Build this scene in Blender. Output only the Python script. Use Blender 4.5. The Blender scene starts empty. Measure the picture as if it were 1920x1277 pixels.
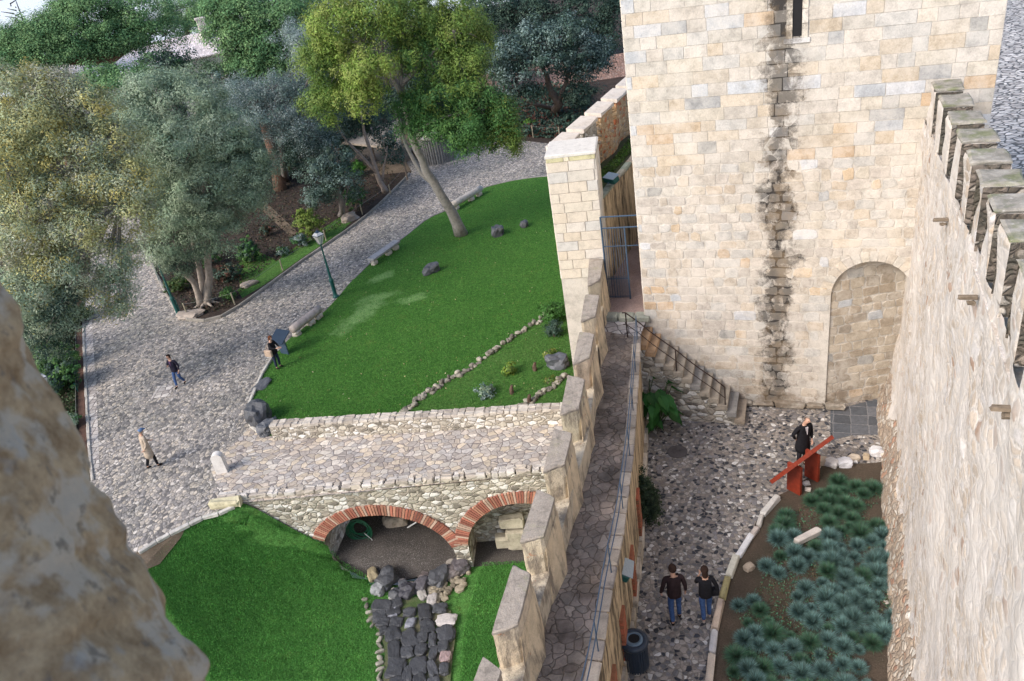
import bpy, bmesh, math, random
import numpy as np
from mathutils import Vector, Matrix, noise as mnoise
from mathutils.geometry import tessellate_polygon
R = math.radians
scene = bpy.context.scene
COL = scene.collection

# ------------------------------------------------------------------ camera
CX, CY, FPX, CAMZ = 960.0, 638.5, 1464.0, 16.5
_dn = Vector((455, 2611, FPX)).normalized()
_up = -_dn
_Y = (Vector((0, 0, 1)) - Vector((0, 0, 1)).dot(_up) * _up).normalized()
_X = _Y.cross(_up)
CAM = Vector((0, 0, CAMZ))
def ray(x, y):
    d = Vector((x - CX, y - CY, FPX)); return Vector((d.dot(_X), d.dot(_Y), d.dot(_up))).normalized()
def P(x, y, z):
    """world point on the level z seen at photo position x, y"""
    r = ray(x, y); return CAM + r * ((z - CAMZ) / r.z)
def PV(x, y, a, b):
    """world point on the vertical plane through a and b"""
    n = Vector((-(b[1] - a[1]), b[0] - a[0])); r = ray(x, y)
    return CAM + r * ((a[0] * n.x + a[1] * n.y) / (r.x * n.x + r.y * n.y))
def PD(x, y, D):
    """world point at horizontal distance D"""
    r = ray(x, y); return CAM + r * (D / math.hypot(r.x, r.y))
def HZ(x, y, p):
    r = ray(x, y); return CAMZ + r.z * math.hypot(p[0], p[1]) / math.hypot(r.x, r.y)
cd = bpy.data.cameras.new("camera"); cam = bpy.data.objects.new("camera", cd); COL.objects.link(cam)
cx_ = Vector((_X.x, _Y.x, _up.x)); cy_ = -Vector((_X.y, _Y.y, _up.y)); cz_ = -Vector((_X.z, _Y.z, _up.z))
M = Matrix((cx_, cy_, cz_)).transposed().to_4x4(); M.translation = CAM
cam.matrix_world = M
cd.sensor_width = 23.6; cd.lens = FPX / 1920 * 23.6; cd.clip_end = 20000; cd.clip_start = 0.05
cd.dof.use_dof = True; cd.dof.focus_distance = 28; cd.dof.aperture_fstop = 5.0
scene.camera = cam
# ------------------------------------------------------------------ sky and sun
SUN_EL, SUN_AZ = 37.0, 240.0      # azimuth of the sun, degrees clockwise from +Y
w = bpy.data.worlds.new("World"); scene.world = w; w.use_nodes = True
nt = w.node_tree; bg = nt.nodes["Background"]
sk = nt.nodes.new("ShaderNodeTexSky"); sk.sky_type = 'NISHITA'; sk.sun_disc = False
sk.sun_elevation = R(SUN_EL); sk.sun_rotation = R(SUN_AZ); sk.air_density = 1.0; sk.dust_density = 2.5; sk.ozone_density = 1.0
nt.links.new(sk.outputs[0], bg.inputs[0]); bg.inputs[1].default_value = 0.145
sl = bpy.data.lights.new("sun", 'SUN'); sl.energy = 1.7; sl.angle = R(24); sl.color = (1.0, 0.93, 0.84)
so = bpy.data.objects.new("sun", sl); COL.objects.link(so)
sd = Vector((math.sin(R(SUN_AZ)) * math.cos(R(SUN_EL)), math.cos(R(SUN_AZ)) * math.cos(R(SUN_EL)), math.sin(R(SUN_EL))))
so.rotation_euler = sd.to_track_quat('Z', 'Y').to_euler()
scene.view_settings.view_transform = 'Standard'; scene.view_settings.look = 'None'
scene.view_settings.exposure = 0.88; scene.view_settings.gamma = 1
scene.render.engine = 'CYCLES'; scene.cycles.max_bounces = 6; scene.cycles.use_denoising = True

# ------------------------------------------------------------------ helpers
def tag(o, label=None, cat=None, group=None, kind=None):
    if label: o["label"] = label
    if cat: o["category"] = cat
    if group: o["group"] = group
    if kind: o["kind"] = kind
    return o
def empty(name, loc, label, cat, group=None, rz=0):
    o = bpy.data.objects.new(name, None); COL.objects.link(o); o.location = loc; o.rotation_euler.z = rz
    o.empty_display_size = 0.2
    return tag(o, label, cat, group)
class MB:
    def __init__(s): s.v = []; s.f = []; s.c = []
    def add(s, vs, fs, col=(1, 1, 1)):
        b = len(s.v); s.v.extend(tuple(v) for v in vs)
        for f in fs: s.f.append(tuple(b + i for i in f)); s.c.append(col)
    def box(s, c, d, rz=0, col=(1, 1, 1), bev=0.0, jit=0.0, tilt=(0, 0)):
        hx, hy, hz = d[0] / 2, d[1] / 2, d[2] / 2
        m = Matrix.Rotation(rz, 3, 'Z') @ Matrix.Rotation(tilt[0], 3, 'X') @ Matrix.Rotation(tilt[1], 3, 'Y')
        if bev <= 0:
            vs = [(x * hx, y * hy, z * hz) for z in (-1, 1) for x, y in ((-1, -1), (1, -1), (1, 1), (-1, 1))]
            fs = [(3, 2, 1, 0), (4, 5, 6, 7)] + [(i, (i + 1) % 4, 4 + (i + 1) % 4, 4 + i) for i in range(4)]
        else:
            vs = []; b = min(bev, hx * .45, hy * .45, hz * .45)
            for z, ins in ((-hz, b), (-hz + b, 0), (hz - b, 0), (hz, b)):
                for x, y in ((-1, -1), (1, -1), (1, 1), (-1, 1)):
                    for k in ((0, 1) if x * y > 0 else (1, 0)):
                        e = b
                        xx = x * (hx - ins - (e if k == 1 else 0)); yy = y * (hy - ins - (e if k == 0 else 0))
                        vs.append((xx, yy, z))
            fs = [tuple(range(7, -1, -1)), tuple(range(24, 32))]
            for r in range(3):
                for i in range(8): fs.append((r * 8 + i, r * 8 + (i + 1) % 8, r * 8 + 8 + (i + 1) % 8, r * 8 + 8 + i))
        if jit: vs = [tuple(q + random.uniform(-jit, jit) for q in v) for v in vs]
        s.add([m @ Vector(v) + Vector(c) for v in vs], fs, col); return s
    def tube(s, pts, rad, n=8, col=(1, 1, 1), cap=True, wob=0):
        pts = [Vector(p) for p in pts]; rad = rad if hasattr(rad, '__len__') else [rad] * len(pts)
        vs = []; ref = Vector((0.13, 0.31, 1)) if abs((pts[-1] - pts[0]).normalized().z) < .9 else Vector((1, .1, 0))
        for i, p in enumerate(pts):
            t = (pts[min(i + 1, len(pts) - 1)] - pts[max(i - 1, 0)]).normalized()
            a = t.cross(ref).normalized(); b = t.cross(a)
            for k in range(n):
                an = 2 * math.pi * k / n; r = rad[i] * (1 + random.uniform(-wob, wob))
                vs.append(p + (a * math.cos(an) + b * math.sin(an)) * r)
        fs = [(i * n + k, i * n + (k + 1) % n, (i + 1) * n + (k + 1) % n, (i + 1) * n + k) for i in range(len(pts) - 1) for k in range(n)]
        if cap: fs += [tuple(range(n - 1, -1, -1)), tuple(range((len(pts) - 1) * n, len(pts) * n))]
        s.add(vs, fs, col); return s
    def lathe(s, prof, c=(0, 0, 0), n=16, col=(1, 1, 1), sx=1, sy=1):
        vs = [(c[0] + r * sx * math.cos(2 * math.pi * k / n), c[1] + r * sy * math.sin(2 * math.pi * k / n), c[2] + z) for r, z in prof for k in range(n)]
        fs = [(i * n + k, i * n + (k + 1) % n, (i + 1) * n + (k + 1) % n, (i + 1) * n + k) for i in range(len(prof) - 1) for k in range(n)]
        fs += [tuple(range(n - 1, -1, -1)), tuple(range((len(prof) - 1) * n, len(prof) * n))]
        s.add(vs, fs, col); return s
    def prism(s, poly, z0, z1, col=(1, 1, 1), inset=0, top=True, bottom=True):
        """poly: world xy; z0/z1 number or per-vertex list"""
        n = len(poly)
        a = sum(poly[i][0] * poly[(i + 1) % n][1] - poly[(i + 1) % n][0] * poly[i][1] for i in range(n))
        z0 = z0 if hasattr(z0, '__len__') else [z0] * n; z1 = z1 if hasattr(z1, '__len__') else [z1] * n
        idx = list(range(n)) if a > 0 else list(range(n - 1, -1, -1))
        vs = [(poly[i][0], poly[i][1], z0[i]) for i in idx] + [(poly[i][0], poly[i][1], z1[i]) for i in idx]
        fs = [(i, (i + 1) % n, n + (i + 1) % n, n + i) for i in range(n)]
        tri = tessellate_polygon([[Vector((v[0], v[1], 0)) for v in vs[:n]]]) if n > 4 else [(0, 1, 2), (0, 2, 3)][:n - 2]
        for t in tri:
            p = [vs[i] for i in t]; ar = (p[1][0] - p[0][0]) * (p[2][1] - p[0][1]) - (p[2][0] - p[0][0]) * (p[1][1] - p[0][1])
            t = tuple(t) if ar > 0 else tuple(reversed(t))
            if top: fs.append(tuple(n + i for i in t))
            if bottom: fs.append(tuple(reversed(t)))
        s.add(vs, fs, col); return s
    def stone(s, o, u, v, nrm, poly, depth, bev, col):
        """a dressed stone lying on the plane o,u,v: poly in (a,b), proud by depth"""
        n = len(poly); ca = sum(p[0] for p in poly) / n; cb = sum(p[1] for p in poly) / n
        vs = []
        for h, k in ((-0.02, 0), (depth - bev, 0), (depth, 1)):
            for a, b in poly:
                if k:
                    L = math.hypot(a - ca, b - cb) or 1; q = max(0, 1 - bev * 1.5 / L); a = ca + (a - ca) * q; b = cb + (b - cb) * q
                vs.append(o + u * a + v * b + nrm * (h + (random.uniform(-.3, .3) * bev if k else 0)))
        fs = [(i + r * n, (i + 1) % n + r * n, (i + 1) % n + (r + 1) * n, i + (r + 1) * n) for r in range(2) for i in range(n)]
        fs.append(tuple(range(2 * n, 3 * n)))
        s.add(vs, fs, col)
    def build(s, name, m, parent=None, smooth=False, kind=None):
        me = bpy.data.meshes.new(name); me.from_pydata(s.v, [], s.f)
        ca = me.color_attributes.new("Col", 'FLOAT_COLOR', 'CORNER')
        tot = np.array([len(f) for f in s.f]); cols = np.array(s.c, dtype=np.float32).reshape(-1, 3)
        cc = np.repeat(cols, tot, axis=0); cc = np.hstack([cc, np.ones((len(cc), 1), np.float32)])
        ca.data.foreach_set("color", cc.ravel())
        if smooth: me.polygons.foreach_set("use_smooth", [True] * len(me.polygons))
        me.materials.append(m); me.update()
        o = bpy.data.objects.new(name, me); COL.objects.link(o)
        if kind: o["kind"] = kind
        return o
# meshes are written in world coordinates; parts keep them through the parent's inverse
def part(name, mb, m, parent, smooth=False):
    o = mb.build(name, m, None, smooth); o.parent = parent
    root = parent
    while root.parent: root = root.parent
    if parent is root: o.matrix_parent_inverse = (Matrix.Translation(root.location) @ root.rotation_euler.to_matrix().to_4x4()).inverted()
    return o
def copy_thing(src, loc, rz, label, group=None):
    """copy of a thing built at its Empty (children in local space) with copies of its parts"""
    r = src.copy(); COL.objects.link(r); r.location = loc; r.rotation_euler.z = rz; r["label"] = label
    if group: r["group"] = group
    for ch in list(src.children):
        c = ch.copy(); COL.objects.link(c); c.parent = r
        for g in ch.children:
            d = g.copy(); COL.objects.link(d); d.parent = c
    return r

# ------------------------------------------------------------------ materials
class NT:
    def __init__(s, name):
        s.m = bpy.data.materials.new(name); s.m.use_nodes = True; s.t = s.m.node_tree
        s.b = s.t.nodes["Principled BSDF"]; s.pos = None
    def n(s, t, **k):
        nd = s.t.nodes.new("ShaderNode" + t)
        for a, b in k.items(): setattr(nd, a, b)
        return nd
    def l(s, a, b): s.t.links.new(a, b)
    def co(s, scale=(1, 1, 1), warp=0, wscale=3, rot=(0, 0, 0)):
        g = s.n("NewGeometry"); out = g.outputs["Position"]
        if warp:
            nz = s.noise(wscale, 2, vec=out, color=True)
            sub = s.n("VectorMath", operation='SUBTRACT'); s.l(nz, sub.inputs[0]); sub.inputs[1].default_value = (.5, .5, .5)
            sc = s.n("VectorMath", operation='SCALE'); s.l(sub.outputs[0], sc.inputs[0]); sc.inputs["Scale"].default_value = warp
            ad = s.n("VectorMath", operation='ADD'); s.l(out, ad.inputs[0]); s.l(sc.outputs[0], ad.inputs[1]); out = ad.outputs[0]
        mp = s.n("Mapping"); s.l(out, mp.inputs[0]); mp.inputs["Scale"].default_value = scale; mp.inputs["Rotation"].default_value = rot
        return mp.outputs[0]
    def noise(s, scale, detail=4, vec=None, color=False, rough=.55):
        nz = s.n("TexNoise"); nz.inputs["Scale"].default_value = scale; nz.inputs["Detail"].default_value = detail; nz.inputs["Roughness"].default_value = rough
        s.l(vec if vec is not None else s.co(), nz.inputs["Vector"])
        return nz.outputs["Color" if color else "Fac"]
    def vor(s, vec, scale=1, feat='F1', rnd=1):
        v = s.n("TexVoronoi", feature=feat); v.inputs["Scale"].default_value = scale; v.inputs["Randomness"].default_value = rnd
        s.l(vec, v.inputs["Vector"]); return v
    def ramp(s, fac, stops, interp='LINEAR'):
        r = s.n("ValToRGB"); r.color_ramp.interpolation = interp
        e = r.color_ramp.elements
        while len(e) < len(stops): e.new(.5)
        for i, (p, c) in enumerate(stops):
            e[i].position = p; c = (c, c, c) if not hasattr(c, '__len__') else c; e[i].color = (*c, 1)
        s.l(fac, r.inputs[0]); return r.outputs[0]
    def mix(s, fac, a, b, mode='MIX'):
        m = s.n("MixRGB", blend_type=mode)
        for i, x in enumerate((fac, a, b)):
            if hasattr(x, 'is_linked') or hasattr(x, 'node'): s.l(x, m.inputs[i])
            elif i == 0: m.inputs[0].default_value = x
            else: m.inputs[i].default_value = (*(x if hasattr(x, '__len__') else (x, x, x)), 1)
        return m.outputs[0]
    def math(s, op, a, b=0.0, clamp=False):
        m = s.n("Math", operation=op); m.use_clamp = clamp
        for i, x in enumerate((a, b)):
            if hasattr(x, 'node'): s.l(x, m.inputs[i])
            else: m.inputs[i].default_value = x
        return m.outputs[0]
    def attr(s):
        a = s.n("Attribute"); a.attribute_name = "Col"; return a.outputs["Color"]
    def fin(s, col, rough=.85, bump=None, bs=.5, bd=.02, spec=.3):
        if hasattr(col, 'node'): s.l(col, s.b.inputs["Base Color"])
        else: s.b.inputs["Base Color"].default_value = (*col, 1)
        if hasattr(rough, 'node'): s.l(rough, s.b.inputs["Roughness"])
        else: s.b.inputs["Roughness"].default_value = rough
        s.b.inputs["Specular IOR Level"].default_value = spec
        if bump is not None:
            bp = s.n("Bump"); bp.inputs["Strength"].default_value = bs; bp.inputs["Distance"].default_value = bd
            s.l(bump, bp.inputs["Height"]); s.l(bp.outputs[0], s.b.inputs["Normal"])
        return s.m
def m_plain(name, col, rough=.6, metal=0, var=.25, scale=8, spec=.4):
    t = NT(name); f = t.noise(scale, 5)
    c = t.mix(1, t.ramp(f, [(.3, 1 - var), (.7, 1 + var * .3)]), col, 'MULTIPLY')
    t.b.inputs["Metallic"].default_value = metal
    return t.fin(c, rough, f, .2, .01, spec)
def m_attr(name, rough=.85, var=.35, scale=6, fine=40, bs=.5, bd=.02, dirt=None, spec=.25):
    """colour from the stone/leaf colour attribute, mottled by noise"""
    t = NT(name); a = t.attr(); f = t.noise(scale, 6, rough=.65); g = t.noise(fine, 3)
    c = t.mix(1, a, t.ramp(f, [(.25, 1 - var), (.5, 1), (.75, 1.0 + var * .35)]), 'MULTIPLY')
    c = t.mix(.6, c, t.ramp(g, [(.3, .75), (.6, 1.05)]), 'MULTIPLY')
    if dirt:
        d = t.noise(dirt[1], 7, rough=.7); c = t.mix(t.ramp(d, [(dirt[2], 0), (dirt[2] + .12, 1)]), c, dirt[0])
    h = t.math('ADD', f, t.math('MULTIPLY', g, .35))
    return t.fin(c, rough, h, bs, bd, spec)
def m_cells(name, scale, stops, mortar, mw=.06, warp=.1, wscale=4, stretch=(1, 1, 1), bd=.03, rough=.85, patch=None, stain=None, rot=(0, 0, 0), rnd=1, mnoise_=0.5, spec=.25, streak=None):
    """stones of uneven outline in mortar (cobbles, rubble walling, crazy paving)"""
    t = NT(name); v = t.co(stretch, warp, wscale, rot)
    F = t.vor(v, scale, 'F1', rnd); E = t.vor(v, scale, 'DISTANCE_TO_EDGE', rnd)
    sep = t.n("SeparateColor"); t.l(F.outputs["Color"], sep.inputs[0])
    c = t.ramp(sep.outputs[0], stops, 'CONSTANT' if len(stops) > 4 else 'LINEAR')
    c = t.mix(1, c, t.ramp(sep.outputs[1], [(0, .78), (1, 1.15)]), 'MULTIPLY')
    f = t.noise(9, 6, rough=.7); g = t.noise(60, 2)
    c = t.mix(.8, c, t.ramp(f, [(.3, .6), (.55, 1.05)]), 'MULTIPLY')
    c = t.mix(.5, c, t.ramp(g, [(.3, .7), (.6, 1.05)]), 'MULTIPLY')
    wv = t.math('MULTIPLY', t.ramp(t.noise(5, 3), [(.3, 1 - mnoise_), (.7, 1 + mnoise_)]), mw)
    e = t.math('DIVIDE', E.outputs["Distance"], wv)
    em = t.ramp(t.math('MULTIPLY', e, .5, True), [(.35, 1), (.6, 0)])
    mc = t.mix(1, mortar, t.ramp(t.noise(20, 4), [(.3, .6), (.7, 1.15)]), 'MULTIPLY')
    c = t.mix(em, c, mc)
    if patch: c = t.mix(t.ramp(t.noise(patch[1], 5, rough=.65), [(patch[2], 0), (patch[2] + patch[3], patch[4])]), c, patch[0], patch[5] if len(patch) > 5 else 'MULTIPLY')
    if stain: c = t.mix(t.ramp(t.noise(stain[1], 8, rough=.75), [(stain[2], 0), (stain[2] + .1, stain[3])]), c, stain[0])
    if streak:
        sv = t.co((streak[1], streak[1], streak[1] * .12))
        c = t.mix(t.ramp(t.noise(1, 6, vec=sv, rough=.7), [(streak[2], 0), (streak[2] + .15, streak[3])]), c, streak[0])
    h = t.math('ADD', t.math('MULTIPLY', t.ramp(t.math('MULTIPLY', e, .3, True), [(0, 0), (.5, .8), (1, 1)]), 1.0), t.math('MULTIPLY', f, .5))
    h = t.math('ADD', h, t.math('MULTIPLY', sep.outputs[2], .25))
    r = t.ramp(t.noise(2, 3), [(.3, rough * .8), (.7, min(1, rough * 1.1))])
    return t.fin(c, r, h, .8, bd, spec)

mats = {}
mats['cobble'] = m_cells("cobblestones", 8.2, [(0, (.16, .15, .15)), (.14, (.28, .26, .25)), (.3, (.4, .365, .335)), (.45, (.47, .42, .37)), (.6, (.34, .315, .3)), (.74, (.54, .475, .4)), (.88, (.6, .55, .5))],
    (.16, .15, .14), .055, .12, 3, (1, .7, 1), .012, .75, patch=((.58, .62, .62), .22, .47, .18, .7), rot=(0, 0, .3), rnd=.85)
mats['flag'] = m_cells("bridge_flagstones", 3.7, [(0, (.4, .36, .33)), (.18, (.52, .45, .38)), (.34, (.45, .42, .4)), (.5, (.56, .48, .38)), (.66, (.49, .44, .4)), (.82, (.6, .55, .49))],
    (.24, .21, .2), .035, .1, 1.5, (1, 1.25, 1), .02, .75, patch=((.6, .58, .6), .5, .5, .2, .6), rot=(0, 0, .35))
mats['yard'] = m_cells("yard_cobbles", 9.4, [(0, (.05, .055, .07)), (.16, (.18, .175, .18)), (.32, (.33, .29, .26)), (.5, (.4, .36, .325)), (.64, (.26, .25, .26)), (.78, (.48, .45, .42)), (.92, (.68, .66, .64))],
    (.25, .225, .2), .07, .16, 3, (1, 1, 1), .015, .65, patch=((.6, .56, .55), .35, .5, .2, .6))
mats['slate'] = m_cells("slate_slab", 2.1, [(0, (.075, .085, .1)), (1, (.14, .145, .16))], (.22, .22, .23), .03, .02, 1, (1, 1, 1), .01, .5, rnd=.1, rot=(0, 0, .42))
mats['walk'] = m_cells("walkway_slabs", 4.2, [(0, (.25, .2, .17)), (.4, (.31, .25, .21)), (.7, (.23, .195, .17)), (1, (.36, .3, .25))], (.16, .13, .11), .03, .3, 2.5, (1, 1, 1), .025, .5,
    patch=((.4, .38, .36), .7, .48, .12, .8), stain=((.42, .38, .36), 3, .62, .5))
mats['rubble'] = m_cells("rubble_masonry", 3.8, [(0, (.22, .2, .17)), (.16, (.46, .42, .36)), (.34, (.6, .57, .52)), (.5, (.36, .32, .27)), (.64, (.68, .66, .63)), (.82, (.5, .46, .39))],
    (.42, .38, .32), .06, .18, 3, (1, 1, 1.7), .05, .85, stain=((.13, .12, .08), 1.2, .6, .55))
mats['rubblecap'] = m_cells("rubble_coping", 3.6, [(0, (.4, .37, .35)), (.3, (.6, .57, .55)), (.6, (.48, .43, .38)), (1, (.68, .65, .62))], (.33, .3, .27), .06, .15, 3, (1, 1, 1), .05, .85)
mats['ctower'] = None
mats['plaster'] = (lambda t: t.fin(t.mix(t.ramp(t.noise(1, 6, vec=t.co((5, 5, .5)), rough=.75), [(.56, 0), (.66, .8)]), t.mix(1, (.62, .5, .37), t.ramp(t.noise(1.7, 7, rough=.7), [(.3, .72), (.65, 1.1)]), 'MULTIPLY'), (.14, .1, .07)),
    .9, t.noise(7, 6), .6, .04, .2))(NT("lime_render"))
mats['drip'] = (lambda t: t.fin(t.mix(t.ramp(t.noise(1, 5, vec=t.co((4.2, 4.2, .5)), rough=.78), [(.46, 0), (.58, .9)]), t.mix(1, (.6, .47, .31), t.ramp(t.noise(1.7, 7, rough=.7), [(.3, .7), (.65, 1.1)]), 'MULTIPLY'), (.05, .04, .03)),
    .9, t.noise(7, 6), .6, .04, .2))(NT("dripping_stained_render"))
mats['brick'] = m_attr("red_brick", .9, .3, 12, 60, .5, .01, dirt=((.5, .43, .38), 6, .66))
mats['stone'] = m_attr("cut_stone", .85, .25, 5, 45, .5, .012)
mats['oldstone'] = m_attr("weathered_stone", .9, .45, 4, 30, .7, .03, dirt=((.12, .11, .09), 2.5, .62))
mats['basalt'] = m_attr("dark_basalt", .55, .45, 3.5, 25, .8, .05, spec=.5)
mats['iron'] = m_plain("painted_iron", (.06, .1, .16), .4, .3, .3, 20)
mats['rust'] = m_plain("rusty_iron", (.05, .03, .025), .7, .4, .4, 20)
mats['teal'] = m_plain("green_painted_cast_iron", (.012, .09, .085), .4, .1, .25, 14)
mats['wood'] = m_plain("weathered_wood", (.2, .16, .12), .85, 0, .4, 12)
mats['redwood'] = m_plain("red_stained_timber", (.26, .038, .018), .5, 0, .3, 9)
mats['wire'] = m_plain("grey_wire", (.3, .3, .28), .5, .3, .2, 20)
mats['hose'] = m_plain("green_hose", (.01, .1, .05), .35, 0, .2, 9)
mats['white'] = m_plain("white_paint", (.7, .7, .7), .5, 0, .15, 9)
mats['glass'] = m_plain("frosted_glass", (.6, .6, .58), .15, 0, .1, 9, .6)
mats['dark'] = m_plain("dark_void", (.01, .01, .012), .9, 0, .2, 9)
def m_soil(name, c1, c2, speck=(.5, .45, .4), sp=.72, wet=.9):
    t = NT(name); f = t.noise(1.1, 7, rough=.7); g = t.noise(22, 5, rough=.8); k = t.noise(45, 1)
    c = t.mix(t.ramp(f, [(.35, 0), (.65, 1)]), c1, c2); c = t.mix(.8, c, t.ramp(g, [(.3, .5), (.7, 1.3)]), 'MULTIPLY')
    c = t.mix(t.ramp(k, [(sp, 0), (sp + .03, 1)]), c, speck)
    return t.fin(c, wet, g, .8, .04, .2)
mats['soil'] = m_soil("dark_garden_soil", (.03, .023, .02), (.07, .052, .043), sp=.8)
mats['dirt'] = m_soil("bare_dirt", (.2, .155, .115), (.13, .1, .07))
mats['gravel'] = m_soil("pink_gravel", (.36, .27, .25), (.28, .2, .18), sp=.7)
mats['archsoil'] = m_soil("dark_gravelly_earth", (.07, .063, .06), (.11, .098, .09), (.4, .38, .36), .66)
def m_grass(name, c1, c2, c3, pale=None):
    t = NT(name); f = t.noise(.55, 6, rough=.7); g = t.noise(14, 5, rough=.8); h = t.noise(38, 4, rough=.9)
    c = t.mix(t.ramp(f, [(.35, 0), (.65, 1)]), c1, c2); c = t.mix(t.ramp(g, [(.5, 0), (.8, 1)]), c, c3); c = t.mix(t.ramp(t.noise(1.3, 8, rough=.8), [(.54, 0), (.68, .55)]), c, (.15, .21, .05)); c = t.mix(t.ramp(t.noise(2.6, 6, rough=.8), [(.62, 0), (.74, .5)]), c, (.11, .1, .045))
    c = t.mix(1, c, t.ramp(h, [(.4, .42), (.6, 1.5)]), 'MULTIPLY'); c = t.mix(1, c, t.ramp(t.noise(7, 6, rough=.8), [(.36, .58), (.64, 1.3)]), 'MULTIPLY')
    if pale:
        gg = t.n("NewGeometry"); tot = None
        for (px, py, rx, ry, an) in pale:
            mp = t.n("Mapping", vector_type='TEXTURE'); t.l(gg.outputs["Position"], mp.inputs[0])
            mp.inputs["Location"].default_value = (px, py, 0); mp.inputs["Rotation"].default_value = (0, 0, an); mp.inputs["Scale"].default_value = (rx, ry, 99)
            ln = t.n("VectorMath", operation='LENGTH'); t.l(mp.outputs[0], ln.inputs[0])
            m_ = t.math('SUBTRACT', 1.0, ln.outputs["Value"]); tot = m_ if tot is None else t.math('MAXIMUM', tot, m_)
        tot = t.math('ADD', tot, t.math('MULTIPLY', t.math('SUBTRACT', t.noise(1.6, 6, rough=.75), .5), 2.2))
        c = t.mix(t.ramp(tot, [(.05, 0), (.6, .75)]), c, t.mix(1, (.25, .42, .16), t.ramp(h, [(.35, .5), (.6, 1.3)]), 'MULTIPLY'))
    return t.fin(c, .95, t.math('ADD', h, g), 1.0, .05, .1)
# ------------------------------------------------------------------ the ground
def sheet(name, poly, z, m, sub=0, kind='structure', flip=False):
    pts = [Vector((p[0], p[1], 0)) for p in poly]
    tri = tessellate_polygon([pts]); mb = MB()
    fs = []
    for t in tri:
        p = [pts[i] for i in t]; ar = (p[1] - p[0]).cross(p[2] - p[0]).z
        fs.append(tuple(t) if ar > 0 else tuple(reversed(t)))
    mb.add([(p.x, p.y, z) for p in pts], fs)
    return mb.build(name, m, kind=kind)
def smooth_line(pts, n=6):
    out = []
    for i in range(len(pts) - 1):
        p0 = pts[max(i - 1, 0)]; p1 = pts[i]; p2 = pts[i + 1]; p3 = pts[min(i + 2, len(pts) - 1)]
        for k in range(n):
            t = k / n
            out.append(tuple(0.5 * (2 * p1[j] + (p2[j] - p0[j]) * t + (2 * p0[j] - 5 * p1[j] + 4 * p2[j] - p3[j]) * t * t + (3 * p1[j] - p0[j] - 3 * p2[j] + p3[j]) * t ** 3) for j in (0, 1)))
    out.append(tuple(pts[-1][:2])); return out
def px(lst, z): return [tuple(P(x, y, z)[:2]) for x, y in lst]
YZ = 1.5
# curtain wall lines: left foot of the wall walk and its right edge
WL = [(4.1, 24.6), (3.35, 23.1), (2.86, 21.24), (2.37, 19.26), (1.9, 17.15), (1.36, 15.03), (.87, 13.7), (.32, 12.1), (-.05, 11.07), (-.38, 10.2), (-.68, 9.2), (-1.35, 7.0), (-2.6, 3.0)]
WR = [(5.0, 24.2), (4.2, 22.3), (3.85, 20.6), (3.6, 19.6), (2.42, 15.15), (1.98, 13.7), (1.58, 12.4), (1.1, 11.1), (.52, 9.3), (.14, 8.3), (-.35, 6.6), (-1.5, 2.6)]
TH = .46
def offs(line, d):
    out = []
    for i, p in enumerate(line):
        a = line[max(i - 1, 0)]; b = line[min(i + 1, len(line) - 1)]; tx, ty = b[0] - a[0], b[1] - a[1]; L = math.hypot(tx, ty)
        out.append((p[0] + ty / L * d, p[1] - tx / L * d))
    return out
WO = offs(WL, TH)       # outer face (towards the lawns)
# edge of the sunk lawn, at plaza level
moat_edge = px([(440, 944), (412, 962), (385, 966), (345, 985), (300, 1008), (238, 1048)], 0) + [(-15.2, 18.0), (-18, 14), (-22, 6), (-24, -6)]
bridge_n = [tuple(P(440, 944, 0)[:2]), (0.75, 20.38)]      # line of the bridge's near face
gp = list(moat_edge) + [(-60, -40), (-140, 0), (-150, 110), (-95, 150), (60, 170), (140, 120), (60, 60), (12, 34), (5.2, 26.0)] + [p for p in WO[1:6]] + [(0.72, 20.4)]
gp = [p for p in gp]
# keep only the wall points north of the bridge
gp = list(moat_edge) + [(-60, -40), (-140, 0), (-150, 110), (-95, 150), (60, 170), (140, 120), (60, 60), (12, 36), (4.9, 26.0), (3.3, 23.9), (2.85, 21.8), (2.4, 20.2)] 
sheet("ground", gp, -.012, mats['soil'])
# slope below the castle hill down to the river
mb = MB(); ring0 = [(-60, -40), (-140, 0), (-150, 110), (-95, 150), (60, 170), (140, 120)]
ring1 = [(-260, -200), (-420, -40), (-460, 300), (-300, 460), (160, 520), (500, 330)]
mb.add([(x, y, -.02) for x, y in ring0] + [(x, y, -88) for x, y in ring1], [(i + 1, i, 6 + i, 7 + i) for i in range(5)])
mb.build("hillside", mats['soil'], kind='structure')
mw_ = NT("river_water"); mats['water'] = mw_.fin((.8, .82, .84), .3, mw_.noise(.2, 3), .2, .3, .9)  # near-white base colour stands in for glare and haze on the water
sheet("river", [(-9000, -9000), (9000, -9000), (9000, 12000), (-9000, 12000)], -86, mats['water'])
# cobbled plaza and paths
plaza = px([(440, 944), (412, 962), (385, 966), (345, 985), (300, 1008), (238, 1048)], .0) + [(-15.2, 18.0), (-18, 14), (-22, 6)] + \
    [tuple(P(170, 900, 0)[:2])] + px([(164, 850), (160, 760), (156, 660), (153, 580), (170, 500), (168, 440), (190, 380)], 0)[0:] + \
    px([(215, 330), (268, 330), (262, 420), (300, 530), (335, 592), (352, 601), (372, 604), (400, 599), (430, 588), (500, 538), (570, 487), (640, 440), (700, 394), (750, 345), (772, 322), (760, 305), (800, 282), (860, 262), (960, 262), (1060, 272)], 0) + [(8.5, 61), (9.5, 52), (7.5, 45)] + [(5.2, 36), (3.3, 27), (2.9, 24.2), (2.3, 21.4), (2.1, 20.6), (-6, 21.2)]
sheet("cobbled_plaza", plaza, 0, mats['cobble'])
deck = px([(440, 944), (405, 905), (395, 880), (430, 840), (470, 800), (520, 806), (700, 800)], 0) + [(1.2, 23.4), (2.9, 23.4), (2.6, 20.2)]
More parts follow.
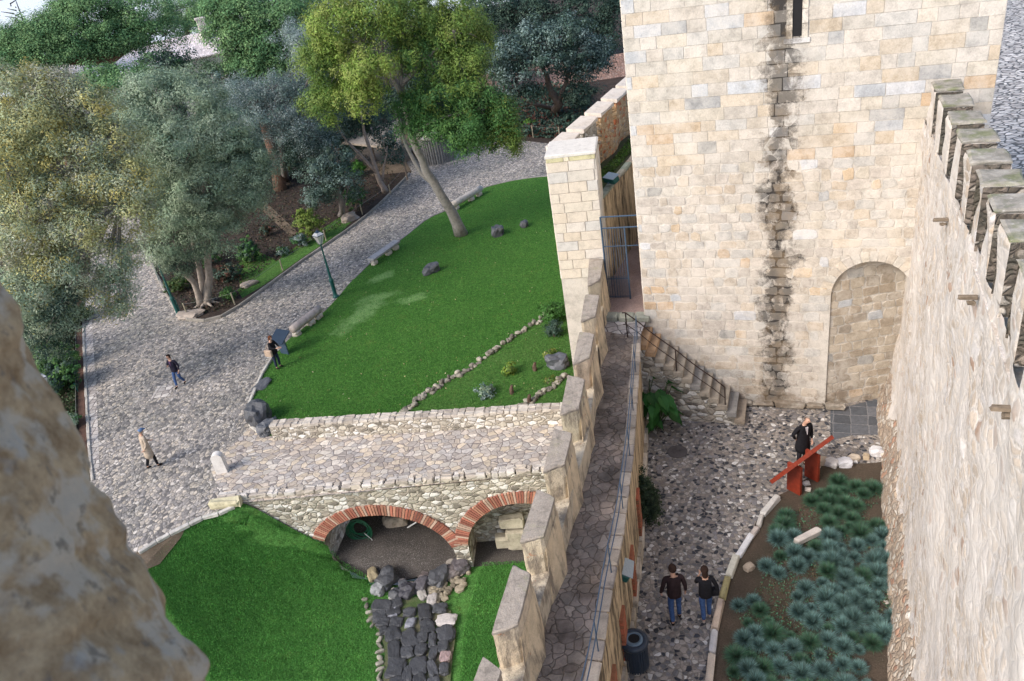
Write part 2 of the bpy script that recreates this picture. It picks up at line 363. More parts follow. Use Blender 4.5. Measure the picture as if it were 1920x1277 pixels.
sheet("bridge_roadway", deck, .006, mats['flag'])
kf = m_cells("edge_flagstones", 3.2, [(0, (.42, .38, .36)), (1, (.6, .56, .52))], (.14, .12, .12), .05, .05, 2, (1, 1, 1), .02, .8, rnd=.35)
mats['edgeflag'] = kf
sheet("path_margin", px([(154, 560), (170, 560), (176, 660), (182, 760), (187, 880), (172, 880), (164, 780), (158, 660)], 0), .007, kf)
sheet("path_margin", px([(268, 430), (280, 430), (340, 575), (352, 592), (340, 597), (326, 580)], 0), .007, kf)
# upper lawn, dipping gently towards the wall
lawn_edge = px([(1030, 331), (990, 335), (950, 342), (905, 354), (880, 368), (845, 392), (800, 412), (760, 444), (705, 484), (660, 527), (632, 560), (600, 592), (545, 634), (515, 668), (492, 702), (474, 745), (466, 772), (470, 795), (488, 815), (520, 818)], 0)
lawn_poly = smooth_line(lawn_edge, 4) + [(1.6, 23.4), (2.9, 23.6), (2.9, 26.0), (3.4, 30), (4.5, 44), (5.4, 51.5)]
mats['lawn'] = m_grass("short_lawn", (.06, .175, .032), (.08, .205, .04), (.13, .28, .065),
    pale=[(*P(678, 590, 0)[:2], 2.6, .8, 1.0), (*P(705, 560, 0)[:2], 1.4, .7, .2), (*P(775, 560, 0)[:2], 1.0, .6, .3), (*P(715, 520, 0)[:2], 1.0, .6, .7)])
mats['lawn2'] = m_grass("lush_lawn", (.085, .25, .055), (.11, .285, .065), (.16, .36, .11))
mats['lawn3'] = m_grass("rough_grass", (.075, .2, .04), (.1, .21, .05), (.17, .24, .08))
sheet("upper_lawn", lawn_poly, .02, mats['lawn'])
strip = px([(750, 780), (800, 742), (870, 700), (940, 652), (1000, 610), (1048, 575)], 0)
sheet("lower_bed", strip + [(3.2, 27.2), (2.6, 23.3), (1.5, 23.3), tuple(P(1000, 772, 0)[:2])], .028, mats['lawn3'])
# tree bed with grass margin
bed = px([(268, 420), (300, 528), (337, 590), (352, 599), (372, 602), (400, 597), (430, 586), (500, 536), (570, 485), (640, 438), (700, 392), (750, 343), (768, 322), (700, 290), (560, 290), (400, 330), (280, 350)], 0)
sheet("tree_bed_soil", bed, .03, mats['soil'])
sheet("grass_margin", px([(445, 545), (500, 505), (570, 452), (650, 400), (668, 408), (640, 436), (570, 482), (500, 532), (455, 560)], 0), .036, mats['lawn3'])
sheet("grass_margin", px([(455, 545), (500, 512), (520, 490), (480, 470), (440, 500)], 0), .034, mats['lawn3'])
sheet("side_bed_soil", px([(100, 500), (152, 560), (156, 660), (160, 760), (168, 900), (120, 900), (-40, 760), (-60, 560), (0, 420), (120, 420)], 0), .004, mats['soil'])
mats['brownstrip'] = m_soil("brown_edge_soil", (.16, .085, .065), (.12, .075, .055), sp=.85)
sheet("edge_soil", px([(143, 560), (152, 560), (155, 660), (159, 760), (165, 880), (150, 880), (145, 700)], 0), .009, mats['brownstrip'])
sheet("stepping_path", px([(484, 388), (499, 380), (558, 436), (546, 446)], 0), .042, mats['dirt'])
sheet("dirt_patch", px([(600, 250), (770, 232), (850, 262), (800, 282), (762, 305), (772, 322), (700, 330), (600, 320)], 0), .034, mats['dirt'])
sheet("drain_cover", px([(283, 748), (318, 745), (326, 722), (296, 724)], 0), .012, mats['edgeflag'])
sheet("dark_patch", px([(255, 900), (300, 860), (320, 880), (285, 930)], 0), .011, mats['yard']) if 0 else None
# sunk lawn
def moat_z(x, y):
    # distance right of the plaza edge
    xe = None
    for i in range(len(moat_edge) - 1):
        a, b = moat_edge[i], moat_edge[i + 1]
        if (a[1] - y) * (b[1] - y) <= 0 and a[1] != b[1]:
            xe = a[0] + (b[0] - a[0]) * (y - a[1]) / (b[1] - a[1])
    if xe is None: xe = moat_edge[0][0] if y > 20 else moat_edge[-1][0]
    d = max(0, x - xe - .15)
    return -3.9 * (1 - math.exp(-(d / 3.1) ** 1.4)) + .06 * mnoise.noise(Vector((x * .5, y * .5, 0)))
def bface(x): return bridge_n[0][1] + (bridge_n[1][1] - bridge_n[0][1]) * (x - bridge_n[0][0]) / (bridge_n[1][0] - bridge_n[0][0])
RIM = [(622, 1040), (645, 1064), (675, 1080), (700, 1088), (745, 1090), (790, 1080), (830, 1062), (858, 1050)]
mb = MB(); NX, NY = 150, 150
def mxy(i, j):
    x, y = mxy0(i, -6 + 28.0 * j / NY)
    for _ in range(3): y = -6 + (bface(x) + .04 + 6) * j / NY; x, y = mxy0(i, y)
    return x, y
def mxy0(i, y):
    xe = -24
    for k in range(len(moat_edge) - 1):
        a, b = moat_edge[k], moat_edge[k + 1]
        if (a[1] - y) * (b[1] - y) <= 0 and a[1] != b[1]: xe = a[0] + (b[0] - a[0]) * (y - a[1]) / (b[1] - a[1]); break
    else: xe = moat_edge[0][0] if y > 20 else -24
    xr = 2.2; u = i / NX
    return xe - .25 + (xr - xe + .25) * u, y
vs = []
def _om(x, y, z0):
    for _ in range(12):
        p = P(x, y, z0); z0 = .5 * z0 + .5 * moat_z(p.x, p.y)
    return P(x, y, z0)
holep = [tuple(_om(a, b, -3)[:2]) for a, b in RIM] + [(-3.0, 21.5), (-7.75, 22.2)]
def inpoly(x, y, pg):
    c = False
    for i in range(len(pg)):
        a, b = pg[i], pg[i - 1]
        if (a[1] > y) != (b[1] > y) and x < (b[0] - a[0]) * (y - a[1]) / (b[1] - a[1]) + a[0]: c = not c
    return c
for j in range(NY + 1):
    for i in range(NX + 1):
        x, y = mxy(i, j); y = min(y, bface(x) + .04); vs.append((x, y, (moat_z(x, y) - .03 if i else -.03) - (2.2 if inpoly(x, y, holep) else 0)))
mb.add(vs, [(j * (NX + 1) + i, j * (NX + 1) + i + 1, (j + 1) * (NX + 1) + i + 1, (j + 1) * (NX + 1) + i) for j in range(NY) for i in range(NX)])
mb.build("sunk_lawn", mats['lawn2'], smooth=True, kind='structure')
def on_moat(x, y, z0=-3.9):
    for _ in range(12):
        p = P(x, y, z0); z0 = .5 * z0 + .5 * moat_z(p.x, p.y)
    return P(x, y, z0)
mb = MB()      # worn dirt corner beside the plaza edge
pp = [(345, 988), (300, 1012), (245, 1045), (262, 1075), (300, 1060), (340, 1010), (352, 985)]
dv = [on_moat(a, b, -.4) + Vector((0, 0, .05)) for a, b in pp]; cvt = sum(dv, Vector()) / len(dv)
mb.add(dv + [cvt], [(i, (i + 1) % 7, 7) for i in range(7)]); o = mb.build("worn_dirt", mats['dirt'], kind='structure')
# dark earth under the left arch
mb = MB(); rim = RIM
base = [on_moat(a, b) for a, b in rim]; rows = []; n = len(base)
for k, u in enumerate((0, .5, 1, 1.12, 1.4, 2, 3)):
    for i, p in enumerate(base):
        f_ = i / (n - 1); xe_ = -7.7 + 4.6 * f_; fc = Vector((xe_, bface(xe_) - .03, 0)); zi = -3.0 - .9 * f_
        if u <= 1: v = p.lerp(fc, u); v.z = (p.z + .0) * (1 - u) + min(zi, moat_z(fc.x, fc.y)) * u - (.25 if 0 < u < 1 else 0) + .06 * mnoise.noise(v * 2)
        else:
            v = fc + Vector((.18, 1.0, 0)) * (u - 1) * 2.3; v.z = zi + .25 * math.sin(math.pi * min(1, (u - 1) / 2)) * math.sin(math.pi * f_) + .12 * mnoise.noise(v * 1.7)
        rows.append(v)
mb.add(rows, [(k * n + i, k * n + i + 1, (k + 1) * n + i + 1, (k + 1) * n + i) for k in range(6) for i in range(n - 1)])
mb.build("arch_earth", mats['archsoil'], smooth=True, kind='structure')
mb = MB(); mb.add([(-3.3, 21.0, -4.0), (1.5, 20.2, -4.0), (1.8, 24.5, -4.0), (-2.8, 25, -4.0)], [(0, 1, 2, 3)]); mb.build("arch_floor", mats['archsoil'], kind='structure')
# castle yard, garden bed and ground behind the right wall
RA, RB = P(1676, 748, YZ), P(1715, 1277, YZ)
rd = (RB - RA); rd.z = 0; rd.normalize(); rn = Vector((rd.y, -rd.x, 0))
if rn.x > 0: rn = -rn          # towards the yard
def RW(s, off=0, z=0): return Vector((RA.x + rd.x * s + rn.x * off, RA.y + rd.y * s + rn.y * off, z))
yard = [(4.0, 22), (3.95, 20.5)] + [(x + .05, y) for x, y in WR[3:]] + [(-2, 0), tuple(RW(26, -.3)[:2]), tuple(RW(-3, -.3)[:2]), (11, 23), (6, 24)]
sheet("castle_yard", yard, YZ - .006, mats['yard'])
border = [(1558, 846), (1545, 866), (1530, 888), (1500, 905), (1478, 920), (1452, 934), (1425, 965), (1407, 1003), (1390, 1040), (1372, 1080), (1362, 1110), (1348, 1170), (1340, 1230), (1334, 1277)]
bedp = smooth_line(px(border, YZ), 3) + [(2.3, 8.6), (1.5, 6), tuple(RW(14, .1)[:2]), tuple(RW(-.2 + 2.0, .1)[:2])]
mats['bed'] = m_soil("garden_bed_earth", (.11, .082, .062), (.065, .055, .04), (.4, .37, .33), .76)
sheet("garden_bed", px([(1550, 872)], YZ) + bedp[3:-1] + px([(1672, 862), (1640, 868)], YZ), YZ + .004, mats['bed'])
sheet("slate_paving", px([(1557, 768), (1590, 762), (1630, 752), (1672, 745), (1668, 815), (1600, 816), (1557, 826)], YZ), YZ + .006, mats['slate'])
sheet("flag_strip", px([(1193, 812), (1215, 812), (1215, 885), (1213, 990), (1190, 990)], YZ), YZ + .005, mats['edgeflag'])
mats['wetcob'] = m_cells("wet_cobbles", 1.9, [(0, (.46, .42, .4)), (.5, (.6, .56, .53)), (1, (.74, .7, .67))], (.1, .09, .085), .1, .35, 1.5, (1, 1.5, 1), .05, .55, spec=.35)  # glare on the wet paving is painted in as pale stone tones
og = [tuple(RW(-3.5, -1.0)[:2]), (12.8, 24), (14, 36), (24, 80), (90, 130), (120, 60), (60, 0), tuple(RW(24, -1.0)[:2])]
sheet("outer_ground", og, 1.49, mats['wetcob'])
# kerbs (each a continuous row set in the ground)
def kerb(pts, z, w=.14, h=.1, ln=.5, col=(.5, .47, .43), name="kerb", sm=True, var=.2, m='oldstone'):
    L = smooth_line(pts, 5) if sm else pts; mb = MB(); acc = []; d = 0
    cur = Vector((*L[0], 0)); step = ln
    pl = [cur.copy()]
    for q in L[1:]:
        q = Vector((*q, 0))
        while (q - cur).length > step:
            cur = cur + (q - cur).normalized() * step; pl.append(cur.copy()); step = ln * random.uniform(.75, 1.3)
    for a, b in zip(pl, pl[1:]):
        t = b - a; c = (a + b) / 2; g = random.uniform(1 - var, 1 + var * .6)
        mb.box((c.x, c.y, z + h / 2 - .03), (t.length - .015, w * random.uniform(.85, 1.15), h + .06), math.atan2(t.y, t.x), tuple(k * g for k in col), .02, .008)
    return mb.build(name, mats[m], kind='structure')
random.seed(3)
kerb(px([(1030, 330), (990, 334), (950, 341), (905, 353), (878, 370), (845, 391), (800, 411), (760, 443), (705, 483), (660, 526)], 0), 0, .16, .05, .6, (.3, .28, .27))
kerb(px([(515, 668), (492, 702), (474, 745), (464, 772), (468, 797), (486, 817), (512, 822)], 0), 0, .13, .12, .9, (.5, .48, .44))
kerb(px([(262, 420), (280, 480), (300, 530), (337, 592), (352, 601), (372, 605), (400, 600), (430, 589), (500, 539), (570, 488), (640, 441), (700, 395), (750, 346), (772, 322)], 0), 0, .13, .14, 1.0, (.3, .28, .25))
kerb(px([(156, 575), (158, 660), (163, 760), (169, 860), (175, 905)], 0), 0, .12, .06, .6, (.5, .47, .43))
kerb(px([(440, 950), (412, 964), (385, 969), (345, 989), (300, 1012), (240, 1050)], 0), 0, .16, .07, .55, (.5, .48, .45))
# dry rows of stones across the lawn
def stonerow(pts, z, name, label, w=.28, h=.22, n=1.0):
    mb = MB(); L = smooth_line(pts, 8)
    for a, b in zip(L, L[1:]):
        t = Vector((b[0] - a[0], b[1] - a[1])); k = max(1, int(t.length / .2))
        for i in range(k):
            for r in range(2):
                u = (i + random.random()) / k; g = random.uniform(.3, .95)
                rock_into(mb, (a[0] + t.x * u + random.uniform(-w, w) * .4, a[1] + t.y * u + random.uniform(-w, w) * .4, z + random.uniform(0, h * .5)), (random.uniform(.06, .17), random.uniform(.06, .15), random.uniform(.05, .12)), (.42 * g, .39 * g, .32 * g), 2)
    o = mb.build(name, mats['oldstone']); tag(o, label, "stone edging"); return o
ICO = {}
def ico(sub):
    if sub not in ICO:
        bm = bmesh.new(); bmesh.ops.create_icosphere(bm, subdivisions=sub, radius=1)
        ICO[sub] = ([v.co.copy() for v in bm.verts], [tuple(v.index for v in f.verts) for f in bm.faces]); bm.free()
    return ICO[sub]
def rock_into(mb, c, d, col, sub=2, rz=None, rough=.28, facet=.55):
    vs, fs = ico(sub); rz = random.uniform(0, 6.28) if rz is None else rz; sd_ = Vector((random.uniform(-50, 50),) * 3) + Vector((0, random.uniform(0, 9), 3))
    m = Matrix.Rotation(rz, 3, 'Z'); out = []
    for v in vs:
        k = max(abs(v.x), abs(v.y), abs(v.z)); q = v.lerp(v / k * .85, facet)
        q = q * (1 + rough * mnoise.noise(v * 1.3 + sd_) + rough * .4 * mnoise.noise(v * 3.3 + sd_))
        out.append(m @ Vector((q.x * d[0], q.y * d[1], q.z * d[2])) + Vector(c))
    mb.add(out, fs, col)
def rock(p, d, col, name, label, cat, group=None, m='oldstone', rz=None, sub=3, rough=.28, facet=.5):
    mb = MB(); rock_into(mb, (p[0], p[1], p[2] + d[2] * .55), d, col, sub, rz, rough, facet)
    o = mb.build(name, mats[m], smooth=sub > 2 and facet < .4); return tag(o, label, cat, group)
random.seed(5)
stonerow(px([(752, 782), (790, 748), (830, 722), (880, 692), (940, 650), (1000, 610), (1046, 575)], 0), .02, "stone_edging", "low mossy line of small stones running diagonally across the upper lawn")
stonerow(px([(968, 770), (1005, 748), (1040, 722), (1062, 706)], 0), .02, "stone_edging", "short curve of pale stones on the grass next to the crenellated wall")

# ------------------------------------------------------------------ the tower
TA, TB = P(1410, 757, YZ), P(1565, 765, YZ)
to = PV(1163, 0, TA, TB); to.z = 0
td = Vector((TB.x - TA.x, TB.y - TA.y, 0)).normalized(); tn = Vector((td.y, -td.x, 0))
if tn.y > 0: tn = -tn
TW = 8.77; TTOP = 19.0
def TP(s, z, off=0): return to + td * s + tn * off + Vector((0, 0, z))
AC, AR, ASP = 6.45, 1.05, 5.4     # niche: centre, half width, spring height
def in_niche(s, z, g=0): return z < ASP and abs(s - AC) < AR + g or z >= ASP and ((s - AC) / (AR + g)) ** 2 + ((z - ASP) / (1.08 + g)) ** 2 < 1
tower = empty("stone_tower", TP(0, YZ), "tall square castle tower of pale squared stone with a dark wet streak down its face", "tower")
tm = NT("tower_mortar"); tg = tm.n("NewGeometry")
def tower_stain(t, width, amount):
    g = t.n("NewGeometry"); sb = t.n("VectorMath", operation='SUBTRACT'); t.l(g.outputs["Position"], sb.inputs[0]); sb.inputs[1].default_value = to
    dt = t.n("VectorMath", operation='DOT_PRODUCT'); t.l(sb.outputs[0], dt.inputs[0]); dt.inputs[1].default_value = td
    s_ = t.math('ABSOLUTE', t.math('SUBTRACT', dt.outputs["Value"], 3.95))
    nz = t.noise(3.4, 9, rough=.82); nz2 = t.noise(.45, 3)
    wv = t.math('MULTIPLY', t.ramp(nz2, [(.3, .75), (.7, 1.35)]), width)
    k = t.math('SUBTRACT', 1.0, t.math('DIVIDE', s_, wv))
    k = t.math('ADD', k, t.math('MULTIPLY', t.math('SUBTRACT', nz, .5), 3.4))
    vc = t.vor(t.co((1, 1, 1.15)), 2.9); sp_ = t.n('SeparateColor'); t.l(vc.outputs['Color'], sp_.inputs[0]); k = t.math('ADD', k, t.math('MULTIPLY', t.math('SUBTRACT', sp_.outputs[0], .5), .7))
    return t.ramp(k, [(.15, 0), (.75, amount)])
def tower_mat(name, base_from_attr, bs, mortar=(.5, .465, .42)):
    t = NT(name); f = t.noise(3.2, 7, rough=.7); g = t.noise(26, 4, rough=.7)
    a = t.attr() if base_from_attr else mortar
    c = t.mix(1, a, t.ramp(f, [(.28, .72), (.55, 1.03), (.8, 1.12)]), 'MULTIPLY'); c = t.mix(.7, c, t.ramp(g, [(.3, .72), (.6, 1.06)]), 'MULTIPLY')
    # washed-out lime bloom in patches
    c = t.mix(t.ramp(t.noise(.8, 8, rough=.75), [(.44, 0), (.64, .62)]), c, (.56, .525, .48))
    # brown pitting
    c = t.mix(t.ramp(t.noise(7, 6, rough=.8), [(.66, 0), (.74, .7)]), c, (.17, .13, .1))
    c = t.mix(tower_stain(t, 1.3, .3), c, (.34, .31, .27)); c = t.mix(tower_stain(t, .54, .72 if base_from_attr else .97), c, t.mix(t.ramp(t.noise(2.2, 5), [(.45, 0), (.65, 1)]), (.028, .025, .024), (.12, .085, .05)))
    gz = t.n("NewGeometry"); sz = t.n("SeparateXYZ"); t.l(gz.outputs["Position"], sz.inputs[0])
    kz = t.math('ADD', t.noise(1.5, 8, rough=.75), t.math('MULTIPLY', t.math('SUBTRACT', 3.0, sz.outputs[2]), .11))
    c = t.mix(t.ramp(kz, [(.6, 0), (.72, .75)]), c, t.mix(t.noise(4, 3), (.1, .075, .055), (.3, .24, .18)))
    h = t.math('ADD', f, t.math('MULTIPLY', g, .5))
    return t.fin(c, .85, h, bs, .03, .25)
mats['tstone'] = tower_mat("tower_stone", True, .6)
mats['tmortar'] = tower_mat("tower_mortar", False, .7)
random.seed(11)
# core with the niche cut out
mb = MB(); cols_ = sorted(set([0, TW] + [AC - AR, AC + AR] + [AC + AR * math.cos(math.pi * k / 24) for k in range(25)] + [TW * k / 12 for k in range(13)]))
def niche_top(s):
    q = (s - AC) / AR
    return ASP + 1.08 * math.sqrt(max(0, 1 - q * q)) if abs(q) < 1 + 1e-6 else None
for a, b in zip(cols_, cols_[1:]):
    za = zb = YZ - .6
    if a >= AC - AR - 1e-4 and b <= AC + AR + 1e-4: za, zb = niche_top(a), niche_top(b)
    mb.add([TP(a, za), TP(b, zb), TP(b, TTOP), TP(a, TTOP)], [(0, 1, 2, 3)])
D_ = 9.0
mb.add([TP(0, YZ - .6), TP(0, YZ - .6, -D_), TP(0, TTOP, -D_), TP(0, TTOP)], [(0, 3, 2, 1)])
mb.add([TP(TW, YZ - .6), TP(TW, YZ - .6, -D_), TP(TW, TTOP, -D_), TP(TW, TTOP)], [(0, 1, 2, 3)])
mb.add([TP(0, YZ - .6, -D_), TP(TW, YZ - .6, -D_), TP(TW, TTOP, -D_), TP(0, TTOP, -D_)], [(0, 3, 2, 1)])
mb.add([TP(0, TTOP), TP(TW, TTOP), TP(TW, TTOP, -D_), TP(0, TTOP, -D_)], [(0, 1, 2, 3)])
part("mortar_bed", mb, mats['tmortar'], tower)
DIM = .8
ASH = [(.64, .56, .46), (.66, .6, .51), (.62, .58, .52), (.67, .61, .54), (.64, .54, .42), (.59, .57, .54), (.66, .59, .5), (.63, .58, .52), (.68, .63, .57)]
ACC = [(.63, .47, .32), (.66, .52, .37), (.47, .47, .47), (.66, .67, .7), (.44, .43, .41), (.57, .59, .62)]
RUB = [(.58, .51, .43), (.62, .56, .49), (.55, .5, .45), (.63, .57, .51), (.6, .51, .41), (.58, .56, .53)]
def slit(s0, s1, z0, z1): return s1 > 4.19 and s0 < 4.43 and z1 > 12.55
def course_wall(mb, place, s_max, z0, z1, low, skip, up, depth=.013, face=None, rubble_below=9.3, side=1):
    z = z0; row = 0
    while z < z1:
        rub = z < rubble_below; h = random.uniform(.3, .38) if not rub else random.uniform(.27, .36)
        tall = 1 if z > 10.5 else .92
        h *= tall; s = -random.uniform(0, .4)
        while s < s_max:
            L = random.uniform(.32, .95) if not rub else random.uniform(.24, .52)
            if random.random() < .15: L *= 1.5
            a, b = max(0, s), min(s_max, s + L); s += L
            if b - a < .1: continue
            gap = .006 if not rub else .016
            hh = h
            zc = z + h / 2; sc_ = (a + b) / 2
            if skip and skip(a, b, z, z + hh): continue
            A, B, Z0, Z1 = a + gap, b - gap, z + gap, z + hh - gap
            j = .008 if not rub else .03
            if skip is tskip and abs((a + b) / 2 - 3.95) < .42: A += .01; B -= .01; Z0 += .01; Z1 -= .01; gap = .03
            if rub:
                c_ = min(.07, (B - A) * .25)
                poly = [(A + c_ * random.random(), Z0), (B - c_ * random.random(), Z0), (B, Z0 + c_ * random.random()), (B, Z1 - c_ * random.random()), (B - c_, Z1), ((A + B) / 2, Z1), (A + c_, Z1), (A, Z1 - c_ * random.random()), (A, Z0 + c_)]
            else: poly = [(A, Z0), (B, Z0), (B, Z1), (A, Z1)]
            poly = [(p + random.uniform(-j, j) * (0 if (p == A and a == 0) or (p == B and b == s_max) else 1), q + random.uniform(-j, j)) for p, q in poly]
            r = random.random()
            pal = RUB if rub else ASH
            if rub and z > rubble_below - 2.5 and random.random() < .4: pal = ASH
            col = random.choice(pal)
            if r < (.17 if not rub else .05): col = random.choice(ACC)
            g = random.uniform(.9, 1.06); col = tuple(min(.78, c * g) * DIM for c in col)
            mb.stone(place[0], place[1], place[2], place[3], poly, depth * random.uniform(.6, 1.2), .005, col)
        z += h; row += 1
def tskip(a, b, z0, z1):
    if slit(a, b, z0, z1): return True
    for s in (a, b, (a + b) / 2):
        for z in (z0, z1):
            if in_niche(s, z, .0): return True
    return False
mb = MB(); course_wall(mb, (TP(0, 0), td, Vector((0, 0, 1)), tn), TW, YZ - .2, TTOP, 0, tskip, 1)
# stones butting the slit
part("face_stones", mb, mats['tstone'], tower)
mb = MB(); z = YZ
while z < TTOP - .4:      # left flank quoins
    h = .34; L = random.uniform(.5, 1.2)
    for k in range(3):
        mb.stone(TP(0, z), -tn, Vector((0, 0, 1)), -td, [(k * L + .01, .01), (k * L + L - .01, .01), (k * L + L - .01, h - .01), (k * L + .01, h - .01)], .02, .008, random.choice(ASH))
    z += h
part("flank_stones", mb, mats['tstone'], tower)
# arrow slit
mb = MB()
for a, b, c, d in ((4.2, 4.42, 12.6, TTOP),):
    mb.add([TP(a, c, .004), TP(b, c, .004), TP(b, d, .004), TP(a, d, .004)], [(0, 1, 2, 3)], (.02, .02, .025))
part("arrow_slit", mb, mats['dark'], tower)
mb = MB()
for s0, s1, sgn in ((4.06, 4.2, 1), (4.42, 4.56, -1)):
    z = 12.55
    while z < TTOP: mb.stone(TP(0, 0), td, Vector((0, 0, 1)), tn, [(s0, z), (s1, z), (s1, z + .33), (s0, z + .33)], .035, .006, random.choice(ASH)); z += .338
mb.stone(TP(0, 0), td, Vector((0, 0, 1)), tn, [(4.0, 12.44), (4.62, 12.44), (4.62, 12.56), (4.0, 12.56)], .04, .006, (.6, .6, .62))
part("slit_frame", mb, mats['tstone'], tower)
# splayed niche
mb = MB()
def NB(s, z): # back plane, deepening to the right
    return TP(s, z, -(.06 + .85 * max(0, (s - (AC - AR)) / (2 * AR))))
ns = [AC - AR + 2 * AR * k / 10 for k in range(11)]
for a, b in zip(ns, ns[1:]): mb.add([NB(a, YZ - .6), NB(b, YZ - .6), NB(b, ASP + 1.4), NB(a, ASP + 1.4)], [(0, 1, 2, 3)])
part("niche_back", mb, mats['tmortar'], tower)
mb = MB(); o0 = NB(AC - AR, 0); uu = (NB(AC + AR, 0) - o0); LN = uu.length; uu.normalize(); nn = Vector((uu.y, -uu.x, 0)); nn = nn if nn.y < 0 else -nn
sv = RUB[:]; RUB[:] = [(.5, .42, .33), (.55, .48, .39), (.46, .4, .33), (.57, .49, .39), (.43, .36, .28), (.52, .45, .36)]
course_wall(mb, (o0, uu, Vector((0, 0, 1)), nn), LN, YZ - .1, ASP + 1.2, 0, None, 1, .02)
RUB[:] = sv
part("niche_stones", mb, mats['tstone'], tower)
mb = MB(); an = [math.pi * k / 22 for k in range(23)]
rim = [(AC + AR, YZ - .5)] + [(AC + AR * math.cos(a), ASP + 1.08 * math.sin(a)) for a in an] + [(AC - AR, YZ - .5)]
for a, b in zip(rim, rim[1:]):
    mb.add([TP(*a), TP(*b), NB(*b), NB(*a)], [(0, 1, 2, 3)])
part("niche_reveal", mb, mats['tmortar'], tower)
mb = MB()
for k in range(17):
    a0, a1 = math.pi * k / 17 + .012, math.pi * (k + 1) / 17 - .012
    po = [(AC + (AR + e) * math.cos(a), ASP + (1.08 + e) * math.sin(a)) for a, e in ((a0, .0), (a0, .3), ((a0 + a1) / 2, .31), (a1, .3), (a1, 0))]
    mb.stone(TP(0, 0), td, Vector((0, 0, 1)), tn, po, .015, .006, tuple(q * .8 for q in random.choice(ASH[:4] + RUB[:3])))
part("niche_arch", mb, mats['tstone'], tower)
# sloping plinth stones at the foot
mb = MB(); s = 2.7
while s < AC - AR:
    L = random.uniform(.5, 1.0); c = TP(s + L / 2, YZ + .12, .1)
    mb.box(c, (L - .03, .2, random.uniform(.1, .2)), math.atan2(td.y, td.x), (.24, .21, .17), .05, .04); s += L
part("plinth", mb, mats['tstone'], tower)

# ------------------------------------------------------------------ right-hand wall
mats['rwall'] = m_cells("lime_washed_rubble", 3.6, [(0, (.5, .42, .34)), (.2, (.58, .53, .49)), (.4, (.52, .44, .36)), (.6, (.61, .58, .565)), (.75, (.55, .48, .41)), (.93, (.4, .28, .21))],
    (.58, .535, .49), .13, .28, 2.2, (1, 1, 1.3), .014, .9, stain=((.3, .24, .19), 3.5, .62, .5), patch=((.61, .575, .54), .5, .42, .16, .7, 'MIX'))
rw = empty("rubble_wall", RW(0, 0, YZ), "high pale rubble wall with dark-capped battlements along the right edge of the yard", "castle wall")
NOTCH = 1.0
def rtop(s): return 11.3 + .066 * min(s, 12)
def rbump(s, z): 
    v = Vector((s, z, 0)); return .09 * mnoise.noise(v * .5) + .045 * mnoise.noise(v * 1.7) + .02 * mnoise.noise(v * 4.5) + .007 * mnoise.noise(v * 11)
mb = MB(); S0, S1, ds = -1.6, 22.0, .11; ns_ = int((S1 - S0) / ds); nz_ = 94
vs = []
for i in range(ns_ + 1):
    s = S0 + (S1 - S0) * i / ns_
    for j in range(nz_ + 1):
        u = j / nz_; z = YZ - .3 + (rtop(s) - NOTCH - YZ + .3) * u
        foot = .28 * max(0, 1 - (z - YZ) / 3.2) ** 2 + .16 * max(0, 1 - (z - YZ) / .9)
        vs.append(RW(s, rbump(s, z) + foot, z))
mb.add(vs, [(i * (nz_ + 1) + j, (i + 1) * (nz_ + 1) + j, (i + 1) * (nz_ + 1) + j + 1, i * (nz_ + 1) + j + 1) for i in range(ns_) for j in range(nz_)])
WT = .54
mb.add([RW(S0, 0, rtop(0) - NOTCH), RW(S1, 0, rtop(12) - NOTCH), RW(S1, -WT, rtop(12) - NOTCH), RW(S0, -WT, rtop(0) - NOTCH)], [(0, 1, 2, 3)])
mb.add([RW(S0, -WT, 1.2), RW(S1, -WT, 1.2), RW(S1, -WT, rtop(12) - NOTCH), RW(S0, -WT, rtop(0) - NOTCH)], [(0, 1, 2, 3)])
part("wall_body", mb, mats['rwall'], rw, smooth=True)
# battlement slots: merlon near corners from the photograph's spacing
corners = [.44, 2.25, 3.95, 5.6, 7.1, 8.5, 9.75, 10.97, 12.1, 13.3, 14.5, 15.7]
mats['endface'] = m_cells('shaded_lichen_ends', 5.5, [(0, (.1, .085, .07)), (.4, (.24, .2, .17)), (.8, (.15, .125, .105)), (1, (.5, .46, .41))], (.13, .11, .09), .1, .3, 3, (1, 1, 1.6), .04, .95, stain=((.06, .06, .05), 2.4, .46, .8))  # merlon ends: shade painted into the dark colour, together with lichen
mats['lichen'] = m_cells("lichened_rubble", 5.5, [(0, (.34, .29, .23)), (.3, (.55, .49, .41)), (.6, (.44, .38, .31)), (1, (.62, .56, .49))], (.5, .44, .37), .1, .3, 3, (1, 1, 1.6), .03, .95, stain=((.14, .13, .11), 2.4, .5, .75))
t_ = NT('dark_lichen_cap'); f_ = t_.noise(4, 8, rough=.75); c_ = t_.ramp(f_, [(.3, (.16, .155, .13)), (.5, (.3, .28, .245)), (.7, (.46, .43, .38))]); c_ = t_.mix(t_.ramp(t_.noise(2.2, 6), [(.5, 0), (.62, .6)]), c_, (.13, .16, .05)); c_ = t_.mix(t_.ramp(t_.noise(14, 4), [(.62, 0), (.7, .7)]), c_, (.5, .48, .44)); mats['cap'] = t_.fin(c_, .95, f_, .9, .03, .1)
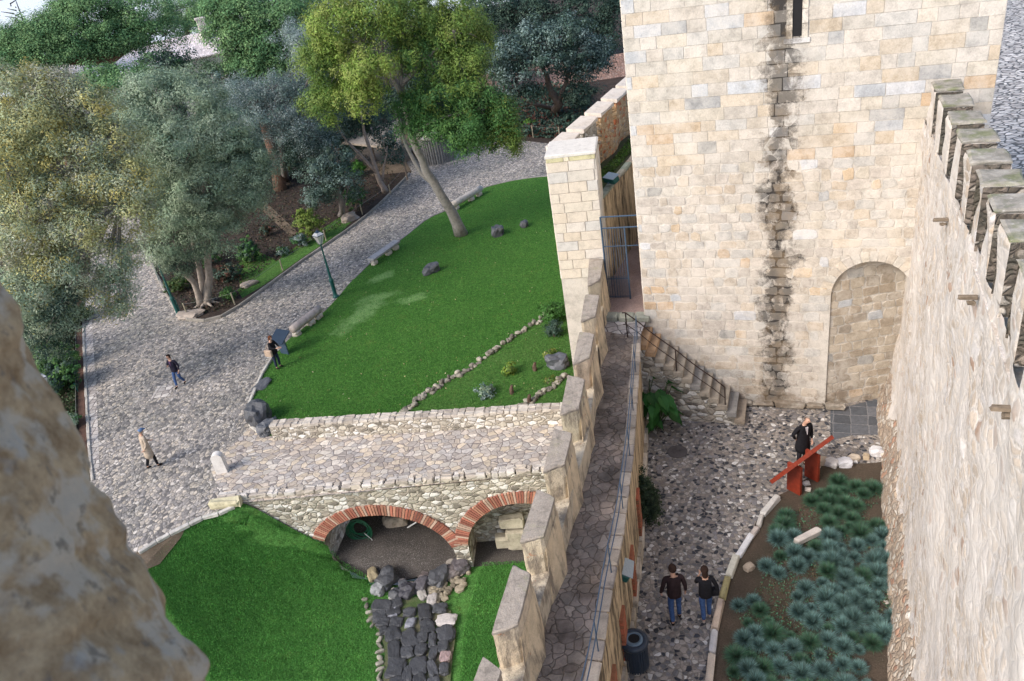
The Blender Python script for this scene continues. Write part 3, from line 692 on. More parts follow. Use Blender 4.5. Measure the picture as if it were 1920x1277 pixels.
for k, s1 in enumerate(corners):
    L = .5 * (corners[k + 1] - s1 if k < len(corners) - 1 else 1.2); s0 = s1 - L; zt = rtop((s0 + s1) / 2); zb = zt - NOTCH - .05
    mb = MB(); n = 7; rr = []
    # merlon with rounded, uneven edges
    prof = []
    for j, (z, ins) in enumerate([(zb - .02, 0), (zb + .3, .0), (zb + .6, .01), (zt - .12, .0), (zt - .03, .03)]):
        ring = []
        for (ss, oo) in ((s0, 0), ((s0 + s1) / 2, 0), (s1, 0), (s1, -WT / 2), (s1, -WT), ((s0 + s1) / 2, -WT), (s0, -WT), (s0, -WT / 2)):
            cs, co_ = (s0 + s1) / 2, -WT / 2
            q = Vector((ss, z, oo)); d1 = .05 * mnoise.noise(q * 3.1) + (rbump(ss, z) if oo == 0 else 0)
            ring.append(RW(ss + (cs - ss) * ins * 2, oo + (co_ - oo) * ins * 2 + d1, z))
        prof += ring
    fs = [(r * 8 + i, r * 8 + (i + 1) % 8, r * 8 + 8 + (i + 1) % 8, r * 8 + 8 + i) for r in range(4) for i in range(8)]
    mb.add(prof, [tuple(reversed(f)) for f in fs] if rn.cross(rd).z < 0 else fs)
    m_ = part("merlon", mb, mats['rwall'], rw)
    mb = MB()
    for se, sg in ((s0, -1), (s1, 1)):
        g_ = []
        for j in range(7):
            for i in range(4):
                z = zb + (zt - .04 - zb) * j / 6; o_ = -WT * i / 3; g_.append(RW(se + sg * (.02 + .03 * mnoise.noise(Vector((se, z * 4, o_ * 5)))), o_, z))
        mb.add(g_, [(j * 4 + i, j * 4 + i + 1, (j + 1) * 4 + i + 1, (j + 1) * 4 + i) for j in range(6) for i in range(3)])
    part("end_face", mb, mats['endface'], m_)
    mb = MB(); z = zt - .03; ring = []
    for h, g in ((0, .015), (.035, .02), (.055, -.02)):
        for (ss, oo) in ((s0 - g, g), ((s0 + s1) / 2, g), (s1 + g, g), (s1 + g, -WT / 2), (s1 + g, -WT - g), ((s0 + s1) / 2, -WT - g), (s0 - g, -WT - g), (s0 - g, -WT / 2)):
            q = Vector((ss, oo, h * 3)); ring.append(RW(ss + .04 * mnoise.noise(q * 4), oo + .04 * mnoise.noise(q * 3.3 + Vector((3, 3, 3))), z + h + .03 * mnoise.noise(q * 5)))
    fs = [(r * 8 + i, r * 8 + (i + 1) % 8, r * 8 + 8 + (i + 1) % 8, r * 8 + 8 + i) for r in range(2) for i in range(8)]
    ctr = sum(ring[16:], Vector()) / 8; fs2 = [(16 + i, 16 + (i + 1) % 8, 24) for i in range(8)]
    fs = fs + fs2
    mb.add(ring + [ctr], fs if rn.cross(rd).z > 0 else [tuple(reversed(f)) for f in fs]); part("merlon_cap", mb, mats['cap'], m_)
# beam sockets with timber stubs
for (x, y) in ((1778, 412), (1833, 558), (1905, 768)):
    q = PV(x, y, RA, RB); c = Vector((q.x, q.y, q.z)) + rn * .12
    mb = MB(); mb.box(c, (.07, .26, .06), math.atan2(rn.y, rn.x) + math.pi / 2, (.14, .1, .08), .01, .01)
    mb.box(c - Vector((0, 0, .09)) - rn * .05, (.08, .1, .04), math.atan2(rn.y, rn.x) + math.pi / 2, (.08, .06, .05), .02, .02)
    part("beam_stub", mb, mats['wood'], rw)
# band of exposed reddish rubble along the foot
mats['rfoot'] = m_cells("exposed_foot_rubble", 5.5, [(0, (.38, .31, .25)), (.25, (.54, .48, .41)), (.5, (.48, .38, .29)), (.7, (.6, .56, .5)), (.88, (.46, .28, .2))], (.42, .34, .27), .09, .25, 3, (1, 1, 1.2), .04, .95, stain=((.2, .15, .11), 2.5, .55, .6))
mb = MB(); vs = []; n_ = 150
for i in range(n_ + 1):
    s = -1.4 + 17 * i / n_; zt = YZ + 1.0 + .5 * mnoise.noise(Vector((s * .8, 0, 0))) + .3 * mnoise.noise(Vector((s * 3, 2, 0)))
    for j in range(9):
        z = YZ - .25 + (zt - YZ + .25) * j / 8; vs.append(RW(s, rbump(s, z) + .28 * max(0, 1 - (z - YZ) / 3.2) ** 2 + .16 * max(0, 1 - (z - YZ) / .9) + (.03 if j < 8 else -.03) + .025 * mnoise.noise(Vector((s * 5, z * 5, 1))), z))
mb.add(vs, [(i * 9 + j, (i + 1) * 9 + j, (i + 1) * 9 + j + 1, i * 9 + j + 1) for i in range(n_) for j in range(8)])
part("foot_band", mb, mats['rfoot'], rw, True)
# ------------------------------------------------------------------ curtain wall with its wall walk
ZW, ZS, ZM = 4.5, 5.15, 6.05
random.seed(21)
def strip_mesh(mb, A, B, z0a, z1, col=(1, 1, 1)):
    pass
def lerp_line(line, y):
    for a, b in zip(line, line[1:]):
        if (a[1] - y) * (b[1] - y) <= 0: return a[0] + (b[0] - a[0]) * (y - a[1]) / (b[1] - a[1])
    return line[-1][0]
cw = empty("crenellated_wall", (lerp_line(WL, 15), 15, YZ), "low crenellated curtain wall with a flagged wall walk between the green lawns and the castle yard", "castle wall")
ys = [22.2 - .35 * i for i in range(58)]
def LP(line, y, z, jit=0):
    return Vector((lerp_line(line, y) + jit, y, z))
mb = MB()
for y0, y1 in zip(ys, ys[1:]):     # outer face, parapet top, parapet inner face
    q = [LP(WO, y0, -4.6), LP(WO, y1, -4.6), LP(WO, y1, ZS), LP(WO, y0, ZS), LP(WL, y0, ZS), LP(WL, y1, ZS), LP(WL, y1, ZW - .05), LP(WL, y0, ZW - .05)]
    q[2].z += .03 * mnoise.noise(q[2]); q[5].z = q[2].z; q[3].z += .03 * mnoise.noise(q[3]); q[4].z = q[3].z
    mb.add(q, [(0, 1, 2, 3), (3, 2, 5, 4), (4, 5, 6, 7)], (.6, .52, .4))
def m_render(name, base, dirtc, thr, dark):
    t = NT(name); g = t.n("NewGeometry"); a = t.attr()
    f = t.noise(2.3, 8, rough=.75); c = t.mix(1, a, t.ramp(f, [(.3, .7), (.6, 1.08)]), 'MULTIPLY')
    st = t.noise(1, 7, vec=t.co((4.5, 4.5, .9)), rough=.7); st2 = t.noise(1.3, 6, rough=.7)
    sx = t.n("SeparateXYZ"); t.l(g.outputs["Normal"], sx.inputs[0])
    k = t.math('ADD', t.math('MULTIPLY', st, .6), t.math('MULTIPLY', st2, .5))
    c = t.mix(t.ramp(k, [(thr, 0), (thr + .1, .85)]), c, dirtc)
    c = t.mix(t.ramp(t.noise(5, 5), [(.68, 0), (.72, .7)]), c, dark)
    return t.fin(c, .9, t.math('ADD', f, t.noise(30, 3)), .7, .03, .2)
mats['render'] = m_render("weathered_render", None, (.2, .17, .14), .535, (.4, .2, .12))
part("parapet", mb, mats['render'], cw)
mb = MB()
for y0, y1 in zip(ys, ys[1:]):
    mb.add([LP(WL, y0, ZW), LP(WL, y1, ZW), LP(WR, y1, ZW), LP(WR, y0, ZW)], [(0, 1, 2, 3)])
part("walkway", mb, mats['walk'], cw)
mb = MB()
for y0, y1 in zip([y for y in ys if y < 20.7], [y for y in ys if y < 20.7][1:]):
    for z0, z1 in ((YZ - .3, 2.2), (2.2, 3.4), (3.4, ZW - .004)):
        mb.add([LP(WR, y0, z0, .0), LP(WR, y1, z0, .0), LP(WR, y1, z1), LP(WR, y0, z1)], [(0, 1, 2, 3)])
part("yard_face", mb, mats['drip'], cw)
mb = MB(); y = 20.6      # coping stones along the walk's open edge
while y > 3.5:
    L = random.uniform(.35, .7); x = lerp_line(WR, y - L / 2); x2 = lerp_line(WR, y - L / 2 - .1); an = math.atan2(.1, x - x2)
    mb.box((x - .08, y - L / 2, ZW + .0), (L - .02, .26, .07), an, random.choice([(.3, .26, .22), (.38, .33, .28), (.25, .22, .2)]), .015, .01); y -= L
part("edge_coping", mb, mats['oldstone'], cw)
# brick relieving arches and quoins on the yard face
mb = MB()
for yc in (15.2, 13.3, 11.6, 10.2, 8.7):
    for k in range(16):
        z = YZ + .1 + k * .1; xx = lerp_line(WR, yc)
        mb.box((xx - .03, yc + random.uniform(-.02, .02), z), (.2, .42, .075), math.atan2(lerp_line(WR, yc) - lerp_line(WR, yc - .1), -.1) * 0 - .28, (.36 * random.uniform(.7, 1.2), .13, .075), .008, .004)
part("brick_pier", mb, mats['brick'], cw)
mb = MB(); y = 19.8
while y > 9.0:
    L = random.uniform(.3, .6); x = lerp_line(WR, y); z = YZ + .2
    mb.box((x + .0, y, z), (.2, L - .02, .34), -.27, random.choice([(.5, .44, .36), (.58, .52, .44), (.42, .36, .28)]), .02, .015); y -= L
part("foot_stones", mb, mats['oldstone'], cw)
# merlons: footprints read off the photograph at their own height
MP = [[(906, 1231), (941, 1259), (915, 1330), (880, 1300)], [(962, 1059.5), (996, 1078), (971.5, 1173), (921, 1190)], [(1007, 918), (1041, 934), (1020, 1007), (975, 1017)], [(1039, 804), (1073, 813), (1059, 871), (1018, 886)], [(1065, 704), (1097, 712), (1086, 766), (1050, 778)], [(1086, 623), (1114.5, 627), (1106, 670), (1074, 684.6)], [(1097, 553), (1124, 555), (1117, 593), (1089, 603.5)], [(1104.5, 486), (1131.5, 486), (1126, 524), (1101.6, 537)]]
mats['captop'] = m_attr("grey_lichened_cap", .95, .5, 5, 40, .8, .03, dirt=((.3, .28, .2), 2.2, .56))
feet = []
for k, pp_ in enumerate(MP + [None]):
    if pp_ is None:      # one more towards the viewer, below the frame
        q = [Vector((-2.05, 6.95, 0)), Vector((-1.7, 6.7, 0)), Vector((-2.1, 5.7, 0)), Vector((-2.5, 5.85, 0))]
    else: q = [P(x, y, ZM) for x, y in pp_]
    c = sum(q, Vector()) / 4; col = (.62 * random.uniform(.92, 1.05), .52, .39)
    lo = [(c + (v - c) * 1.0) for v in q]
    mb = MB()
    n = 4; rings = []
    # the inner side swells towards the foot
    NR = 9; NP = 24
    for r in range(NR):
        z = ZS - .08 + (ZM - .03 - ZS + .08) * r / (NR - 1)
        for i in range(NP):
            a_, b_ = lo[i // 6], lo[(i // 6 + 1) % 4]; v = a_.lerp(b_, (i % 6) / 6); o_ = (v - c); o_.z = 0; L_ = o_.length; o_.normalize()
            e_ = -.03 if i % 6 == 0 else 0
            v = v + o_ * (e_ + .022 * mnoise.noise(Vector((v.x * 2.5, v.y * 2.5, z * 2.5 + k))) + .012 * mnoise.noise(Vector((v.x * 8, v.y * 8, z * 8)))); rings.append(Vector((v.x, v.y, z)))
    mb.add(rings, [(r * NP + i, r * NP + (i + 1) % NP, r * NP + NP + (i + 1) % NP, r * NP + NP + i) for r in range(NR - 1) for i in range(NP)], col)
    m_ = part("merlon", mb, mats['render'], cw)
    mb = MB(); r2 = []
    for z, g in ((ZM - .04, 1.01), (ZM + .01, 1.02), (ZM + .035, .97)):
        for i in range(24):
            v = lo[i // 6].lerp(lo[(i // 6 + 1) % 4], (i % 6) / 6); n_ = 1 + .03 * mnoise.noise(Vector((v.x * 5, v.y * 5, k))) + .02 * mnoise.noise(Vector((v.x * 13, v.y * 13, z * 9))) - (.03 if i % 6 == 0 else 0)
            r2.append(Vector((c.x + (v.x - c.x) * g * n_, c.y + (v.y - c.y) * g * n_, z + .012 * mnoise.noise(Vector((v.x * 6, v.y * 6, 3))))))
    r2.append(Vector((c.x, c.y, ZM + .04)))
    mb.add(r2, [(r * 24 + i, r * 24 + (i + 1) % 24, r * 24 + 24 + (i + 1) % 24, r * 24 + 24 + i) for r in range(2) for i in range(24)] + [(48 + i, 48 + (i + 1) % 24, 72) for i in range(24)], (.33, .29, .25))
    part("merlon_cap", mb, mats['captop'], m_)
    # swelling buttress at the inner foot of each merlon
    mb = MB(); a, b = q[1], q[2]; d = (b - a); d.z = 0; L = d.length; d.normalize(); nx = Vector((-d.y, d.x, 0)); nx = nx if nx.x > 0 else -nx
    a0 = Vector((a.x, a.y, 0)); b0 = Vector((b.x, b.y, 0))
    v = [a0 - d * .1 + Vector((0, 0, ZW - .02)), b0 + d * .25 + Vector((0, 0, ZW - .02)), b0 + d * .25 + nx * .02 + Vector((0, 0, ZW - .02)), a0 + d * (L * .45) + nx * .16 + Vector((0, 0, ZW - .02)), a0 - d * .1 + nx * .02 + Vector((0, 0, ZW - .02)),
         a0 + Vector((0, 0, ZM - .3)), b0 + Vector((0, 0, ZM - .3)), b0 + nx * .004 + Vector((0, 0, ZM - .3)), a0 + d * (L * .45) + nx * .02 + Vector((0, 0, ZM - .3)), a0 + nx * .004 + Vector((0, 0, ZM - .3))]
    mb.add(v, [(i, (i + 1) % 5, 5 + (i + 1) % 5, 5 + i) for i in range(5)] + [(5, 6, 7, 8, 9)], (.66, .54, .38)); part("buttress", mb, mats['render'], m_)
# handrail along the open side
mb = MB(); hr = empty("handrail", (lerp_line(WR, 14) - .05, 14, ZW), "thin blue-grey iron handrail running along the open edge of the wall walk", "railing")
ry = [20.4 - .6 * i for i in range(29)]
for z in (.82, .45):
    mb.tube([LP(WR, y, ZW + z, -.04) for y in ry], .012, 6)
part("rail", mb, mats['iron'], hr)
for y in ry[::3]:
    mb = MB(); mb.tube([LP(WR, y, ZW - .02, -.04), LP(WR, y, ZW + .84, -.04)], .013, 6); part("post", mb, mats['iron'], hr)

# ------------------------------------------------------------------ landing, pillar, gate, passage
t_left = TP(0, 0)
pz = 4.62
sheet("landing", [(2.85, 21.3), (3.86, 20.55), (4.25, 21.45), (4.3, 21.75), (3.05, 22.2)], ZW + .006, mats['edgeflag'])
mb = MB(); mb.prism([(3.1, 22.1), (4.45, 21.6), (5.5, 24), (9, 33), (6.5, 34), (3.4, 24.2)], 3.0, pz); o = mb.build("passage_floor", mats['gravel'], kind='structure')
mb = MB()
a, b = Vector((3.02, 22.1, 0)), Vector((4.42, 21.55, 0)); 
for k in range(3):
    c = a.lerp(b, (k + .5) / 3); mb.box((c.x, c.y - .02, pz - .04), ((b - a).length / 3 - .02, .36, .2), math.atan2(b.y - a.y, b.x - a.x), random.choice([(.3, .31, .26), (.24, .25, .2)]), .03, .015)
o = mb.build("threshold_step", mats['oldstone']); tag(o, "mossy stone step across the landing in front of the iron gate", "step")
PF = [P(1022, 293, 9.6), P(1115, 283, 9.6)]          # pillar front top corners
pl = empty("stone_pillar", (PF[0].x + .8, PF[0].y + .4, 0), "tall square pillar of cream ashlar with a flat white top beside the iron gate", "pillar")
pa, pb_ = Vector((PF[0].x, PF[0].y, 0)), Vector((PF[1].x, PF[1].y, 0)); pd = (pb_ - pa).normalized(); pn = Vector((-pd.y, pd.x, 0)); PWd = (pb_ - pa).length
mb = MB(); foot = [pa + pn * 1.5, pa, pb_, pb_ + pn * 1.5]
mb.prism([(v.x, v.y) for v in foot], -1.2, 9.52); part("pillar_core", mb, mats['tmortar'], pl)
mb = MB(); z = 5.4
while z < 9.1:
    h = random.uniform(.3, .36); s = -random.uniform(0, .5)
    while s < PWd:
        L = random.uniform(.5, .95); A_, B_ = max(0, s), min(PWd, s + L); s += L
        if B_ - A_ > .08: mb.stone(pa, pd, Vector((0, 0, 1)), -pn, [(A_ + .008, z + .008), (B_ - .008, z + .008), (B_ - .008, z + h - .008), (A_ + .008, z + h - .008)], .03, .01, tuple(q * .85 for q in random.choice(ASH[:3] + ASH[5:])))
    for side, oo, dr, ln in ((-1, pa, pn, 1.5), (1, pb_, pn, 1.5)):
        for k in range(2): mb.stone(oo, dr, Vector((0, 0, 1)), pd * side, [(k * .75 + .01, z + .008), (k * .75 + .74, z + .008), (k * .75 + .74, z + h - .008), (k * .75 + .01, z + h - .008)], .02, .01, random.choice(ASH))
    z += h
DIM = .8
part("ashlar", mb, mats['stone'], pl)
mb = MB()
for zz in (9.1 + .0,):
    s = 0
    for L in (.62, .2, .9):
        L = L / 1.72 * PWd; mb.stone(pa, pd, Vector((0, 0, 1)), -pn, [(s + .008, z), (s + L - .008, z), (s + L - .008, 9.52), (s + .008, 9.52)], .035, .01, (.5, .47, .3) if L > .3 else (.62, .56, .44)); s += L
part("mossy_course", mb, mats['oldstone'], pl)
mb = MB(); c = (pa + pb_) / 2 + pn * .75; mb.box((c.x, c.y, 9.56), (PWd + .06, 1.6, .1), math.atan2(pd.y, pd.x), (.6, .58, .55), .02, .01)
part("capstone", mb, mats['stone'], pl)
# outer battlement wall running away behind the pillar
bw = empty("battlement_wall", tuple(P(1100, 300, 7.7)), "orange brick and rubble battlement wall with pale stepped caps running back behind the square pillar", "castle wall")
w0, w1 = P(1117, 315, 7.7), P(1180, 247, 7.7); wd = (w1 - w0); wd.z = 0; wd.normalize(); wn = Vector((-wd.y, wd.x, 0)); wn = wn if wn.x < 0 else -wn
def BW(s, o, z): return Vector((w0.x, w0.y, 0)) + wd * s + wn * o + Vector((0, 0, z))
mats['brickrub'] = m_cells("brick_and_rubble", 4.0, [(0, (.52, .36, .22)), (.3, (.5, .17, .08)), (.42, (.6, .45, .28)), (.65, (.56, .42, .27)), (.8, (.42, .34, .26)), (.92, (.56, .2, .1))], (.55, .36, .2), .09, .2, 3, (1, 1, 1.8), .05, .9, stain=((.25, .17, .1), 1.6, .6, .5))
mb = MB()
for i in range(-6, 34):
    s0, s1 = i * .5, i * .5 + .5; e0, e1 = .1 * math.sin(s0 * 2.2), .1 * math.sin(s1 * 2.2)
    mb.add([BW(s0, e0, 7.4), BW(s1, e1, 7.4), BW(s1, e1 * .3, 8.4), BW(s0, e0 * .3, 8.4), BW(s0, .55, 8.4), BW(s1, .55, 8.4), BW(s1, .55, -.5), BW(s0, .55, -.5)], [(0, 1, 2, 3), (3, 2, 5, 4), (4, 5, 6, 7)])
part("wall_body", mb, mats['brickrub'], bw)
for k in range(9):
    s = -2.9 + k * 2.0; mb = MB(); L = 1.5; zt = 9.25
    e = .03
    ps = [BW(s, .02, 0), BW(s + L, .02, 0), BW(s + L, .55, 0), BW(s, .55, 0)]
    mb.prism([(v.x, v.y) for v in ps], 8.38, zt); m_ = part("merlon", mb, mats['rubble'] if k < 2 else mats['brickrub'], bw)
    mb = MB(); ps = [BW(s - .05, -.04, 0), BW(s + L * .5, -.0, 0), BW(s + L + .05, -.04, 0), BW(s + L + .05, .6, 0), BW(s - .05, .6, 0)]
    mb.prism([(v.x, v.y) for v in ps], zt, [zt + .14, zt + .07, zt + .14, zt + .2, zt + .2], (.62, .56, .5)); part("merlon_cap", mb, mats['stone'], m_)
# grassy terrace and its stained retaining wall
b0, b1 = P(1148, 522, pz), P(1194, 450, pz); bd = (b1 - b0); bd.z = 0; bd.normalize()
tw_ = [Vector((b0.x, b0.y, 0)) - bd * 1.1, Vector((b0.x, b0.y, 0)) + bd * 16]
rwl = empty("retaining_wall", (b0.x, b0.y, pz), "ochre rendered retaining wall with black drip stains beside the narrow passage", "wall")
mb = MB(); mb.add([tw_[0] + Vector((0, 0, 3.2)), tw_[1] + Vector((0, 0, 3.2)), tw_[1] + Vector((0, 0, 7.66)), tw_[0] + Vector((0, 0, 7.66))], [(0, 1, 2, 3)])
mb.add([tw_[0] + Vector((0, 0, 3.2)), tw_[0] + Vector((-.4, .1, 3.2)), tw_[0] + Vector((-.4, .1, 7.66)), tw_[0] + Vector((0, 0, 7.66))], [(0, 1, 2, 3)])
part("wall_face", mb, mats['drip'], rwl)
mb = MB()
for k in range(24):
    c = tw_[0] + bd * (.4 + .75 * k); mb.box((c.x - .1, c.y, 7.64), (.72, .24, .12), math.atan2(bd.y, bd.x), (.34 * random.uniform(.7, 1.3), .3, .25), .02, .02)
part("wall_coping", mb, mats['oldstone'], rwl)
q = [tw_[0] + Vector((-.2, 0, 0)), tw_[1], BW(17, .1, 0), BW(-3.2, .1, 0)]
mt = m_soil("mossy_terrace", (.07, .06, .045), (.05, .08, .02), (.3, .3, .25), .8)
sheet("mossy_terrace", [(v.x, v.y) for v in q], 7.6, mt)
# gate of iron bars
g0, g1 = P(1141, 561, pz), P(1182, 560, pz); g2 = TP(-.02, 0, .1)
gt = empty("iron_gate", (g0.x, g0.y, pz), "tall blue-grey barred iron gate standing between the square pillar and the tower", "gate")
mb = MB(); zt = HZ(1128, 407, g0); g0, g1 = Vector((g0.x, g0.y, 0)), Vector((g1.x, g1.y, 0)); gd = (g1 - g0).normalized(); GW = (g1 - g0).length; gf = 1.3
for (s, z0, z1, r) in ((0, pz, zt, .03), (GW, pz, zt - .35, .03)): mb.tube([g0 + gd * s + Vector((0, 0, z0)), g0 + gd * s + Vector((0, 0, z1))], r, 6)
for z, e in ((zt, gf), (zt - .38, gf)): mb.tube([g0 + Vector((0, 0, z)), g0 + gd * e + Vector((0, 0, z))], .026, 6)
part("gate_frame", mb, mats['iron'], gt)
mb = MB()
for z, e in ((pz + 1.9, gf), (pz + .1, GW), (pz + .75, GW)): mb.tube([g0 + Vector((0, 0, z)), g0 + gd * e + Vector((0, 0, z))], .016, 5)
for k in range(1, 9): mb.tube([g0 + gd * GW * k / 9 + Vector((0, 0, pz + .05)), g0 + gd * GW * k / 9 + Vector((0, 0, zt - .38))], .008, 4)
part("bars", mb, mats['iron'], gt)
mb = MB(); 
for k in range(26): 
    mb.tube([g0 + gd * GW * k / 26 + Vector((0, -.02, pz + .05)), g0 + gd * GW * k / 26 + Vector((0, -.02, pz + .85))], .007, 4)
part("lower_mesh", mb, mats['iron'], gt)

# ------------------------------------------------------------------ stairs on the tower
st = empty("stone_stairs", TP(1.5, YZ, .5), "worn stone stairs with tilted treads climbing along the tower foot to the wall walk", "stairs")
NSt = 13; sa, sb_ = -.35, 3.05; W_ = 1.15
mbt = MB(); mbb = MB()
for k in range(NSt):
    s0 = sa + (sb_ - sa) * k / NSt; s1 = sa + (sb_ - sa) * (k + 1) / NSt; z = ZW - (k + 0) * (ZW - YZ) / NSt
    off = .02 + .05 * max(0, k - 9) * .3
    ps = [TP(s0, 0, off), TP(s1 + .04, 0, off), TP(s1 + .04, 0, off + W_), TP(s0, 0, off + W_)]
    cc = random.choice([(.3, .25, .2), (.42, .28, .17), (.26, .25, .24), (.33, .29, .24)])
    mbt.prism([(v.x + random.uniform(-.015, .015), v.y) for v in ps], z - .17, [z + random.uniform(-.02, .01) for _ in ps], cc)
    ps2 = [TP(s0, 0, .0), TP(s1, 0, .0), TP(s1, 0, off + W_ - .05), TP(s0, 0, off + W_ - .05)]
    mbb.prism([(v.x, v.y) for v in ps2], YZ - .1, z - .165)
part("tread", mbt, mats['oldstone'], st)
part("stair_base", mbb, mats['rubble'], st)
mb = MB(); v0 = [TP(-.75, 0, .02), TP(-.35, 0, .02), TP(-.35, 0, W_), TP(-.75, 0, W_)]
mb.prism([(3.4, 20.0), (3.75, 20.1), (TP(-.3, 0, 1.1).x, TP(-.3, 0, 1.1).y), (TP(-.3, 0, 0).x, TP(-.3, 0, 0).y), (3.4, 21.6)], YZ - .2, ZW - .004); part("landing_block", mb, mats['rubble'], st)
sr = empty("stair_rail", TP(1.5, YZ, .9), "rusty iron handrail slanting down the worn stone stairs", "railing")
mb = MB()
for h, r in ((.85, .02), (.45, .014)):
    mb.tube([TP(sa - .1, ZW + h, W_ - .05)] + [TP(sa + (sb_ - .55 - sa) * k / 8, ZW + h - (ZW - YZ) * .84 * k / 8 + .02 * math.sin(k * 2), W_ - .05) for k in range(9)], r, 6)
part("rail", mb, mats['rust'], sr)
for k in (0, 4, 8):
    mb = MB(); s = sa + (sb_ - .55 - sa) * k / 8; z = ZW - (ZW - YZ) * .84 * k / 8; mb.tube([TP(s, z - .25, W_ - .05), TP(s, z + .85, W_ - .05)], .02, 6); part("post", mb, mats['rust'], sr)

# ------------------------------------------------------------------ bridge with brick arches
BN0, BN1 = P(440, 940, 0), P(1010, 890, 0); bdx = (BN1 - BN0); bdx.z = 0; bdx.normalize(); bnn = Vector((bdx.y, -bdx.x, 0))
def BR(s, z, off=0): return Vector((BN0.x, BN0.y, 0)) + bdx * s + bnn * off + Vector((0, 0, z))
br = empty("stone_bridge", BR(5.3, -3.8), "rubble stone bridge on two red brick arches crossing the sunk lawn", "bridge")
# arches measured on the wall face
def arc1(s): 
    q = (s - 4.86) / 2.36
    if abs(q) >= 1: return None
    return -3.05 + 1.92 * math.sqrt(1 - q * q) - .10 * (s - 4.86) 
def arc2(s):
    q = (s - 9.75) / 2.0
    if abs(q) >= 1: return None
    return -3.1 + 1.98 * math.sqrt(1 - q * q)
S_END = 11.2
ss = sorted(set([-.9 + .15 * k for k in range(82)] + [4.86 + 2.36 * math.cos(math.pi * k / 30) for k in range(31)] + [9.75 + 2.0 * math.cos(math.pi * k / 30) for k in range(31)]))
ss = [s for s in ss if s < S_END]
mb = MB(); mbi = MB()
def deckz(s): return .1 if s > -.2 else .1 + (s + .2) * .1
for a, b in zip(ss, ss[1:]):
    m_ = (a + b) / 2; za = zb = -5.0; f = None
    if abs((m_ - 4.86) / 2.36) < 1: f = arc1; base = -3.05
    elif abs((m_ - 9.75) / 2.0) < 1: f = arc2; base = -3.1
    if f:
        za = f(a) if f(a) is not None else base - .1 * (a - 4.86) * (f is arc1); zb = f(b) if f(b) is not None else base - .1 * (b - 4.86) * (f is arc1)
    j = lambda s, z: BR(s, z, .03 * mnoise.noise(Vector((s * 1.5, z * 1.5, 0))))
    nzz = 8
    col_ = [(j(a, za + (deckz(a) - za) * k / nzz), j(b, zb + (deckz(b) - zb) * k / nzz)) for k in range(nzz + 1)]
    for k in range(nzz): mb.add([col_[k][0], col_[k][1], col_[k + 1][1], col_[k + 1][0]], [(0, 1, 2, 3)])
    if f: mbi.add([BR(a, za, 0), BR(b, zb, 0), BR(b, zb, -4.2), BR(a, za, -4.2)], [(0, 1, 2, 3)])
for c_, hw in ((4.86, 2.36), (9.75, 2.0)):
    for sg in (-1, 1):
        s = c_ + sg * hw; zt_ = (-3.05 - .1 * (s - 4.86)) if hw > 2.2 else -3.1
        mbi.add([BR(s, -5), BR(s, -5, -4.2), BR(s, zt_, -4.2), BR(s, zt_, 0)], [(0, 1, 2, 3)])
part("side_wall", mb, mats['rubble'], br, smooth=True)
part("arch_vault", mbi, mats['rubble'], br)
mb = MB(); mb.add([BR(-1, -5, -4.1), BR(7.4, -5, -4.1), BR(7.4, 0 - .3, -4.1), BR(-1, -.3, -4.1)], [(0, 1, 2, 3)])
mb.add([BR(7.5, -5, -1.3), BR(S_END + .6, -5, -1.3), BR(S_END + .6, -.3, -1.3), BR(7.5, -.3, -1.3)], [(0, 1, 2, 3)])
part("tunnel_back", mb, mats['rubble'], br)
# brick rings
random.seed(31)
for nm, cs, cz, rx, rz, t0, t1, sk_, wid in (("brick_arch", 4.86, -3.05, 2.36, 1.92, .2, math.pi - .38, .10, .44), ("brick_arch", 9.75, -3.1, 2.0, 1.98, .75, math.pi - .12, 0, .5)):
    mb = MB(); n = int(62 * (t1 - t0) / 2.5)
    for k in range(n):
        a0 = t0 + (t1 - t0) * (k + .1) / n; a1 = t0 + (t1 - t0) * (k + .9) / n
        pts = []
        for a, e in ((a0, 0), (a0, wid), (a1, wid), (a1, 0)):
            ee = e * random.uniform(.94, 1.04) if e else random.uniform(-.01, .01)
            s = cs + rx * math.cos(a); z = cz + rz * math.sin(a) - sk_ * (s - cs)
            nx_, nz2_ = math.cos(a) / rx, math.sin(a) / rz; l_ = math.hypot(nx_, nz2_); pts.append((s + nx_ / l_ * ee, z + nz2_ / l_ * ee))
        g = random.uniform(.7, 1.25); col = random.choice([(.36 * g, .135 * g, .095 * g), (.29 * g, .115 * g, .085 * g), (.4 * g, .2 * g, .14 * g), (.42 * g, .3 * g, .24 * g)])
        mb.stone(BR(0, 0), bdx, Vector((0, 0, 1)), bnn, pts if True else pts[::-1], .06, .008, col)
    part(nm, mb, mats['brick'], br)
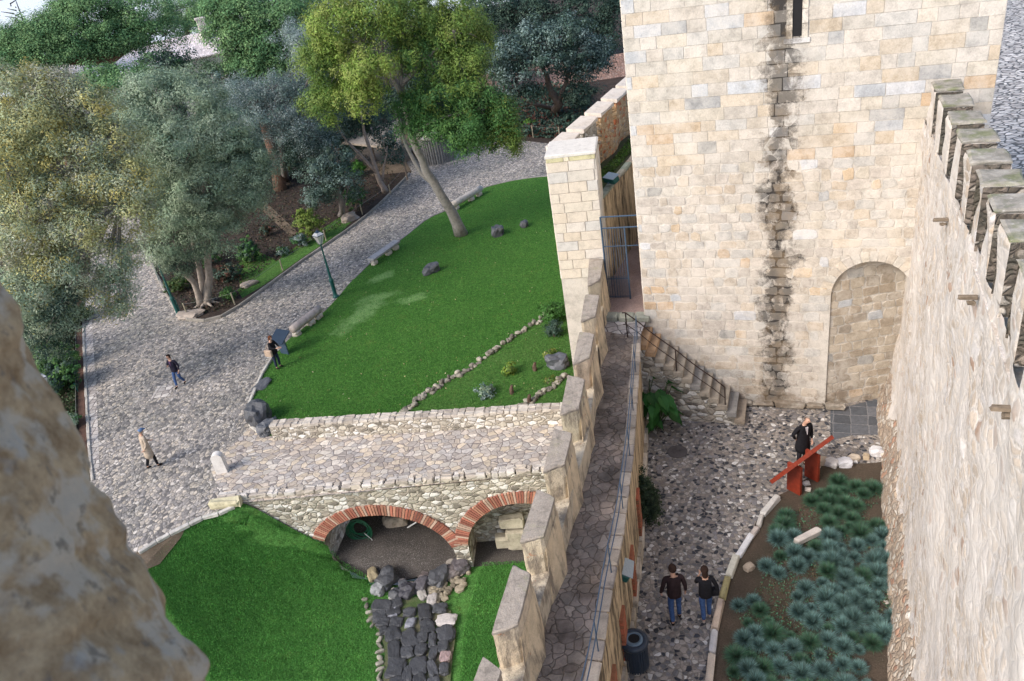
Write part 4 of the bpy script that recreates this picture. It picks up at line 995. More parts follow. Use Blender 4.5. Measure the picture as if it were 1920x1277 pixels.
# copings: near side flush, far side a low parapet
mb = MB(); s = -.7
while s < S_END:
    L = random.uniform(.16, .42)
    for r in range(2):
        c = BR(s + L / 2 + random.uniform(-.04, .04), deckz(s) + .03, -.08 - .17 * r)
        mb.box(c, (L - .01, .17, .12 + random.uniform(0, .07)), math.atan2(bdx.y, bdx.x) + random.uniform(-.1, .1), random.choice([(.52, .49, .46), (.46, .43, .4), (.38, .34, .3), (.48, .43, .37)]), .025, .025)
    s += L
part("near_coping", mb, mats['stone'], br)
F0, F1 = P(513, 826, 0), P(1050, 796, 0); fd = (F1 - F0); fd.z = 0; FL = fd.length + 1.1; fd.normalize(); fn = Vector((fd.y, -fd.x, 0))
def FR(s, z, o=0): return Vector((F0.x, F0.y, 0)) + fd * s + fn * o + Vector((0, 0, z))
mb = MB(); n = 60
for k in range(n):
    a, b = FL * k / n, FL * (k + 1) / n
    h = lambda s: .62 + .03 * mnoise.noise(Vector((s * 2, 0, 0)))
    j = lambda s, z, o: FR(s, z, o + .03 * mnoise.noise(Vector((s * 2, z * 2, 1))))
    mb.add([j(a, -.1, .0), j(b, -.1, 0), j(b, h(b), -.03), j(a, h(a), -.03), j(b, h(b), -.42), j(a, h(a), -.42), j(b, -.1, -.44), j(a, -.1, -.44)], [(0, 1, 2, 3), (3, 2, 4, 5), (5, 4, 6, 7)])
mb.add([FR(0, -.1, 0), FR(0, .62, -.03), FR(0, .62, -.42), FR(0, -.1, -.44)], [(0, 1, 2, 3)])
part("far_parapet", mb, mats['rubble'], br)
mb = MB(); s = 0
while s < FL:
    L = random.uniform(.2, .42)
    for r in range(2):
        mb.box(FR(s + L / 2, .63, -.1 - .22 * r), (L - .01, .21, .09 + random.uniform(0, .05)), math.atan2(fd.y, fd.x) + random.uniform(-.08, .08), random.choice([(.47, .43, .38), (.4, .36, .32), (.5, .46, .41), (.35, .31, .27)]), .02, .02)
    s += L
part("parapet_coping", mb, mats['stone'], br)
# stone block lying at the start of the near coping
p = P(425, 948, 0); mb = MB(); mb.box((p.x, p.y, .12), (1.1, .35, .32), math.atan2(bdx.y, bdx.x), (.5, .46, .32), .05, .04); o = mb.build("stone_block", mats['oldstone']); tag(o, "long yellowish stone block at the plaza end of the bridge's near wall", "stone block")
# fallen masonry under the right arch
mb = MB()
for (x, y, z, w_, d_, h_) in ((9.6, 0, -3.4, 1.1, .5, .9), (8.9, 0, -3.5, .6, .4, .5), (10.3, 0, -3.3, .5, .5, .8), (9.3, 0, -2.6, .9, .4, .4)):
    c = BR(x, z, -.75); mb.box(c, (w_, d_, h_), math.atan2(bdx.y, bdx.x) + random.uniform(-.1, .1), (.42, .38, .3), .05, .04)
o = mb.build("masonry_blocks", mats['oldstone']); tag(o, "pale worn masonry blocks piled inside the right-hand brick arch", "stone blocks")
# ------------------------------------------------------------------ trees and plants
def m_leaf(name, rough=.6, trans=.25, spec=.3):
    t = NT(name); a = t.attr(); g = t.noise(1.3, 3)
    c = t.mix(1, a, t.ramp(g, [(.3, .8), (.7, 1.15)]), 'MULTIPLY')
    t.fin(c, rough, None, spec=spec)
    tr = t.n("BsdfTranslucent"); t.l(c, tr.inputs[0]); mx = t.n("MixShader"); mx.inputs[0].default_value = trans
    out = [n for n in t.t.nodes if n.type == 'OUTPUT_MATERIAL'][0]
    t.l(t.b.outputs[0], mx.inputs[1]); t.l(tr.outputs[0], mx.inputs[2]); t.l(mx.outputs[0], out.inputs[0]); return t.m
mats['leaf'] = m_leaf("foliage"); mats['needle'] = m_leaf("needle_foliage", .7, .15)
mats['bark'] = m_attr("bark", .95, .5, 5, 25, 1.0, .05)
def leaf_mesh(name, cen, nrm, size, aspect, cols, rng, m, parent, tangent=None):
    n = len(cen); r = rng.normal(size=(n, 3)) if tangent is None else tangent
    t = r - (r * nrm).sum(1, keepdims=True) * nrm; t /= np.linalg.norm(t, axis=1, keepdims=True) + 1e-9
    b = np.cross(nrm, t); hs = size[:, None]
    v = np.empty((n, 4, 3)); v[:, 0] = cen - t * hs * aspect; v[:, 1] = cen - b * hs * .5; v[:, 2] = cen + t * hs * aspect; v[:, 3] = cen + b * hs * .5
    me = bpy.data.meshes.new(name); me.vertices.add(4 * n); me.vertices.foreach_set("co", v.reshape(-1).astype(np.float32))
    me.loops.add(4 * n); me.loops.foreach_set("vertex_index", np.arange(4 * n, dtype=np.int32))
    me.polygons.add(n); me.polygons.foreach_set("loop_start", np.arange(0, 4 * n, 4, dtype=np.int32)); me.polygons.foreach_set("loop_total", np.full(n, 4, np.int32))
    me.update(calc_edges=True)
    ca = me.color_attributes.new("Col", 'FLOAT_COLOR', 'CORNER')
    cc = np.ones((n, 4, 4), np.float32); cc[:, :, :3] = cols[:, None, :]; ca.data.foreach_set("color", cc.ravel())
    me.materials.append(m); o = bpy.data.objects.new(name, me); COL.objects.link(o)
    if parent is not None:
        o.parent = parent
        if parent.parent is None: o.matrix_parent_inverse = Matrix.Translation(parent.location).inverted()
    return o
def crown(blobs, n, size, pal, seed, parent, clump=.35, per=45, aspect=.9, up=.35, m='leaf', name="crown", shell=.55, droop=0):
    """blobs: (centre, (rx,ry,rz), palette index or None)"""
    rng = np.random.default_rng(seed); C = []; N = []; Sz = []; Co = []
    wt = np.array([(b[1][0] * b[1][1] + b[1][0] * b[1][2] + b[1][1] * b[1][2]) for b in blobs]); wt = wt / wt.sum()
    for b, w_ in zip(blobs, wt):
        c = np.array(b[0]); r = np.array(b[1]); k = max(3, int(n * w_ / per))
        d = rng.normal(size=(k, 3)); d /= np.linalg.norm(d, axis=1, keepdims=True)
        d[:, 2] = np.where(rng.random(k) < .3, np.abs(d[:, 2]), d[:, 2])
        rad = shell + (1 - shell) * rng.random(k) ** .6
        lump = 1 + .18 * np.sin(d[:, 0] * 5 + seed) * np.cos(d[:, 1] * 4 + seed * 2) + .12 * np.sin(d[:, 2] * 7)
        cc = c + d * r * (rad * lump)[:, None]
        pl_ = pal if len(b) < 3 or b[2] is None else b[2]
        pl_ = np.array(pl_); ci = rng.integers(0, len(pl_), k); g = rng.uniform(.8, 1.2, k)
        cr = clump * rng.uniform(.6, 1.4, k)
        m_ = rng.poisson(per, k) + 3; idx = np.repeat(np.arange(k), m_); q = rng.normal(size=(len(idx), 3)); q /= np.linalg.norm(q, axis=1, keepdims=True)
        rr = rng.random(len(idx)) ** .5
        pos = cc[idx] + q * (cr[idx] * rr)[:, None] * np.array([1, 1, .75]); pos[:, 2] -= droop * rng.random(len(idx)) ** 2 * cr[idx]
        nn_ = q * .9 + d[idx] * .7 + rng.normal(size=(len(idx), 3)) * .32 + np.array([0, 0, up]); nn_ /= np.linalg.norm(nn_, axis=1, keepdims=True)
        col = pl_[ci[idx]] * (g[idx] * rng.uniform(.7, 1.35, len(idx)))[:, None]
        mx_ = rng.random(len(idx)) < .2; col[mx_] = pl_[rng.integers(0, len(pl_), mx_.sum())]
        C.append(pos); N.append(nn_); Sz.append(size * rng.uniform(.55, 1.3, len(idx))); Co.append(col)
    return leaf_mesh(name, np.vstack(C), np.vstack(N), np.hstack(Sz), aspect, np.vstack(Co), rng, mats[m], parent)
def blob(x, y, rx, ry, D, deep=None, pal=None):
    c = PD(x, y, D); dist = (c - CAM).length; k = dist / FPX
    return (tuple(c), (rx * k, (deep if deep else (rx + ry) / 2 * k), ry * k * 1.0), pal)
def limb(mb, pts, r0, r1, n=9, col=(.3, .27, .24), wob=.12):
    L = [Vector(p) for p in pts]; k = len(L); out = []
    for i in range(k - 1):
        for j in range(3):
            t = j / 3; v = L[i].lerp(L[i + 1], t); out.append(v + Vector((mnoise.noise(v), mnoise.noise(v + Vector((9, 0, 0))), 0)) * r0 * .35)
    out.append(L[-1]); rr = [r0 + (r1 - r0) * i / (len(out) - 1) for i in range(len(out))]; rr[0] *= 1.25
    mb.tube(out, rr, n, col, True, wob)
def tree(name, base, label, group, trunkdef, blobs, n, size, pal, seed, barkc=(.3, .27, .24), **kw):
    b = Vector(base); root = empty(name, b, label, "tree", group)
    mb = MB(); random.seed(seed)
    for pts, r0, r1 in trunkdef: limb(mb, pts, r0, r1, col=barkc)
    # thin branches reaching into the crown
    tips = [Vector(p[-1]) for p, _, _ in trunkdef]
    for bl in blobs:
        c = Vector(bl[0]); t = min(tips, key=lambda q: (q - c).length)
        for _ in range(2):
            e = c + Vector([random.uniform(-.5, .5) * r for r in bl[1]]); mid = t.lerp(e, .5) + Vector((0, 0, .2)); limb(mb, [t, mid, e], .07, .015, 5, barkc)
    part("trunk", mb, mats['bark'], root, True)
    crown(blobs, n, size, pal, seed, root, **kw)
    return root
def p0(x, y, z=0): return P(x, y, z)
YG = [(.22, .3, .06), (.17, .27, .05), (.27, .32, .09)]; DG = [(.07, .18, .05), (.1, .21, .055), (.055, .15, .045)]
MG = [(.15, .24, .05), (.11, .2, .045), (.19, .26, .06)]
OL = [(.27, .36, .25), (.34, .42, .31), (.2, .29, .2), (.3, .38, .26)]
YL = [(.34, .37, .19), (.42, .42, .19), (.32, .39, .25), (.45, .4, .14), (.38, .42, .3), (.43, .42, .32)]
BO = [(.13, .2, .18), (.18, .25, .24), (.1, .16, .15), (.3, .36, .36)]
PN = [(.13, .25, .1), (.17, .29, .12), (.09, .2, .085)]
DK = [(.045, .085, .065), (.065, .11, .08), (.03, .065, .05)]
# 1 leaning tree with yellow-green crown on the lawn
D1 = 43.5; b1 = P(866, 440, 0)
tree("leaning_tree", b1, "large leaning tree with yellow-green feathery crown and pale trunk rising from the lawn", "park trees",
     [([b1, PD(838, 380, 43.2), PD(800, 320, 42.8), PD(775, 262, 42.4), PD(752, 160, 42), PD(745, 60, 41.8)], .34, .09), ([PD(822, 352, 43), PD(790, 325, 43.2), PD(762, 275, 43.4), PD(742, 210, 43.6)], .17, .07),
      ([PD(755, 180, 42), PD(720, 120, 41.5), PD(680, 80, 41)], .14, .04), ([PD(752, 160, 42), PD(800, 110, 41.5), PD(850, 60, 41)], .14, .04), ([PD(775, 262, 42.4), PD(830, 225, 41.6), PD(900, 210, 41)], .12, .03)],
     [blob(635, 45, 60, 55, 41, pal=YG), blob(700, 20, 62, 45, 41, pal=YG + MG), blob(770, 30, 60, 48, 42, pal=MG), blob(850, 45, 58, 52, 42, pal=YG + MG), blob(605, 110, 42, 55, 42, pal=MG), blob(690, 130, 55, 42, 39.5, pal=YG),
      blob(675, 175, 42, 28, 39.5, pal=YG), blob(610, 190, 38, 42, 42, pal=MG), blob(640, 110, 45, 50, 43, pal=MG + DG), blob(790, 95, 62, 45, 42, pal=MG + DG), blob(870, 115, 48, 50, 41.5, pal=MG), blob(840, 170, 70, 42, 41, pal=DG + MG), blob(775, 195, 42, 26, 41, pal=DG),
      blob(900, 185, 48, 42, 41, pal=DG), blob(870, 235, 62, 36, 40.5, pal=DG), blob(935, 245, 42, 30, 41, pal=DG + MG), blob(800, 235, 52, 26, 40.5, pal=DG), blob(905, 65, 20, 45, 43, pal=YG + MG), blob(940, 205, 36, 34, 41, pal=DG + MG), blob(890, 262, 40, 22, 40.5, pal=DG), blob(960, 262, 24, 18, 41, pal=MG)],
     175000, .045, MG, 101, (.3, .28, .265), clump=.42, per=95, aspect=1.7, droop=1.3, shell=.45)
# 2 grey-green olive with several stems
b2 = P(388, 572, 0)
tree("olive_tree", b2, "broad grey-green olive tree with several bare stems at the point of the planted bed", "park trees",
     [([b2, PD(392, 520, 42.8), PD(388, 455, 42.4), PD(392, 380, 42), PD(380, 260, 42)], .24, .09), ([b2 + Vector((-.3, 0, 0)), PD(365, 530, 42.6), PD(335, 500, 42), PD(325, 440, 41.6)], .2, .08), ([b2 + Vector((-.1, .2, 0)), PD(372, 500, 43), PD(358, 440, 43), PD(340, 350, 43)], .17, .07), ([PD(388, 455, 42.4), PD(430, 380, 42), PD(460, 330, 42)], .1, .04)] +
     [([b2 + Vector((0, 0, .25)), b2 + Vector((.8 * math.cos(a), .8 * math.sin(a), -.02))], .12, .03) for a in (0, .9, -.8, 3.4, 4.3, 2.2)],
     [blob(290, 165, 45, 30, 43), blob(350, 200, 62, 48, 42.5), blob(270, 235, 52, 50, 42.5), blob(400, 250, 62, 48, 42), blob(330, 280, 70, 55, 41.5), blob(440, 300, 60, 48, 41.5), blob(470, 330, 45, 40, 41.5), blob(290, 340, 52, 55, 42),
      blob(380, 355, 68, 50, 41), blob(340, 410, 55, 45, 41.5), blob(440, 380, 55, 40, 41.5), blob(400, 430, 50, 40, 41.5), blob(315, 455, 38, 35, 41.5), blob(455, 350, 42, 36, 42), blob(340, 490, 32, 22, 42, pal=DK + OL)],
     220000, .038, OL, 102, (.36, .31, .27), clump=.6, per=230, aspect=1.8, shell=.7)
# 3 big yellowing tree at the left
b3 = P(70, 640, 0)
tree("yellowing_tree", b3, "big tree with thinning yellow and grey-green autumn leaves hanging over the plaza at the left", "park trees",
     [([b3, PD(75, 560, 36.5), PD(90, 450, 36.5), PD(110, 330, 37), PD(120, 220, 37)], .4, .1), ([PD(90, 450, 36.5), PD(40, 380, 37), PD(10, 300, 37)], .18, .05), ([PD(90, 450, 36.5), PD(160, 420, 36.5), PD(225, 380, 36)], .16, .04), ([PD(110, 330, 37), PD(180, 280, 37), PD(220, 240, 37)], .14, .04)],
     [blob(20, 160, 50, 42, 38), blob(85, 170, 55, 42, 38, pal=YL[3:] + YL[:1]), blob(150, 205, 62, 48, 37.5), blob(60, 240, 62, 52, 37, pal=YL[:4]), blob(205, 265, 52, 52, 37), blob(120, 290, 68, 52, 37), blob(10, 300, 52, 60, 37, pal=YL[1:4]), blob(190, 345, 62, 50, 36.5), blob(250, 345, 42, 48, 36, pal=YL[1:5]),
      blob(80, 370, 65, 52, 36.5), blob(255, 400, 34, 45, 36), blob(140, 430, 68, 42, 36), blob(40, 450, 60, 48, 36), blob(100, 500, 66, 40, 36, pal=OL + YL[2:5]), blob(215, 480, 44, 34, 36, pal=YL + OL), blob(40, 560, 62, 50, 36, pal=OL + YL[2:5]), blob(200, 540, 42, 34, 36, pal=YL[2:] + OL), blob(215, 572, 26, 22, 36, pal=YL[2:] + OL), blob(105, 570, 46, 42, 36, pal=DK + OL), blob(75, 630, 50, 42, 36, pal=OL + DK)],
     180000, .04, YL, 103, (.3, .27, .25), clump=.5, per=110, aspect=1.6, shell=.45, droop=.6)
# 4/5 stone pines
def pine(px_, py_, bl, D, seed, label, tr):
    b = Vector(PD(px_, py_, D)); b.z = -.3
    tree("stone_pine", b, label, "stone pines behind the park", [([b] + tr, .45, .2)] + [([tr[-1], Vector(x[0])], .2, .06) for x in bl], bl, int(10000 * len(bl)), .08, PN, seed, (.24, .15, .11), clump=.8, per=110, aspect=.9, up=.9, m='needle', shell=.45)
pine(212, 150, [blob(x, y, rx, ry, 74) for x, y, rx, ry in ((30, 72, 45, 22), (85, 55, 52, 26), (70, 90, 55, 24), (150, 30, 62, 28), (215, 60, 62, 30), (130, 75, 60, 28), (130, 104, 52, 15), (60, 112, 40, 12), (225, 78, 50, 18), (250, 20, 60, 30), (290, 60, 48, 28), (175, 92, 55, 14), (150, 5, 50, 20), (15, 100, 35, 20), (40, 118, 30, 14))], 74, 104,
     "wide umbrella-shaped stone pine with dark forked trunk at the top left", [PD(212, 132, 74), PD(205, 118, 74)])
pine(470, 165, [blob(x, y, rx, ry, 62) for x, y, rx, ry in ((440, 20, 50, 32), (500, 30, 50, 35), (545, 15, 35, 30), (430, 65, 42, 32), (480, 85, 52, 35), (530, 95, 40, 32), (450, 125, 42, 24), (500, 135, 38, 26), (545, 60, 30, 34), (420, 5, 40, 24))], 62, 105,
     "tall rounded stone pine between the white roof and the yellow-green tree", [PD(470, 140, 62), PD(468, 90, 62)])
pine(340, 112, [blob(x, y, rx, ry, 104) for x, y, rx, ry in ((350, 15, 45, 28), (375, 45, 32, 26), (325, 40, 30, 30), (395, 20, 34, 30))], 104, 106, "distant dark stone pine above the chimney of the pale roof", [PD(350, 90, 104), PD(352, 50, 104)])
pine(60, 150, [blob(x, y, rx, ry, 88) for x, y, rx, ry in ((10, 78, 35, 16), (60, 68, 40, 16), (110, 45, 25, 12))], 88, 116, "farthest pine, a low dark crown below the white sky in the top left corner", [PD(60, 100, 88), PD(60, 80, 88)])
# 6 blue-grey olives
b6 = P(535, 335, 0)
tree("blue_olive_tree", b6, "dense blue-grey olive tree between the broad olive and the yellow-green tree", "park trees",
     [([b6, PD(530, 300, 53), PD(525, 240, 53), PD(520, 160, 53)], .3, .1), ([PD(525, 260, 53), PD(560, 200, 53), PD(585, 130, 53)], .15, .05)],
     [blob(560, 75, 38, 34, 54, pal=[BO[3], BO[1]]), blob(590, 120, 36, 45, 54, pal=[BO[3], BO[1]]), blob(505, 165, 44, 30, 53, pal=[BO[3], BO[1]]), blob(455, 185, 40, 38, 53), blob(550, 190, 50, 42, 53), blob(500, 225, 55, 40, 52.5), blob(560, 250, 50, 42, 52.5), blob(450, 235, 36, 36, 53), blob(610, 200, 38, 50, 54), blob(540, 290, 45, 26, 53, pal=DK), blob(600, 275, 38, 30, 53, pal=DK + BO)],
     95000, .05, BO, 107, (.2, .17, .16), clump=.55, per=70, shell=.5)
b62 = P(640, 405, 0)
tree("small_olive_tree", b62, "small dark blue-green tree beside the dark rock at the path kerb", "park trees",
     [([b62, PD(640, 375, 51), PD(630, 340, 51), PD(625, 310, 51)], .2, .08), ([b62, PD(648, 370, 51), PD(655, 340, 51)], .12, .05)],
     [blob(600, 330, 42, 34, 51), blob(640, 345, 40, 28, 50.5), blob(600, 370, 34, 20, 50.5), blob(625, 300, 38, 26, 51.5)], 14000, .075, BO[:3] + DK, 108, (.26, .23, .22), clump=.42, per=60)
b63 = P(365, 250, 0)
tree("pale_olive_tree", b63, "pale green rounded tree just behind the broad olive, below the white roof", "park trees",
     [([b63, PD(370, 215, 62), PD(375, 170, 62)], .25, .1)], [blob(380, 140, 50, 22, 62, pal=[(.13, .2, .12), (.1, .16, .09)]), blob(400, 175, 45, 32, 61, pal=BO + OL), blob(340, 160, 40, 26, 61.5), blob(425, 210, 32, 32, 60, pal=BO)], 14000, .085, OL, 109, clump=.55, per=60)
b64 = PD(235, 200, 66); b64.z = 0
tree("dark_green_tree", b64, "low dark green leafy tree directly below the white roof", "park trees",
     [([b64, PD(235, 165, 66)], .25, .12)], [blob(185, 145, 42, 22, 66, pal=PN), blob(235, 150, 45, 24, 65, pal=PN), blob(200, 170, 48, 20, 64, pal=PN), blob(290, 120, 40, 20, 68, pal=DK + PN), blob(330, 110, 30, 18, 68, pal=DK), blob(250, 180, 30, 20, 64, pal=PN)], 16000, .1, PN, 110, clump=.6, per=60)
# 7 dark olive beyond the path, 8 tall dark backdrop tree
b7 = P(1042, 218, 0)
tree("dark_olive_tree", b7, "dark blue-green tree with spreading limbs in the shade behind the battlement wall", "park trees",
     [([b7, PD(1045, 195, 66), PD(1030, 160, 66), PD(1015, 120, 66)], .45, .15), ([PD(1043, 195, 66), PD(1060, 160, 66), PD(1070, 120, 66)], .25, .08), ([b7 + Vector((0, 0, .6)), PD(1000, 195, 66), PD(970, 175, 66)], .2, .08)],
     [blob(1000, 75, 45, 36, 65), blob(1060, 65, 48, 34, 65), blob(1100, 95, 42, 36, 66), blob(950, 105, 40, 36, 64), blob(1030, 115, 55, 22, 64), blob(1090, 130, 40, 26, 66), blob(965, 145, 36, 26, 64), blob(1125, 110, 22, 26, 68), blob(990, 175, 35, 12, 64, pal=DK), blob(1090, 175, 34, 20, 66, pal=DK)],
     34000, .11, BO[:3] + DK, 111, (.16, .12, .1), clump=.7, per=60, shell=.5)
b8 = PD(1010, 160, 92); b8.z = 0
tree("tall_dark_tree", b8, "tall near-black evergreen filling the top of the view between the yellow-green tree and the tower", "park trees",
     [([b8, PD(1010, 100, 92), PD(1005, 20, 92)], .5, .15)], [blob(x, y, rx, ry, 90, pal=DK) for x, y, rx, ry in ((930, 10, 40, 35), (980, 20, 45, 30), (1040, 5, 50, 40), (1100, 15, 50, 40), (1150, 30, 35, 40), (1130, 70, 30, 26), (945, 50, 30, 26), (1090, 50, 34, 22))],
     26000, .14, DK, 112, (.1, .08, .07), clump=.9, per=60, m='needle')
b9 = P(722, 362, 0)
tree("forked_tree", b9, "thin forked tree with bare branches in front of the low shelter", "park trees",
     [([b9, PD(708, 330, 55), PD(700, 300, 55), PD(682, 245, 55), PD(675, 200, 55)], .22, .07), ([PD(706, 322, 55), PD(675, 290, 55), PD(650, 265, 55), PD(632, 235, 55)], .13, .05), ([PD(716, 345, 55), PD(720, 310, 55), PD(725, 290, 55)], .09, .04)],
     [blob(650, 215, 42, 26, 56, pal=DK), blob(700, 225, 40, 22, 56, pal=DK), blob(735, 285, 24, 22, 56, pal=DK + BO[:1]), blob(720, 255, 26, 20, 56, pal=DK + BO[:2])], 9000, .085, DK, 113, (.3, .25, .22), clump=.5, per=45)
# filler wood behind
rs = random.Random(8); k = 0
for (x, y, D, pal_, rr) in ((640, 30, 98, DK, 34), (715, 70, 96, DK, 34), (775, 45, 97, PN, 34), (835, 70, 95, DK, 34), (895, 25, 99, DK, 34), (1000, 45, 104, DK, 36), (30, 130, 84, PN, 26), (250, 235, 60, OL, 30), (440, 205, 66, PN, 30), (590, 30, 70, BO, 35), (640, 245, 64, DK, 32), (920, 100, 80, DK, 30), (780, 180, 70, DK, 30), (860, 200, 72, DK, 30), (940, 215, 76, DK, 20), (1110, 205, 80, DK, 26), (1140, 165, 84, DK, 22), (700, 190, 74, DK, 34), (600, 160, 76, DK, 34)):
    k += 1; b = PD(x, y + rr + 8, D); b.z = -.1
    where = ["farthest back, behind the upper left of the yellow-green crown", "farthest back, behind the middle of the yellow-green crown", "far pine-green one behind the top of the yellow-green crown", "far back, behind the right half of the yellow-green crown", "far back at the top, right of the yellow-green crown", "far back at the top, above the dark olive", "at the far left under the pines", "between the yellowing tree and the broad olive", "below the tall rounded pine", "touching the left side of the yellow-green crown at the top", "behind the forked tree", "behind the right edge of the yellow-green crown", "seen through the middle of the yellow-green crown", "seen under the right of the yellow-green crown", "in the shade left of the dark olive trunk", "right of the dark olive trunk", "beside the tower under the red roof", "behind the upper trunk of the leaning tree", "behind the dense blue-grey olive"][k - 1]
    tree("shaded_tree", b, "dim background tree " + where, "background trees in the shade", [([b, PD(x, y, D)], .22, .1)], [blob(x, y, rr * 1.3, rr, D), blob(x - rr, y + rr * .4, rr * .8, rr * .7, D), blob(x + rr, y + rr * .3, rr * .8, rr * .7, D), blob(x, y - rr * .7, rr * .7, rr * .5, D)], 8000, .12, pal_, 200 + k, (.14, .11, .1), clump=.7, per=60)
# bare dark twig of a distant tree against the sky
mb = MB(); b = PD(45, 60, 95); b.z = 0
t0 = PD(42, 40, 95)
for i in range(14):
    a = t0 + Vector((random.uniform(-.5, .5), 0, -1.2 + i * .22)); mb.tube([a, a + Vector((random.uniform(-1.2, 1.2), 0, random.uniform(.1, .6)))], [.07, .02], 4, (.05, .05, .06))
mb.tube([b, t0 - Vector((0, 0, 1.5)), t0 + Vector((.2, 0, 1.8))], [.2, .12, .04], 5, (.05, .05, .06))
o = mb.build("bare_treetop", mats['bark']); tag(o, "bare dark treetop sticking up against the white sky in the top left corner", "tree")
# ---- shrubs
def shrub(x, y, z, r, h, pal, label, seed, n=1500, size=.05, name="shrub", group="shrubs in the park", clump=.16, D=None, m='leaf'):
    b = P(x, y, z) if D is None else PD(x, y, D)
    root = empty(name, b, label, "shrub", group); mb = MB()
    random.seed(seed)
    for _ in range(5): mb.tube([b, b + Vector((random.uniform(-.4, .4) * r, random.uniform(-.4, .4) * r, h * .7))], [.03, .012], 5, (.16, .12, .1))
    part("stems", mb, mats['bark'], root)
    bl = [((b.x + random.uniform(-.3, .3) * r, b.y + random.uniform(-.3, .3) * r, b.z + h * random.uniform(.4, .65)), (r * .75, r * .75, h * .42), None) for _ in range(3)]
    crown(bl, n, size, pal, seed, root, clump=clump, per=30, name="leaves", m=m, shell=.4); return root
RD = [(.12, .05, .035), (.07, .06, .04), (.09, .075, .04)]
for i, a in enumerate([
    (476, 492, 0, .95, 1.5, DG + DK, "dark green rounded shrub in the soil left of the stepping path", 301, 3500, .07),
    (430, 528, 0, .9, 1.2, RD + DK, "reddish-brown shrub between the olive stems and the grass margin", 302, 2600, .07),
    (434, 562, 0, .45, .9, DG, "small clipped green shrub next to a fence post at the bed's corner", 303, 1500, .05),
    (340, 545, 0, .8, 1.0, [(.08, .12, .03), (.05, .1, .03)], "low yellow-green bush left of the olive stems", 304, 2200, .06),
    (392, 500, 0, 1.1, 1.5, DK + DG, "dark bush behind the olive stems", 305, 3000, .07),
    (563, 462, 0, .7, .9, DG + BO, "dark low shrub at the lower end of the stepping path", 306, 1800, .06),
    (530, 480, 0, .5, .6, DG + BO, "tiny dark shrub on the soil above the grass margin", 307, 1000, .06),
    (500, 445, 0, .6, .8, RD + DK, "small brownish shrub beside the stepping path", 308, 1400, .06),
    (588, 452, 0, 1.0, 2.3, [(.16, .24, .04), (.12, .19, .04), (.2, .26, .06)], "bright yellow-green bushy sapling behind the street lamp", 309, 5000, .07),
    (672, 330, 0, 1.0, 1.2, [(.05, .15, .02), (.06, .17, .03)], "bright green round bush under the forked tree", 310, 2500, .08),
    (668, 395, 0, 1.2, 1.6, DG + DK, "dark green bush between the small tree and the path kerb", 311, 3000, .07),
    (785, 300, 0, 1.0, .8, DK + RD, "dark leafy bush left of the barrel-shaped screen", 312, 1800, .08),
    (545, 330, 0, 1.6, 1.4, DK + [(.06, .07, .02)], "wide brownish bush under the blue-grey olive", 313, 3000, .09),
    (660, 285, 0, 1.2, 1.2, [(.1, .14, .02), (.08, .11, .02)], "yellow-green bush against the shelter wall", 314, 1800, .09),
    (1000, 243, 0, .8, .9, [(.1, .22, .03), (.08, .18, .03)], "bright small bush in the shade beyond the path", 315, 1400, .09),
    (1060, 240, 0, 1.6, 1.2, DK, "dark shrub at the foot of the dark olive", 316, 2400, .1),
    (960, 235, 0, 1.8, 1.2, DK + RD, "dim reddish undergrowth bush left of the bright small bush", 317, 2400, .1),
    (115, 730, 0, 1.15, 1.5, DG + DK, "dense dark green bush beside the wire fence, left of the plaza", 318, 6000, .07),
    (118, 690, 0, 1.1, 1.4, DG + PN, "upper dark green bush beside the wire fence, left of the plaza", 319, 5500, .07),
    (70, 660, 0, 1.4, 1.4, [(.09, .13, .04), (.06, .1, .04)], "light green loose bush just above the blurred parapet stone", 320, 4000, .07),
    (130, 610, 0, 1.4, .9, [(.08, .12, .04), (.05, .08, .03)], "low sprawling ground shrub along the wire under the yellowing tree", 321, 4000, .07),
    (125, 800, 0, .7, .5, DG + OL, "low pale-green shrub next to the teal lamp base at the left", 322, 1500, .06),
    (1040, 600, .02, .75, .9, [(.05, .15, .03), (.07, .18, .04)], "bright green shrub on the lawn against the square pillar", 323, 3500, .05),
    (1040, 632, .02, .42, .8, DK, "dark bluish upright shrub below the bright one at the pillar", 324, 1800, .04),
    (912, 742, .02, .42, .35, BO + OL, "small blue-green rosette plant low on the lawn near the bridge", 325, 700, .06),
    (955, 700, .02, .35, .5, [(.2, .28, .04), (.15, .24, .05)], "small yellow-green plant in the middle of the lower lawn strip", 326, 600, .06),
    (1030, 668, .02, .35, .4, [(.2, .24, .05), (.1, .2, .05)], "little yellowish plant above the dark rock by the wall", 327, 400, .05),
    (1028, 720, .02, .3, .35, [(.2, .26, .05), (.1, .2, .05)], "little light-green plant between the dark rock and the pale stones", 328, 350, .05),
    (370, 330, 0, 2.0, 2.2, DK, "dark undergrowth hidden behind the broad olive crown", 329, 2500, .1)]):
    shrub(*a)
